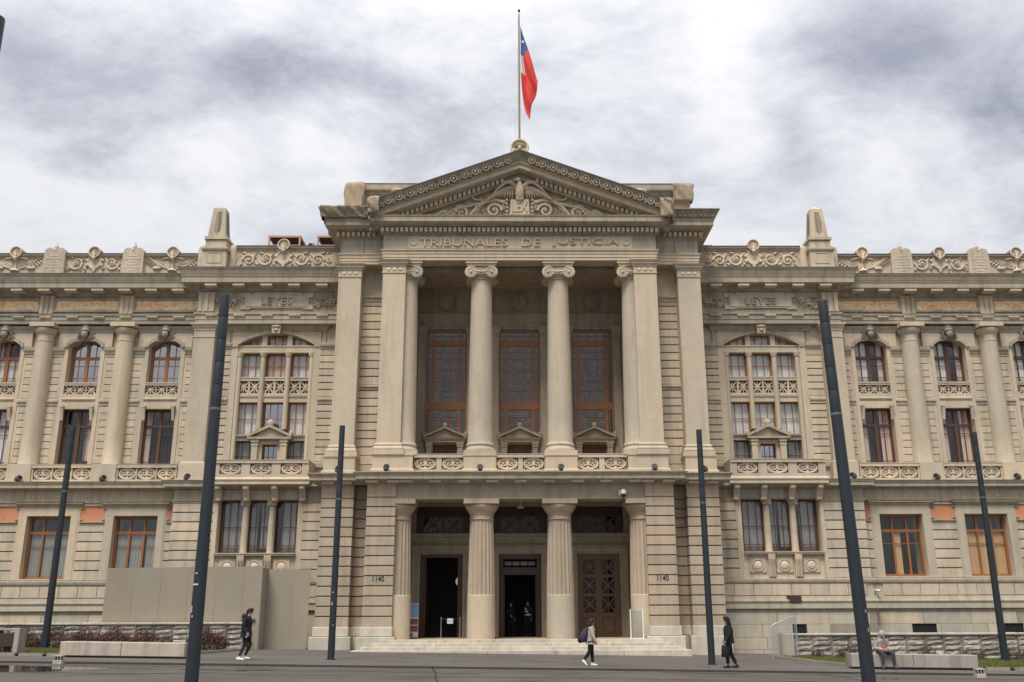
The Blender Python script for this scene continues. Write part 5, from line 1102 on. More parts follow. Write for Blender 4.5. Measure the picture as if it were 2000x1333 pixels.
        pts = [(-.60, 0), (.60, 0)] + [(.29 + .27 * math.cos(R(a)), 1.38 + .24 * math.sin(R(a))) for a in range(0, 181, 20)] + [(-.29 + .27 * math.cos(R(a)), 1.38 + .24 * math.sin(R(a))) for a in range(0, 181, 20)]
        tb.prism([(x + px, 19.30 + pz) for px, pz in pts], 3.68, 4.5)
        to = P('law_tablet', tb, 'stone', B, s)
        ins = MB(); yy = 3.675
        for r_, wds in enumerate(((.20, -.1, .2), (.42, 0), (.2, 0), (.25, -.05, .12), (.46, 0), (.15, 0))):
            z = 20.42 - r_ * .165; xx = x - wds[0]
            while xx < x + wds[0]:
                l = rnd.uniform(.04, .09); ins.box(xx, xx + l, yy - .012, yy + .01, z, z + .075); xx += l + .02
        P('tablet_lettering', ins, 'cream', to, s, kind='stuff')
        P('finial', MB().lathe([(.05, 20.6), (.13, 20.70), (.08, 20.76), (.15, 20.80), (.08, 20.85), (.125, 20.96), (.11, 21.07), (.04, 21.16), (.05, 21.21), (.01, 21.28)], x, 3.8, 12), 'cream', to, s, smooth=50)
    # entablature, long wing
    path = [(17.0, 3.7), (XE, 3.7)]
    P('architrave', MB().sweep(path, [(-1.2, 16.59), (0, 16.59), (0, 16.76), (.03, 16.77), (.03, 17.0), (.09, 17.02), (.09, 17.10), (-1.2, 17.11)]), 'trim', B, s)
    P('frieze', MB().sweep(path, [(-1.2, 17.11), (-.02, 17.11), (-.02, 18.10), (-1.2, 18.11)]), 'trim', B, s)
    for k in range(-2, 8):
        x = COLX[0] + k * BAY / 3
        if x < 17.5: continue
        inst('regula', REG, B, (s * x, 3.575, 16.94)); inst('mutule', mutw, B, (s * x, 3.02, 18.27))
    CW2 = [(-1.2, 18.10), (.04, 18.10), (.08, 18.24), (.14, 18.32), (.62, 18.36), (.62, 18.39), (.68, 18.395), (.68, 18.64), (.71, 18.67), (.73, 18.74), (.76, 18.80), (.82, 18.98), (.88, 19.06), (.88, 19.10), (-1.2, 19.12)]
    P('cornice', MB().sweep(path, CW2), 'trim', B, s); P('cornice_flashing', MB().sweep(path, [(-.6, 19.115), (.90, 19.105), (.90, 19.14), (-.6, 19.15)]), 'lead', B, s)
    pa = P('parapet', MB().box(17.2, XE, 3.9, 4.5, 19.1, 20.42), 'stone_clean', B, s)
    P('parapet_coping', MB().sweep([(17.2, 3.9), (XE, 3.9)], [(-.6, 20.38), (.04, 20.38), (.08, 20.46), (.16, 20.50), (.16, 20.58), (-.6, 20.60)]), 'trim', pa, s)
    P('coping_lead', MB().sweep([(17.2, 3.9), (XE, 3.9)], [(-.6, 20.601), (.19, 20.58), (.19, 20.62), (-.6, 20.64)]), 'lead', pa, s)
    # body of the wing behind the facade: roof, floors, back
    P('roof', MB().box(9.3, XE, 4.3, 16, 19.6, 19.9), 'lead', B, s)
    P('wing_body', MB().box(9.3, XE, 6.1, 16, -.6, 19.6).box(XE - .3, XE, 4.3, 6.1, -.6, 19.6), 'dim', B, s)
    P('floor_slab', MB().box(9.3, XE - .3, 4.61, 6.1, 7.7, 8.0).box(9.3, XE - .3, 5.01, 6.1, 12.2, 12.5).box(9.3, 9.5, 4.4, 6.1, -.6, 19.6), 'dim', B, s)
P('rear_body', MB().box(-9.3, 9.3, 9.3, 16, -.6, 20.5).box(-9.2, 9.2, 4.6, 16, 20.6, 21.2).box(-9.3, -5.6, 4.6, 9.3, -.6, 20.6).box(5.6, 9.3, 4.6, 9.3, -.6, 20.6), 'lead', B)
# ================================================================== flag and pole
M['polewood'] = plain('tan_pole_paint', (0.30, 0.235, 0.13), 0.55)
fp = thing('flagpole', 'tall thin flagpole rising from the apex of the pediment', 'flagpole', (0, .25, 24.2))
P('pole', MB().lathe([(.065, 0), (.06, 1.2), (.04, 8.8), (.025, 9.25)], 0, 0, 12), 'polewood', fp, smooth=50)
P('finial', MB().ell((0, 0, 9.32), (.075, .075, .085), 10, 8), 'black', fp, smooth=60)
P('socket', MB().box(-.16, .16, -.16, .16, .75, 1.05).box(-.11, .11, -.11, .11, 1.05, 1.35), 'stone_dirty', fp)
P('halyard', MB().loft([(-.06, -.06, 9.0), (-.07, -.08, 4.2), (-.20, -.1, 2.2), (-.22, -.1, 1.6), (-.09, -.08, 1.0)], [.008] * 5, 5), 'steel', fp)
fm = []
for nm, c in (('flag_blue', (0.06, 0.12, 0.26)), ('flag_white', (0.72, 0.70, 0.68)), ('flag_red', (0.66, 0.055, 0.045))):
    fm.append(plain(nm, c, 0.8, 0.15, scale=14))
# limp flag: hoist along the pole, cloth hanging in folds; u along the fly, w down the hoist
NU, NW = 26, 22; vs_ = []; fs_ = []; mi = []
zt = 32.55 - 24.2
edge = [(0.02, 0.0), (.16, .55), (.40, 1.35), (.64, 2.20), (.85, 2.95), (.98, 3.40)]          # upper fly edge hanging outwards
low = [(0.02, 2.75), (.05, 3.3), (.12, 4.0), (.20, 4.7), (.28, 5.3), (.44, 5.75)]            # lower edge hanging down
def lerp(tab, t):
    f_ = t * (len(tab) - 1); i = min(int(f_), len(tab) - 2); q = f_ - i; return tuple(a + (b_ - a) * q for a, b_ in zip(tab[i], tab[i + 1]))
for j in range(NW + 1):
    w = j / NW
    for i in range(NU + 1):
        u = i / NU; a = lerp(edge, u); b_ = lerp(low, u); x = a[0] + (b_[0] - a[0]) * w; d = a[1] + (b_[1] - a[1]) * w
        fold = .10 * math.sin(w * 13 + u * 3) * min(1, u * 3) + .05 * math.sin(u * 9 - w * 4)
        vs_.append((.06 + x + .04 * math.sin(w * 9 + u * 5) * u, fold, zt - d))
for j in range(NW):
    for i in range(NU):
        fs_.append((j * (NU + 1) + i, (j + 1) * (NU + 1) + i, (j + 1) * (NU + 1) + i + 1, j * (NU + 1) + i + 1))
        u, w = (i + .5) / NU, (j + .5) / NW; mi.append(0 if (w < .5 and u < .36) else 1 if w < .5 else 2)
mi2 = []
for k_, (j, i) in enumerate([(j, i) for j in range(NW) for i in range(NU)]):
    u, w = (i + .5) / NU, (j + .5) / NW
    x_, z_ = vs_[j * (NU + 1) + i][0], zt - vs_[j * (NU + 1) + i][2]
    mi2.append(0 if z_ < 1.52 + .25 * math.sin(x_ * 9) else (1 if (x_ < .13 + .12 * (z_ - 1.2) and z_ < 3.0 - .2 * w and w > .12) else 2))
me = bpy.data.meshes.new('flag'); me.from_pydata(vs_, [], fs_); [me.materials.append(x) for x in fm]; me.polygons.foreach_set('material_index', mi2); me.shade_smooth()
fl = thing('flag', 'blue white and red flag hanging limp with a white star', 'flag', (0, .25, 24.2))
fo = bpy.data.objects.new('cloth', me); link(fo, fl); so_ = fo.modifiers.new('thick', 'SOLIDIFY'); so_.thickness = .012
star = MB(); pts = []
for k in range(10): a = R(90 + 36 * k); r_ = .13 if k % 2 == 0 else .055; pts.append((.20 + r_ * .8 * math.cos(a), zt - 1.08 + r_ * math.sin(a)))
P('star', star.prism(pts, -.16, -.15), fm[1], fl)

# ================================================================== light columns
def light_column(x, y, top, label, r0=.15, r1=.112, tilt=0.0):
    t = thing('light_column', label, 'light column', (x, y, gz(x) - (.06 if y < KY else 0)), group='dark steel light columns in the square')
    t.rotation_euler[1] = tilt
    H = top - gz(x) + (.06 if y < KY else 0); zs = H - .56 * 5
    rr = lambda z: r0 + (r1 - r0) * z / H
    P('shaft', MB().lathe([(rr(0), .02), (rr(zs * .5), zs * .5), (rr(zs), zs)], 0, 0, 28), 'pole', t, smooth=40)
    for k in range(5):
        a = zs + k * .56 + .008; b_ = zs + (k + 1) * .56 - (.0 if k == 4 else .008)
        seg = P('lamp_section', MB().lathe([(rr(a) * .99, a), (rr(a), a + .01), (rr(b_), b_ - .02), (rr(b_) * .975, b_)], 0, 0, 28), 'pole', t, smooth=40)
        P('joint_ring', MB().lathe([(rr(a) * .93, a - .05), (rr(a) * .93, a + .01)], 0, 0, 20), 'black', t)
    P('collar', MB().lathe([(rr(zs) + .006, zs - .05), (rr(zs) + .008, zs - .02), (rr(zs) + .004, zs + .012)], 0, 0, 28), 'lampgrey', t, smooth=40)
    P('base_plate', MB().box(-r0 - .03, r0 + .03, -r0 - .03, r0 + .03, .0, .02), 'black', t)
    return t
M['sticker'] = plain('worn_sticker', (0.34, 0.33, 0.31), 0.7, 0.4, scale=40)
def sticker(t, z, w, h, ang_, mat, r):
    c, q = math.cos(ang_), math.sin(ang_); ex = Vector((-q, c, 0)) * w / 2
    P('sticker', MB().obox((c * (r + .003), q * (r + .003), z), ex, Vector((c, q, 0)) * .003, (0, 0, h / 2)), mat, t)
tn = light_column(-7.40, -22.8, 9.14, 'dark light column in the left foreground, its foot below the picture edge')
tr_ = light_column(7.36, -22.8, 9.00, 'dark light column in the right foreground, in front of the seated person', .155, .118, R(-1.4))
for t, (zz_, w, h, a, mt) in ((tn, (2.52, .07, .035, -1.9, 'sticker')), (tn, (2.28, .13, .035, -1.9, 'gold')), (tn, (1.75, .07, .14, -2.3, 'steel')), (tn, (1.6, .04, .04, -2.0, 'sticker')), (tr_, (1.9, .03, .06, -1.1, 'sticker')), (tr_, (1.5, .03, .09, -1.0, 'sticker'))):
    sticker(t, zz_, w, h, a, mt, .148)
ti = light_column(-6.98, -8.5, 8.70, 'dark light column standing left of the entrance steps', .128, .106)
for (zz_, w, h, a) in ((2.35, .1, .06, -1.7), (1.95, .08, .16, -1.9), (1.2, .05, .08, -1.2)): sticker(ti, zz_, w * .6, h * .7, a, 'sticker', .124)
light_column(6.83, -8.5, 8.52, 'dark light column standing right of the entrance steps beside the woman in black', .128, .106)
light_column(-19.35, -4.2, 9.55, 'dark light column standing in the red hedge beside the concrete bin', .15, .11)
light_column(19.7, -4.2, 9.2, 'dark light column on the grass near the right picture edge', .15, .11)
light_column(-7.13, -33.95, 9.12, 'dark light column top peeping in at the upper left corner', .15, .112)

# ================================================================== walls, hoarding, beds
def rough_stone(w, h, d, seed):
    r_ = random.Random(seed); mb = MB(); nx, nz = 5, 3; vs = []
    for j in range(nz + 1):
        for i in range(nx + 1):
            u, v = i / nx, j / nz; edge_ = (i in (0, nx)) + (j in (0, nz))
            y = -.03 * (1 if not edge_ else -.6) + r_.uniform(-.03, .03) * (0.4 if edge_ else 1)
            vs.append(((u - .5) * w + r_.uniform(-.012, .012), y, (v - .5) * h + r_.uniform(-.012, .012)))
    n_ = len(vs); vs += [(x, d, z) for x, y, z in vs]; W_ = nx + 1; fs = []
    for j in range(nz):
        for i in range(nx): a = j * W_ + i; fs.append((a, a + 1, a + W_ + 1, a + W_))
    loop = [i for i in range(W_)] + [j * W_ + nx for j in range(1, nz + 1)] + [nz * W_ + i for i in range(nx - 1, -1, -1)] + [j * W_ for j in range(nz - 1, 0, -1)]
    for a, b_ in zip(loop, loop[1:] + loop[:1]): fs.append((b_, a, a + n_, b_ + n_))
    return mb.add(vs, fs)
M['rubble'] = stone('pale_rubble', (0.43, 0.405, 0.355), var=0.35, streak=0.35, tint=0.6, bstr=0.6)
M['rubble_dark'] = stone('dark_rubble', (0.31, 0.295, 0.26), var=0.4, streak=0.35, tint=0.6, bstr=0.6)
RS = [mesh_of(rough_stone(.765, .212, .2, i), 'wall_stone', ('rubble', 'rubble', 'rubble_dark')[i % 3]) for i in range(9)]
def rubble_wall(x0, x1, y, top, label):
    t = thing('retaining_wall', label, 'wall', ((x0 + x1) / 2, y, 0)); cx = (x0 + x1) / 2
    P('wall_core', MB().box(x0 - cx, x1 - cx, .04, .5, -.8, top - .08), 'stone_dirty', t)
    n_ = int((x1 - x0) / .78); w = (x1 - x0) / n_
    for i in range(n_):
        for j in range(6):
            z = top - .09 - (j + .5) * .215
            if z < gz(x0 + (i + .5) * w) - .15: continue
            inst('wall_stone', random.choice(RS), t, (x0 + (i + .5) * w - cx, random.uniform(-.01, .03), z), (w / .79, 1, 1))
        P('coping_stone', MB().bev(x0 + i * w - cx + .006, x0 + (i + 1) * w - cx - .006, -.09 + random.uniform(-.01, .01), .5, top - .085, top + random.uniform(-.006, .006), .015), 'plinth', t)
        if i: P('iron_strap', MB().box(x0 + i * w - cx - .009, x0 + i * w - cx + .009, -.05, .08, -.6, top - .09), 'kerbstone', t)
    return t
rubble_wall(-32, -12.2, -1.0, 1.37, 'low pale rubble stone wall behind the red hedge on the left')
wr = rubble_wall(11.75, 32, -2.0, .82, 'low pale rubble stone wall behind the seated person on the right')
P('end_pier', MB().bev(-10.65, -10.16, -.14, .55, -.6, .82, .02), 'plinth', wr)
m, nt, b = newmat('painted_hoarding'); p = posn(nt); oi = nt.nodes.new('ShaderNodeObjectInfo')
base = mixc(nt, noise(nt, posn(nt, (1, 1, .35)), 1.1, 6, .65), (0.255, 0.212, 0.155), (0.36, 0.308, 0.230))
base = mixc(nt, mathn(nt, 'MULTIPLY', oi.outputs['Random'], .35), base, (0.25, 0.235, 0.19))
sc1 = ramp(nt, noise(nt, posn(nt, (2.2, 1, 1)), 3.4, 7, .75, 1.2), [(.60, 0.0), (.66, 1.0)]); sc2 = ramp(nt, noise(nt, p, 14, 3, .6), [(.66, 0.0), (.70, 1.0)])
base = mixc(nt, mathn(nt, 'MULTIPLY', sc1, .38), base, (0.14, 0.12, 0.09)); base = mixc(nt, mathn(nt, 'MULTIPLY', sc2, .5), base, (0.12, 0.10, 0.08))
nt.links.new(base, b.inputs['Base Color']); b.inputs['Roughness'].default_value = .75; bump(nt, b, noise(nt, p, 8, 4), .15, .01); M['hoard'] = m
ho = thing('site_hoarding', 'plain grey-beige painted plywood hoarding in front of the left ground floor', 'hoarding', (-15.5, -.4, 0))
xx = -18.75; k = 0
while xx < -11.75:
    x1 = min(xx + 1.24, -11.72)
    mb = MB().add([(xx + .009 + 15.5, 0, .1), (x1 - .009 + 15.5, 0, .1), (x1 - .004 + 15.5, .018, .1), (xx + .004 + 15.5, .018, .1), (xx + .004 + 15.5, 0, 3.74 + .012 * k), (x1 - .004 + 15.5, 0, 3.74 + .012 * k), (x1 - .004 + 15.5, .018, 3.74), (xx + .004 + 15.5, .018, 3.74)], [(0, 3, 2, 1), (4, 5, 6, 7), (0, 1, 5, 4), (1, 2, 6, 5), (2, 3, 7, 6), (3, 0, 4, 7)])
    o = P('plywood_sheet', mb, 'hoard', ho); o.location = (0, random.uniform(-.008, .008), 0); xx = x1; k += 1
P('return_sheet', MB().box(3.775, 3.795, .02, 1.9, .1, 3.74), 'hoard', ho)
P('plywood_sheet', MB().box(3.80, 5.0, .98, 1.0, .05, 3.70), 'hoard', ho); P('plywood_sheet', MB().box(5.008, 5.75, .975, .995, .05, 3.70), 'hoard', ho)
P('timber_post', MB().box(3.30, 3.36, -.08, -.01, .0, 1.5).box(3.0, 3.6, -.09, -.012, 1.42, 1.5), 'wood_dark', ho)

def kerb_run(name, pts, w=.16, h=.10, mat='kerbstone'):
    k = bpy.data.objects.new(name, None); COL.objects.link(k); struct(k)
    for (ax, ay), (bx, by) in zip(pts, pts[1:]):
        L = math.hypot(bx - ax, by - ay); n_ = max(1, round(L / 1.0))
        for i in range(n_):
            t0, t1 = i / n_ + .004, (i + 1) / n_ - .004
            p, q = Vector((ax + (bx - ax) * t0, ay + (by - ay) * t0)), Vector((ax + (bx - ax) * t1, ay + (by - ay) * t1))
            nn_ = Vector(((q - p).y, -(q - p).x)).normalized() * w / 2
            cs = [p - nn_, q - nn_, q + nn_, p + nn_]
            mb = MB().add([(c.x, c.y, gz(c.x) - .1) for c in cs] + [(c.x, c.y, gz(c.x) + h) for c in cs], [(3, 2, 1, 0), (4, 5, 6, 7), (0, 1, 5, 4), (1, 2, 6, 5), (2, 3, 7, 6), (3, 0, 4, 7)])
            P('kerb_stone', mb, mat, k)
    return k
LB = [(-34, -8.9), (-14.2, -8.7), (-13.3, -7.6), (-12.6, -5.2), (-12.0, -1.1)]
RB = [(10.9, -2.2), (11.3, -6.0), (12.0, -9.9), (34, -10.2)]
kerb_run('bed_kerb', LB); kerb_run('bed_kerb', RB)
M['soil'] = plain('dark_soil', (0.075, 0.055, 0.038), 0.95, 0.3, scale=3)
m, nt, b = newmat('lawn_blades'); oi = nt.nodes.new('ShaderNodeObjectInfo')
nn = noise(nt, posn(nt), 2.2, 4); nt.links.new(mixc(nt, nn, (0.075, 0.10, 0.022), (0.17, 0.18, 0.045)), b.inputs['Base Color']); b.inputs['Roughness'].default_value = 0.8; M['grass'] = m
def lawn(poly, label, x0, x1, y0, y1, n_):
    struct(P('planting_bed', strip_mesh(poly, .06), 'soil'))
    g = MB(); r_ = random.Random(3)
    def inside(x, y):
        c = False
        for (ax, ay), (bx, by) in zip(poly, poly[1:] + poly[:1]):
            if (ay > y) != (by > y) and x < (bx - ax) * (y - ay) / (by - ay) + ax: c = not c
        return c
    for _ in range(n_):
        x, y = r_.uniform(x0, x1), r_.uniform(y0, y1)
        if not inside(x, y): continue
        a = r_.uniform(0, 3.14); w = .02; h = r_.uniform(.05, .11); z = gz(x) + .055; lx_, ly_ = r_.uniform(-.04, .04), r_.uniform(-.04, .04)
        g.add([(x - w * math.cos(a), y - w * math.sin(a), z), (x + w * math.cos(a), y + w * math.sin(a), z), (x + lx_, y + ly_, z + h)], [(0, 1, 2)])
    o = P('grass', g, 'grass', None); o['kind'] = 'stuff'; o['label'] = label; o['category'] = 'grass'
lawn(LB[:] + [(-12.0, -1.0), (-34, -1.0)], 'short yellowish grass in the left bed in front of the hedge', -28, -12, -8.8, -4.0, 46000)
lawn(RB[:] + [(34, -2.0)], 'short green grass in the right bed in front of the stone wall', 11, 30, -10, -2.4, 60000)
# shrubs
def leafmat(name, c1, c2):
    m, nt, b = newmat(name); n_ = noise(nt, posn(nt), 5.0, 4); nt.links.new(mixc(nt, ramp(nt, n_, [(.35, 0), (.65, 1)]), c1, c2), b.inputs['Base Color']); b.inputs['Roughness'].default_value = 0.75; return m
M['barberry'] = leafmat('barberry_leaves', (0.055, 0.022, 0.018), (0.155, 0.062, 0.045)); M['barberry2'] = leafmat('brown_green_leaves', (0.045, 0.040, 0.022), (0.11, 0.075, 0.04))
M['twig'] = plain('twig_bark', (0.085, 0.058, 0.042), 0.9, 0.3)
def shrub(name, label, x, y, hx, hy, h, nl, mats, group=None, seed=1):
    t = thing(name, label, 'shrub', (x, y, gz(x) + .05), group=group); r_ = random.Random(seed)
    tw = MB()
    for _ in range(int(60 * hx) + 14):
        bx, by = r_.uniform(-hx, hx) * .85, r_.uniform(-hy, hy) * .7; a = r_.uniform(0, 6.28); l = r_.uniform(.6, 1.05) * h
        tx, ty = bx + math.cos(a) * l * .35, by + math.sin(a) * l * .35
        tw.loft([(bx, by, 0), ((bx + tx) / 2, (by + ty) / 2, l * .55), (tx, ty, l)], [.012, .008, .003], 4)
    P('stem', tw, 'twig', t)
    lf = MB()
    for _ in range(nl):
        u = r_.uniform(-1, 1); v = r_.uniform(-1, 1)
        top = h * (.72 + .20 * math.sin(u * hx * 5 + seed) + .14 * math.sin(u * hx * 11 + 2)) * math.sqrt(max(0, 1 - .75 * v * v)) * (1 - .25 * abs(u) ** 6)
        z = top * (r_.random() ** .45); px, py = u * hx, v * hy; s_ = r_.uniform(.012, .034); a = r_.uniform(0, 6.28); e = r_.uniform(-.9, .9)
        d1 = Vector((math.cos(a), math.sin(a), e)).normalized() * s_ * 1.3; d2 = Vector((-math.sin(a), math.cos(a), r_.uniform(-.5, .5))).normalized() * s_ * .5
        c = Vector((px + r_.gauss(0, .03), py, z + r_.gauss(0, .02)))
        lf.add([c - d1, c + d2, c + d1, c - d2], [(0, 1, 2, 3)])
    P('foliage', lf, mats, t)
    return t
shrub('hedge', 'long dark red barberry hedge behind the left bench', -18.0, -3.6, 3.4, .7, .92, 34000, 'barberry', seed=2)
shrub('hedge', 'dark red hedge continuing past the concrete bin to the left edge', -24.2, -3.4, 2.8, .6, .8, 20000, 'barberry', seed=5)
shrub('hedge', 'short dark red barberry clump right of the left foreground light column', -13.3, -2.6, .85, .6, .95, 9500, 'barberry', seed=8)
shrub('small_shrub', 'bare dark twiggy shrub against the right wall, nearest the seated person', 17.15, -2.9, .42, .3, .62, 700, 'barberry2', seed=3)
shrub('small_shrub', 'reddish brown low shrub in the middle of the right wall', 19.0, -2.9, .55, .35, .52, 1000, 'barberry', seed=4)
shrub('small_shrub', 'brown green shrub beside the rightmost light column', 20.9, -2.9, .6, .4, .66, 1100, 'barberry2', seed=9)
shrub('small_shrub', 'dark twiggy shrub half hidden behind the right foreground column', 13.75, -2.9, .45, .35, .75, 700, 'barberry2', seed=6)
shrub('small_shrub', 'small reddish shrub by the end pier of the right wall', 12.5, -2.8, .3, .25, .4, 420, 'barberry', seed=7)
# puddles
m, nt, b = newmat('puddle_water'); b.inputs['Base Color'].default_value = (0.03, 0.025, 0.02, 1); b.inputs['Roughness'].default_value = 0.04; b.inputs['Specular IOR Level'].default_value = 0.9
bump(nt, b, noise(nt, posn(nt), 1.2, 2), 0.02, 0.02); M['water'] = m
def puddle(cx, cy, rx, ry, seed):
    r_ = random.Random(seed); ph = [r_.uniform(0, 6) for _ in range(3)]; pts = []
    for i in range(44):
        a = 2 * math.pi * i / 44; k = 1 + .16 * math.sin(2 * a + ph[0]) + .12 * math.sin(3 * a + ph[1]) + .06 * math.sin(7 * a + ph[2]); pts.append((cx + rx * k * math.cos(a), cy + ry * k * math.sin(a)))
    return struct(P('puddle', strip_mesh(pts, -.056), 'water'))
puddle(-17.2, -15.4, 4.2, 1.9, 1); puddle(-9.6, -14.4, 1.6, .22, 4); puddle(13.6, -17.6, 2.4, .8, 2); puddle(10.2, -14.6, 1.5, .18, 3); puddle(-12.5, -13.2, 2.0, .16, 6); puddle(5.6, -12.9, 1.2, .14, 7)

# repaired seams in the carriageway
M['seam'] = plain('tar_seam', (0.035, 0.031, 0.028), 0.55, 0.3)
for (pts, w) in (([(-16, -13.6), (-9, -14.6), (-5.2, -14.2), (-1, -14.9)], .05), ([(-30, -16.2), (-12, -16.6), (2, -16.1), (18, -16.8), (30, -16.4)], .035), ([(8.5, -13.0), (11.5, -14.2), (16, -14.0), (22, -14.8)], .05), ([(-12.5, -17.6), (-8.5, -15.2), (-7.6, -13.2)], .04), ([(-3, -12.2), (-2.6, -16), (-2.0, -24)], .03), ([(9.5, -12.2), (9.9, -17), (10.6, -24)], .03)):
    q_ = []
    for (ax, ay), (bx, by) in zip(pts, pts[1:]):
        n_ = max(2, int(math.hypot(bx - ax, by - ay) / .4))
        for i in range(n_): t = i / n_; q_.append((ax + (bx - ax) * t + random.uniform(-.03, .03), ay + (by - ay) * t + random.uniform(-.03, .03)))
    ups, dns = [], []
    for i, (x, y) in enumerate(q_):
        d = Vector(q_[min(i + 1, len(q_) - 1)]) - Vector(q_[max(i - 1, 0)]); d.normalize(); w_ = w * random.uniform(.6, 1.3)
        ups.append((x - d.y * w_, y + d.x * w_)); dns.append((x + d.y * w_, y - d.x * w_))
    struct(P('road_seam', strip_mesh(ups + dns[::-1], -.055), 'seam'))

# ================================================================== benches, bin, small street furniture
M['concrete'] = stone('pale_concrete', (0.44, 0.395, 0.345), var=0.22, streak=0.4, tint=0.3)
M['concrete2'] = stone('grey_concrete', (0.34, 0.31, 0.28), var=0.2, streak=0.4, tint=0.3)
def bench(x0, x1, y, h, label, mat):
    t = thing('stone_bench', label, 'bench', ((x0 + x1) / 2, y, gz((x0 + x1) / 2))); cx = (x0 + x1) / 2; L = x1 - x0; m_ = L * .49
    for (a, b_) in ((x0 - cx, x0 - cx + m_ - .008), (x0 - cx + m_ + .008, x1 - cx)):
        P('bench_block', MB().add([(x, yy, z + (gz(cx + x) - gz(cx))) for x, yy, z in MB().bev(a, b_, 0, .62, .06, h, .02).v], MB().bev(a, b_, 0, .62, .06, h, .02).f), mat, t)
    P('plinth', MB().add([(x, yy, z + (gz(cx + x) - gz(cx))) for x, yy, z in MB().box(x0 - cx + .08, x1 - cx - .08, .08, .58, -.05, .055).v], MB().box(0, 1, 0, 1, 0, 1).f), 'black', t)
    return t
bench(-16.4, -12.0, -9.35, .53, 'long pale veined stone bench in front of the red hedge', 'concrete')
bench(11.35, 15.75, -10.2, .50, 'long grey stone bench on which the hooded person sits', 'concrete2')
bn = thing('litter_bin', 'concrete framed litter bin with a dark metal box at the left edge', 'bin', (-18.75, -8.6, gz(-18.75)))
for q in (-1, 1): P('side_slab', MB().bev(q * .42 - .09, q * .42 + .09, -.05, .5, 0, .93, .015), 'concrete2', bn)
P('top_slab', MB().bev(-.33, .33, -.02, .48, .86, .93, .01), 'concrete2', bn); P('bin_box', MB().bev(-.32, .32, .02, .44, .30, .76, .01), 'rust', bn); P('bin_foot', MB().box(-.1, .1, .15, .3, 0, .3), 'black', bn)
for (x, y, lb) in ((-14.9, -12.75, 'small striped ground lamp block by the puddle on the left'), (14.2, -13.6, 'small pale ground lamp block by the puddle on the right')):
    gl_ = thing('ground_lamp', lb, 'ground lamp', (x, y, gz(x) - .06))
    P('housing', MB().bev(-.14, .14, 0, .24, 0, .13, .01).bev(-.14, .14, 0, .24, .24, .28, .01).box(-.10, .10, .05, .2, .13, .24), 'concrete', gl_)
    for k in (-1, 0, 1): P('louvre', MB().box(k * .09 - .012, k * .09 + .012, .01, .04, .13, .24), 'steel', gl_)
    P('lens', MB().box(-.125, .125, .042, .049, .132, .238), 'black', gl_)
rl = thing('steel_railing', 'galvanised steel railing panel with slanting top before the right wall end', 'railing', (10.72, -2.3, gz(10.8)))
rm = MB().loft([(0, 0, 0), (0, 0, 1.30), (.08, 0, 1.36), (.98, 0, 1.72), (1.05, 0, 1.68), (1.08, 0, 1.6), (1.08, 0, 0)], [.024] * 7, 8, (0, 1, 0)); P('rail_frame', rm, 'steel', rl, smooth=40)
for k in range(12): x = .09 + k * .084; P('rail_bar', MB().loft([(x, 0, .02), (x, 0, 1.33 + (x - .05) * .39)], [.011] * 2, 6), 'steel', rl)
rl2 = thing('steel_railing', 'second galvanised railing panel standing obliquely behind the slanting one', 'railing', (11.0, -2.0, gz(11.0)), R(25))
P('rail_frame', MB().loft([(0, 0, 0), (0, 0, 1.02), (.05, 0, 1.07), (.85, 0, 1.07), (.9, 0, 1.02), (.9, 0, 0)], [.02] * 6, 8), 'steel', rl2, smooth=40)
for k in range(9): x = .09 + k * .09; P('rail_bar', MB().loft([(x, 0, .1), (x, 0, 1.05)], [.010] * 2, 6), 'steel', rl2)
# porch furniture
qb = thing('queue_barrier', 'two steel posts with a belt and white paper notice in the left doorway', 'barrier', (-3.35, 2.6, .578))
for x in (-.45, .45): P('post', MB().lathe([(.15, 0), (.15, .015), (.02, .03), (.02, .88), (.03, .9), (.03, .95)], x, 0, 12), 'steel', qb, smooth=40)
P('belt', MB().box(-.43, .43, -.004, .004, .84, .89), 'black', qb); P('notice', MB().box(-.16, .12, -.012, -.006, .66, .9), 'white', qb); P('notice_print', MB().box(-.11, .07, -.015, -.0125, .765, .785), 'black', qb)
ban = thing('poster_stand', 'upright information poster stand with blue top and red pictures at the left column', 'poster stand', (-5.12, 2.3, .578))
P('board', MB().box(-.25, .25, 0, .03, .05, 1.6), 'white', ban)
for (a, b_, c1, c2, mt) in ((.95, 1.58, -.24, .24, 'bluepaper'), (.62, .90, -.24, .24, 'redpaper'), (.30, .58, -.24, .24, 'redpaper'), (.08, .26, -.24, .0, 'redpaper')):
    if mt not in M: M[mt] = plain(mt, (0.22, 0.36, 0.60) if mt == 'bluepaper' else (0.28, 0.09, 0.07), 0.5, 0.5, scale=9)
    P('print', MB().box(c1, c2, -.006, -.001, a, b_), mt, ban)
m, nt, b = newmat('clear_acrylic'); nt.nodes.remove(b); o_ = nt.nodes['Material Output']
t1 = nd(nt, 'ShaderNodeBsdfTransparent'); t1.inputs[0].default_value = (.90, .93, .96, 1); g1 = nd(nt, 'ShaderNodeBsdfGlossy', i_Roughness=.1); g1.inputs[0].default_value = (.6, .7, .85, 1); mm = nd(nt, 'ShaderNodeMixShader'); mm.inputs[0].default_value = .09
ln(nt, t1, 0, mm, 1); ln(nt, g1, 0, mm, 2); ln(nt, mm, 0, o_, 0); M['acrylic'] = m
asn = thing('acrylic_screen', 'clear acrylic screen between two white posts beside the closed door', 'screen', (5.22, -.16, .582))
for x in (-.28, .28): P('post', MB().box(x - .022, x + .022, -.02, .02, 0, 1.28), 'white', asn)
P('sheet', MB().box(-.255, .255, -.004, .004, .08, 1.22), 'acrylic', asn); P('foot', MB().box(-.32, .32, -.12, .12, .0, .02), 'white', asn)
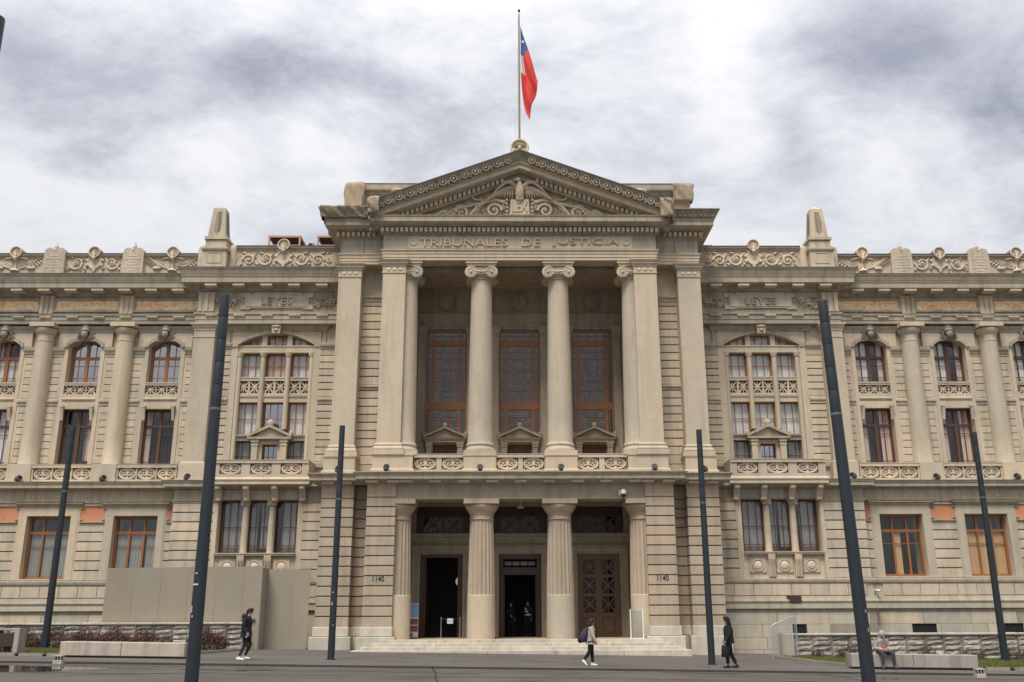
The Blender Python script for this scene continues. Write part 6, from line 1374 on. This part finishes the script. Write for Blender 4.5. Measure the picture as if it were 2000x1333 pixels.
# porch lamp, camera
hl = thing('pendant_lamp', 'small white pendant lamp hanging in the middle porch opening', 'lamp', (0, 1.75, 6.62))
P('rod', MB().loft([(0, 0, .1), (0, 0, .68)], [.02, .02], 8), 'white', hl); P('lamp_shade', MB().lathe([(.05, .16), (.07, .1), (.18, .03), (.19, 0), (.02, .01)], 0, 0, 18), 'white', hl, smooth=50)
cc = thing('security_camera', 'white dome security camera under the belt cornice at the right column', 'camera', (4.82, .10, 7.1))
P('bracket', MB().box(-.20, -.05, -.02, 0, -.08, .18).loft([(-.1, -.02, .1), (-.05, -.14, .16), (0, -.16, .18)], [.04, .04, .05], 8), 'white', cc)
P('housing', MB().lathe([(.06, .2), (.13, .12), (.14, .0), (.12, -.04)], 0, -.18, 16), 'white', cc, smooth=50); P('dome', MB().ell((0, -.18, -.05), (.115, .115, .13), 14, 8), 'black', cc, smooth=60)
P('cable', MB().loft([(0, -.14, -.15), (-.02, -.02, -.3), (-.04, .3, -.42)], [.012] * 3, 6), 'black', cc)
for (x, y, z, lb) in ((17.35, 2.95, 2.72, 'white bullet camera on the basement right of the foreground column'), (16.3, 2.55, 3.2, 'grey bullet camera under the string course of the right bay')):
    c = thing('security_camera', lb, 'camera', (x, y, z)); P('mount', MB().box(-.04, .04, -.06, .0, -.05, .05), 'white', c); P('body', MB().loft([(-.14, -.10, .02), (.16, -.16, -.02)], [.05, .05], 10), 'white', c); P('lens', MB().ell((.165, -.161, -.02), (.02, .035, .035), 8, 5), 'black', c)
wl = thing('globe_lamp', 'pale green glass globe lamp glowing inside the left doorway', 'lamp', (-3.2, 7.6, 3.35)); P('globe', MB().ell((0, 0, 0), (.22, .22, .24), 16, 10), 'greenlamp', wl, smooth=60); P('stem', MB().loft([(0, 0, .2), (0, 0, 3.95)], [.015, .015], 6), 'black', wl)
# floodlights along the ledges
def flood(x, y, z, label, rz):
    t = thing('floodlight', label, 'floodlight', (x, y, z), rz, 'floodlights on the ledges')
    P('bracket', MB().box(-.05, .05, -.03, .03, 0, .10).box(-.10, .10, -.015, .015, .08, .12), 'black', t)
    P('housing', MB().loft([(0, .13, .10), (0, .02, .19), (0, -.14, .24)], [(.09, .10), (.13, .15), (.12, .15)], 12, (1, 0, 0)), 'lampgrey', t, smooth=40)
    P('front_glass', MB().loft([(0, -.14, .24), (0, -.15, .243)], [(.10, .13), (.10, .13)], 12, (1, 0, 0)), 'black', t)
for (x, y, z, lb, a) in ((-8.65, .12, 8.09, 'round floodlight on the ledge left of the portico pilasters', 20), (-6.3, -.38, 8.09, 'floodlight at the foot of the left portico pilaster pair', 15), (-1.9, -.36, 8.09, 'floodlight on the ledge below the left free-standing Ionic column', 0), (1.9, -.36, 8.09, 'floodlight on the ledge below the right free-standing Ionic column', 0), (6.3, -.38, 8.09, 'floodlight at the foot of the right portico pilaster pair', -15), (8.75, .12, 8.09, 'floodlight right of the portico, beside the right light column', -50),
    (-16.6, 2.66, 8.10, 'floodlight on the ledge beside the left foreground light column', 40), (16.75, 2.66, 8.10, 'floodlight on the ledge beside the right foreground light column', -60), (-20.9, 2.95, 8.08, 'floodlight below the first wing column on the left', 60), (-25.1, 2.95, 8.08, 'floodlight below the second wing column at the left edge', 70), (21.1, 2.95, 8.08, 'floodlight below the first wing column on the right', -60), (25.2, 2.95, 8.08, 'floodlight below the second wing column at the right edge', -65)):
    flood(x, y, z, lb, R(a))
# roof equipment
def ac(x, y, w, label):
    t = thing('roof_unit', label, 'air conditioner', (x, y, 20.1)); fr = MB()
    for px in (0, w):
        for py in (0, 1.4): fr.box(px - .05, px + .05, py - .05, py + .05, 0, 2.55)
    fr.box(-.05, w + .05, -.06, .04, 2.45, 2.56).box(-.05, w + .05, 1.36, 1.46, 2.45, 2.56).box(-.06, .04, .04, 1.36, 2.45, 2.56).box(w - .04, w + .06, .04, 1.36, 2.45, 2.56).box(0, w, -.04, .02, 1.95, 2.0)
    P('frame', fr, 'orangesteel', t); P('canopy', MB().box(.05, w - .05, 0.05, 1.36, 2.40, 2.47), 'dim', t)
    P('casing', MB().bev(.2, w - .2, .15, 1.25, 0, 1.95, .02), 'cream', t); P('fan_grille', MB().ring(w * .45, 1.3, .38, .38, .03, .14, .03, 18), 'black', t); P('louvre', MB().box(w * .72, w - .28, .13, .149, 1.2, 1.85), 'black', t)
ac(-14.35, 6.2, 1.75, 'orange framed air conditioning unit on the roof behind the left parapet shell'); ac(-11.55, 6.2, 1.75, 'orange framed air conditioning unit half hidden by the portico cornice')
t = thing('duct_pipe', 'dark bent duct on the roof between the two orange frames', 'duct', (-12.15, 6.6, 19.9)); P('pipe', MB().loft([(0, 0, 0), (0, 0, 2.2), (.08, 0, 2.4), (.22, -.1, 2.35), (.45, -.2, 1.6)], [.11, .11, .11, .10, .10], 10), 'pole', t, smooth=50)
t = thing('roof_hatch', 'grey roof box beside the right end of the portico cornice', 'roof box', (10.1, 5.2, 19.9)); P('casing', MB().bev(0, .8, 0, 1, 0, 1.75, .02).bev(-.04, .84, -.04, 1.04, 1.75, 1.82, .01), 'grey_band', t)
# protective netting wrapped round damaged stonework
M['net'] = stone('debris_netting', (0.235, 0.205, 0.155), var=0.3, streak=0.1, bstr=0.8); M['net2'] = stone('tan_sheeting', (0.40, 0.32, 0.23), var=0.25, streak=0.1, bstr=0.8)
def wrap(path, z0, z1, o0, o1, label, mat, fold, nz=7, seed=0):
    t = thing('netting_wrap', label, 'netting', (path[0][0], path[0][1], z0)); r_ = random.Random(seed); pts = []
    for (ax, ay), (bx, by) in zip(path, path[1:]):
        n_ = max(3, int(math.hypot(bx - ax, by - ay) / .07)); d = Vector((bx - ax, by - ay)).normalized(); nn_ = Vector((d.y, -d.x))
        for i in range(n_ + (1 if (bx, by) == path[-1] else 0)): pts.append((ax + (bx - ax) * i / n_, ay + (by - ay) * i / n_, nn_))
    vs = []; 
    for i, (x, y, nn_) in enumerate(pts):
        for j in range(nz + 1):
            v = j / nz; o_ = o0 + (o1 - o0) * v + fold * (math.sin(i * .42 + v * 5.5 + seed) * .6 + math.sin(i * .17 - v * 3) * .5 + .7 * math.sin(i * .93 + v * 9) + r_.uniform(-.45, .45)); z = z0 + (z1 - z0) * v + fold * .5 * math.sin(i * .3)
            vs.append((x + nn_.x * o_ - path[0][0], y + nn_.y * o_ - path[0][1], z - z0))
    W_ = nz + 1; fs = [(i * W_ + j, (i + 1) * W_ + j, (i + 1) * W_ + j + 1, i * W_ + j + 1) for i in range(len(pts) - 1) for j in range(nz)]
    o = P('netting_sheet', MB().add(vs, fs), mat, t, smooth=24); so = o.modifiers.new('thick', 'SOLIDIFY'); so.thickness = .02
wrap([(-10.05, 3.0), (-10.05, -.30), (-7.5, -.30)], 20.98, 21.56, -.02, .20, 'brown debris netting wrapped over the left end of the portico cornice', 'net', .035, seed=1)
wrap([(-7.75, .2), (-7.55, -.95), (-7.05, -1.0)], 21.0, 21.85, .0, .06, 'brown netting wrapped round the lower left corner of the pediment', 'net2', .05, seed=3)
wrap([(7.05, -1.0), (7.6, -.95), (7.95, .1)], 20.75, 21.75, .0, .06, 'brown netting wrapped round the lower right corner of the pediment', 'net2', .05, seed=4)
wrap([(-9.22, 2.6), (-9.22, 1.42), (-8.32, 1.42), (-8.25, 1.9)], 22.15, 23.72, .0, .06, 'tan sheeting wrapped round the left attic console', 'net2', .04, seed=5)
wrap([(8.25, 1.9), (8.32, 1.42), (9.22, 1.42), (9.22, 2.6)], 22.7, 23.72, .0, .06, 'tan sheeting wrapped round the right attic console', 'net2', .04, seed=6)
# ================================================================== people
M['skin'] = plain('skin', (0.46, 0.27, 0.19), 0.6, 0.1, scale=20); M['hair'] = plain('dark_hair', (0.014, 0.010, 0.009), 0.55, 0.3, scale=30)
M['hair_red'] = plain('reddish_hair', (0.035, 0.015, 0.015), 0.55, 0.3, scale=30)
for nm, c in (('navy', (0.010, 0.011, 0.017)), ('blackcloth', (0.012, 0.012, 0.013)), ('trouser_dark', (0.022, 0.020, 0.019)), ('beige', (0.40, 0.325, 0.275)), ('jeans', (0.045, 0.050, 0.058)), ('hoodie', (0.40, 0.33, 0.31)), ('hood', (0.34, 0.31, 0.28)), ('shoe_white', (0.80, 0.79, 0.76)), ('shoe_dark', (0.025, 0.023, 0.023)), ('purple', (0.045, 0.030, 0.060)), ('orange', (0.42, 0.12, 0.06)), ('uniform', (0.012, 0.013, 0.018))):
    M[nm] = plain(nm + '_cloth', c, 0.85, 0.25, scale=12, bstr=0.15)
def skin_obj(name, pts, edges, rad, mat, parent, root=0, sub=1):
    me = bpy.data.meshes.new(name); me.from_pydata([tuple(p) for p in pts], edges, []); me.materials.append(M[mat])
    o = bpy.data.objects.new(name, me); link(o, parent)
    sk = o.modifiers.new('skin', 'SKIN'); sk.use_smooth_shade = True
    for i, d in enumerate(me.skin_vertices[0].data):
        r_ = rad[i]; d.radius = r_ if isinstance(r_, tuple) else (r_, r_); d.use_root = (i == root)
    sb = o.modifiers.new('sub', 'SUBSURF'); sb.levels = sub; sb.render_levels = sub
    return o
def person(label, loc, rz, J, outfit, H=1.75, group=None, hat=None):
    """J: joints in metres for a 1.75 m figure, forward = +X. Keys: pel, che, nec, hd, Lsh.. etc."""
    t = thing('person', label, 'person', loc, rz); k = H / 1.75
    V = {a: Vector(b_) * k for a, b_ in J.items()}
    pts = []; rad = []; ed = []; idx = {}
    def add(n_, p, r_, par=None):
        idx[n_] = len(pts); pts.append(p); rad.append(tuple(x * k for x in r_) if isinstance(r_, tuple) else r_ * k)
        if par is not None: ed.append((idx[par], idx[n_]))
    fwd = (V['face'] if 'face' in V else Vector((1, 0, 0)) * k).normalized(); upv = (V['hd'] - V['nec']).normalized()
    add('pel', V['pel'], (.10, .08)); add('wai', V['pel'].lerp(V['che'], .5), (.095, .075), 'pel'); add('che', V['che'], (.11, .08), 'wai'); add('nec', V['nec'], .055, 'che')
    add('jaw', V['hd'] - upv * .075 * k + fwd * .02 * k, (.058, .066), 'nec'); add('hd', V['hd'], (.078, .092), 'jaw'); add('cro', V['hd'] + upv * .08 * k - fwd * .01 * k, (.062, .07), 'hd')
    for S in 'LR':
        add(S + 'sh', V[S + 'sh'], .045, 'che'); add(S + 'el', V[S + 'el'], .034, S + 'sh'); add(S + 'wr', V[S + 'wr'], .028, S + 'el')
        add(S + 'hi', V[S + 'hi'], .065, 'pel'); add(S + 'kn', V[S + 'kn'], .042, S + 'hi'); add(S + 'an', V[S + 'an'], .027, S + 'kn'); add(S + 'to', V[S + 'an'].lerp(V[S + 'to'], .5), .016, S + 'an')
        d = (V[S + 'wr'] - V[S + 'el']).normalized(); add(S + 'pa', V[S + 'wr'] + d * .06 * k, (.034, .02), S + 'wr')
    body = skin_obj('body', pts, ed, rad, 'skin', t)
    # hands: palm and five curled fingers of different length
    for S in 'LR':
        d = (V[S + 'wr'] - V[S + 'el']).normalized(); side = Vector((0, 1, 0)); side = (side - d * side.dot(d)).normalized(); nrm = d.cross(side)
        across = nrm; curl = side * (-1 if S == 'L' else 1); c = V[S + 'wr'] + d * .045 * k; mb = MB()
        mb.loft([V[S + 'wr'], c, c + d * .05 * k], [(.024 * k, .034 * k), (.022 * k, .042 * k), (.018 * k, .042 * k)], 8, across)
        for f_, (o_, l) in enumerate(((-.030, .060), (-.010, .070), (.010, .066), (.030, .052))):
            b0 = c + d * .045 * k + across * o_ * k; b1 = b0 + (d * .55 * l + curl * .35 * l) * k; b2 = b1 + (d * .15 * l + curl * .55 * l) * k
            mb.loft([b0, b1, b2], [.0095 * k, .009 * k, .007 * k], 6, across)
        th = c - across * .035 * k; mb.loft([th, th + (d * .03 - across * .02 + curl * .015) * k, th + (d * .06 - across * .012 + curl * .03) * k], [.012 * k, .011 * k, .008 * k], 6, across)
        P('hand', mb, 'skin', t, smooth=60)
    hd = V['hd']; lat = upv.cross(fwd)
    fc = MB(); fc.loft([hd + fwd * .085 * k + upv * .02 * k, hd + fwd * .112 * k - upv * .012 * k, hd + fwd * .095 * k - upv * .028 * k], [.010 * k, .015 * k, .012 * k], 6, lat)
    for q in (-1, 1): fc.ell(tuple(hd + lat * q * .083 * k - fwd * .005 * k), (.018 * k, .018 * k, .03 * k), 6, 5)
    P('face', fc, 'skin', t, smooth=60)
    ey = MB()
    for q in (-1, 1): ey.ell(tuple(hd + fwd * .085 * k + lat * q * .032 * k + upv * .015 * k), (.012 * k, .012 * k, .009 * k), 6, 4)
    ey.ell(tuple(hd + fwd * .086 * k - upv * .052 * k), (.010 * k, .022 * k, .006 * k), 6, 4)
    P('eyes_and_mouth', ey, 'hair', t)
    hs = outfit.get('hair')
    if hs:
        hm = MB()
        hm.loft([hd + fwd * .075 * k + upv * .085 * k, hd + fwd * .02 * k + upv * .115 * k, hd - fwd * .06 * k + upv * .09 * k, hd - fwd * .098 * k + upv * .02 * k, hd - fwd * .085 * k - upv * .06 * k],
                [(.045 * k, .07 * k), (.05 * k, .088 * k), (.06 * k, .095 * k), (.055 * k, .09 * k), (.03 * k, .06 * k)], 12, lat)
        hm.ell(tuple(hd - fwd * .02 * k + upv * .045 * k), (.098 * k, .095 * k, .095 * k), 12, 8)
        if hs[1] == 'long':
            hm.loft([hd - fwd * .05 * k + upv * .05 * k, hd - fwd * .075 * k - upv * .08 * k, hd - fwd * .075 * k - upv * .2 * k, hd - fwd * .07 * k - upv * .30 * k], [(.085 * k, .10 * k), (.065 * k, .105 * k), (.055 * k, .10 * k), (.03 * k, .07 * k)], 12, lat)
            for q in (-1, 1): hm.loft([hd + lat * q * .075 * k + upv * .06 * k + fwd * .02 * k, hd + lat * q * .095 * k - upv * .05 * k, hd + lat * q * .09 * k - upv * .17 * k - fwd * .02 * k], [.035 * k, .035 * k, .02 * k], 8, fwd)
        P('hair', hm, hs[0], t, smooth=60)
    # trousers: one mesh, waist and two legs
    tm = MB(); wv = V['pel'] + Vector((0, 0, .10 * k))
    tm.loft([wv, V['pel'], V['pel'] - Vector((0, 0, .08 * k))], [(.12 * k, .16 * k), (.135 * k, .175 * k), (.12 * k, .165 * k)], 14)
    for S in 'LR':
        h_, kn, an = V[S + 'hi'], V[S + 'kn'], V[S + 'an']; lw = outfit.get('leg', 1.0)
        tm.loft([h_ + Vector((0, 0, .03 * k)), h_.lerp(kn, .35), h_.lerp(kn, .75), kn, kn.lerp(an, .3), kn.lerp(an, .75), an + (kn - an).normalized() * .05 * k],
                [(.105 * k, .095 * k), (.098 * k, .088 * k), (.078 * k * lw, .072 * k * lw), (.068 * k * lw, .064 * k * lw), (.068 * k * lw, .062 * k * lw), (.055 * k * lw, .05 * k * lw), (.05 * k * lw, .048 * k * lw)], 12)
    P('trousers', tm, outfit['trousers'], t, smooth=60)
    for S in 'LR':
        an, to = V[S + 'an'], V[S + 'to']; d = (to - an); d.z *= .35; d = d.normalized() if d.length > 1e-4 else fwd; L = .27 * k
        heel = Vector((an.x, an.y, 0)) - d * .065 * k; heel.z = min(an.z, to.z) - (.045 * k)
        dirf = (to - an); dirf = Vector((dirf.x, dirf.y, (to.z - an.z) + .05 * k)).normalized() if 'flat' not in outfit else fwd
        z0 = V[S + 'an'] - Vector((0, 0, .055 * k)) - dirf * .07 * k
        sm = MB(); sm.loft([z0 - dirf * .01 * k, z0 + dirf * .04 * k, z0 + dirf * .12 * k, z0 + dirf * .20 * k, z0 + dirf * .265 * k], [(.035 * k, .032 * k), (.052 * k, .042 * k), (.045 * k, .046 * k), (.034 * k, .05 * k), (.018 * k, .034 * k)], 12, (0, 1, 0))
        sm.loft([V[S + 'an'] - Vector((0, 0, .05 * k)), V[S + 'an'] + Vector((0, 0, .015 * k))], [(.055 * k, .045 * k), (.05 * k, .044 * k)], 10)
        P('shoe', sm, outfit['shoes'], t, smooth=60)
    # jacket or coat: one mesh, body to hem and two sleeves
    cm = MB(); hem = outfit['hem'] * k; dn = Vector((0, 0, -1)); sl = (V['nec'] - V['che']); pv = V['pel']
    flare = outfit.get('flare', 1.0)
    cen = [V['nec'] + Vector((0, 0, .02 * k)), V['nec'] - Vector((0, 0, .05 * k)), V['che'] + Vector((0, 0, .06 * k)), V['che'] - Vector((0, 0, .08 * k)), V['pel'].lerp(V['che'], .35), pv]
    rr_ = [(.065 * k, .075 * k), (.10 * k, .17 * k), (.135 * k, .215 * k), (.14 * k, .20 * k), (.135 * k, .185 * k), (.15 * k, .195 * k)]
    if hem > .02: cen.append(pv - Vector((0, 0, hem))); rr_.append((.155 * k * flare, .20 * k * flare))
    bk2 = outfit.get('bulk', 1.0); rr_ = [rr_[0]] + [(a * bk2, b_ * (1 + (bk2 - 1) * .5)) for a, b_ in rr_[1:]]
    cm.loft(cen, rr_, 18)
    for S in 'LR':
        a, b_, c = V[S + 'sh'], V[S + 'el'], V[S + 'wr']; sw = outfit.get('sleeve', 1.0)
        cm.loft([a + (V['che'] - a) * .25, a, a.lerp(b_, .5), b_, b_.lerp(c, .5), c], [.07 * k, .085 * k * sw, .072 * k * sw, .062 * k * sw, .056 * k * sw, .048 * k * sw], 12)
    P('jacket', cm, outfit['jacket'], t, smooth=60)
    for (nm, fn, mt) in outfit.get('extra', ()):
        mb = MB(); fn(mb, V, k); P(nm, mb, mt, t, smooth=60)
    return t
def stand(**kw):
    J = dict(pel=(0, 0, .96), che=(.01, 0, 1.30), nec=(.02, 0, 1.48), hd=(.04, 0, 1.635), Lsh=(.01, .19, 1.41), Lel=(-.02, .235, 1.13), Lwr=(.06, .22, .90), Rsh=(.01, -.19, 1.41), Rel=(-.02, -.235, 1.13), Rwr=(.06, -.22, .90),
             Lhi=(0, .09, .92), Lkn=(.03, .10, .50), Lan=(0, .10, .09), Lto=(.15, .11, .03), Rhi=(0, -.09, .92), Rkn=(.03, -.10, .50), Ran=(0, -.10, .09), Rto=(.15, -.11, .03))
    J.update(kw); return J
def hood_down(mb, V, k):
    mb.loft([V['nec'] + Vector((-.04, -.12, .0)) * k, V['nec'] + Vector((-.15, -.06, .02)) * k, V['nec'] + Vector((-.17, 0, .0)) * k, V['nec'] + Vector((-.15, .06, .02)) * k, V['nec'] + Vector((-.04, .12, .0)) * k], [(.05 * k, .06 * k), (.07 * k, .09 * k), (.075 * k, .10 * k), (.07 * k, .09 * k), (.05 * k, .06 * k)], 10, (0, 0, 1))
man = person('man walking right in a black hooded jacket and white trainers', (-9.82, -9.55, gz(-9.82)), 0,
    stand(hd=(.09, 0, 1.62), nec=(.04, 0, 1.475), Lkn=(.16, .08, .53), Lan=(-.02, .08, .115), Lto=(.13, .09, .06), Rkn=(-.02, -.08, .50), Ran=(-.18, -.08, .10), Rto=(-.04, -.09, .03), Rel=(-.06, -.24, 1.14), Rwr=(.08, -.25, .93), Lel=(-.04, .235, 1.14), Lwr=(.10, .2, .94)),
    dict(hair=('hair', 'short'), trousers='trouser_dark', shoes='shoe_white', jacket='navy', bulk=1.25, hem=.20, sleeve=1.2, leg=.85, flare=1.05, extra=[('hood', hood_down, 'navy')]), 1.74)
ph = thing('phone', 'small phone held in the walking man\'s lowered hand', 'phone', (-9.72, -9.83, gz(-9.8) + .80)); P('case', MB().bev(-.035, .035, -.006, .006, -.07, .07, .003), 'black', ph); P('screen', MB().box(-.03, .03, -.0075, -.0062, -.06, .06), 'steel', ph); ph.rotation_euler = (.3, .5, .2)
def collar(mb, V, k): mb.loft([V['nec'] + Vector((.03, 0, -.03)) * k, V['nec'] + Vector((.05, 0, .05)) * k], [(.075 * k, .085 * k), (.07 * k, .075 * k)], 12)
wom = person('woman in a beige coat and white trainers walking right past the steps', (2.28, -10.6, gz(2.28)), 0,
    stand(hd=(.05, 0, 1.63), Lkn=(.04, .08, .50), Lan=(.06, .08, .10), Lto=(.2, .09, .04), Rkn=(-.08, -.08, .52), Ran=(-.30, -.08, .22), Rto=(-.20, -.09, .06), Rel=(.06, -.25, 1.14), Rwr=(.16, -.24, .92), Lel=(-.06, .24, 1.14), Lwr=(-.02, .22, .9)),
    dict(hair=('hair_red', 'long'), trousers='blackcloth', shoes='shoe_white', jacket='beige', bulk=1.2, hem=.14, flare=1.12, sleeve=1.15, leg=1.05, extra=[('collar', collar, 'beige')]), 1.53)
bp_ = thing('backpack', 'dark purple backpack on the beige coated woman\'s back', 'backpack', (2.18, -10.62, gz(2.0) + .80))
P('pack_body', MB().loft([(-.16, 0, -.04), (-.17, 0, .10), (-.10, 0, .28), (.0, 0, .42)], [(.10, .12), (.15, .17), (.13, .16), (.07, .10)], 14), 'purple', bp_, smooth=60); P('pocket', MB().ell((-.28, 0, .06), (.08, .13, .12), 12, 8), 'blackcloth', bp_, smooth=60)
for q in (-1, 1): P('strap', MB().loft([(-.02, q * .12, .40), (.12, q * .15, .42), (.27, q * .16, .30), (.30, q * .18, .14), (.16, q * .2, .02), (-.04, q * .16, .0)], [(.012, .025)] * 6, 6), 'blackcloth', bp_)
wb = person('woman dressed in black with long dark hair walking left by the right light column', (7.0, -10.75, gz(7.0)), math.pi,
    stand(hd=(.06, 0, 1.64), Lkn=(.10, .08, .50), Lan=(.10, .08, .10), Lto=(.25, .09, .04), Rkn=(-.06, -.08, .50), Ran=(-.24, -.08, .11), Rto=(-.08, -.09, .05), Lel=(.04, .24, 1.13), Lwr=(.16, .24, .95), Rel=(-.02, -.24, 1.13), Rwr=(.05, -.22, .9)),
    dict(hair=('hair', 'long'), trousers='blackcloth', shoes='shoe_dark', jacket='blackcloth', bulk=1.22, hem=.12, flare=1.0, sleeve=1.15, leg=1.15), 1.66)
hb_ = thing('handbag', 'long black tote bag held in the black-clad woman\'s hand', 'bag', (6.78, -11.0, gz(6.8) + .36)); P('bag_body', MB().loft([(0, 0, 0), (0, 0, .05), (0, 0, .32), (0, 0, .40)], [(.09, .05), (.125, .07), (.10, .06), (.08, .02)], 12), 'blackcloth', hb_, smooth=50); P('handle', MB().ring(0, .44, .06, .10, .01, 0, .01, 14, 0, math.pi), 'blackcloth', hb_)
def hood_up(mb, V, k):
    h_ = V['hd']; f = (V['face']).normalized(); u = (h_ - V['nec']).normalized()
    c = h_ - f * .055 * k + u * .02 * k; mb.ell(tuple(c), (.125 * k, .128 * k, .135 * k), 16, 10)
    mb.loft([h_ - f * .03 * k + u * .06 * k, h_ - f * .08 * k - u * .04 * k, V['nec'] - f * .05 * k, V['nec'] - Vector((.02, 0, .08)) * k], [(.10 * k, .11 * k), (.10 * k, .125 * k), (.10 * k, .13 * k), (.12 * k, .17 * k)], 14, (0, 1, 0))
sit = person('seated person in a pale pink hooded jacket looking down, on the right bench', (12.45, -10.0, gz(12.4)), R(-82),
    dict(pel=(0, 0, .60), che=(.12, 0, .90), nec=(.20, 0, 1.06), hd=(.28, .0, 1.18), face=(.8, 0, -.55), Lsh=(.13, .19, 1.0), Lel=(.12, .25, .74), Lwr=(.34, .12, .68), Rsh=(.13, -.19, 1.0), Rel=(.12, -.25, .74), Rwr=(.34, -.08, .68),
         Lhi=(.05, .10, .58), Lkn=(.46, .24, .58), Lan=(.44, .26, .10), Lto=(.6, .3, .04), Rhi=(.05, -.10, .58), Rkn=(.46, -.16, .58), Ran=(.40, -.18, .10), Rto=(.56, -.2, .04)),
    dict(hair=None, trousers='jeans', shoes='shoe_dark', jacket='hoodie', hem=.0, leg=1.05, sleeve=1.1, extra=[('hood', hood_up, 'hood')]), 1.66)
sn = thing('snack_packet', 'orange packet held in the seated person\'s hands', 'packet', (12.50, -10.36, gz(12.4) + .66)); P('packet_body', MB().bev(-.11, .11, -.02, .02, -.05, .05, .015), 'orange', sn); sn.rotation_euler = (-.5, 0, .1)
def belts(mb, V, k): mb.loft([V['pel'] + Vector((0, 0, .07)) * k, V['pel'] + Vector((0, 0, .11)) * k], [(.155 * k, .205 * k), (.155 * k, .205 * k)], 16).loft([V['Rsh'] + Vector((.10, .05, .0)) * k, V['che'] + Vector((.16, 0, -.05)) * k, V['pel'] + Vector((.155, .12, .1)) * k], [(.008, .022)] * 3, 6)
def cap(mb, V, k): mb.loft([V['hd'] + Vector((0, 0, .06)) * k, V['hd'] + Vector((0, 0, .10)) * k, V['hd'] + Vector((-.01, 0, .15)) * k], [(.10 * k, .098 * k), (.12 * k, .115 * k), (.09 * k, .09 * k)], 12)
person('uniformed guard with white belts standing at the right of the middle doorway', (.42, 5.0, .578), R(-120), stand(Rel=(.05, -.26, 1.16), Rwr=(.2, -.1, 1.2)), dict(hair=('hair', 'short'), trousers='uniform', shoes='shoe_dark', jacket='uniform', hem=.06, extra=[('belt', belts, 'white'), ('cap', cap, 'uniform')]), 1.74)
person('uniformed guard standing in the shade at the left of the middle doorway', (-.48, 5.2, .578), R(-60), stand(Rel=(.0, -.26, 1.14), Rwr=(.22, -.15, 1.05)), dict(hair=('hair', 'short'), trousers='uniform', shoes='shoe_dark', jacket='uniform', hem=.06, extra=[('cap', cap, 'uniform')]), 1.68)
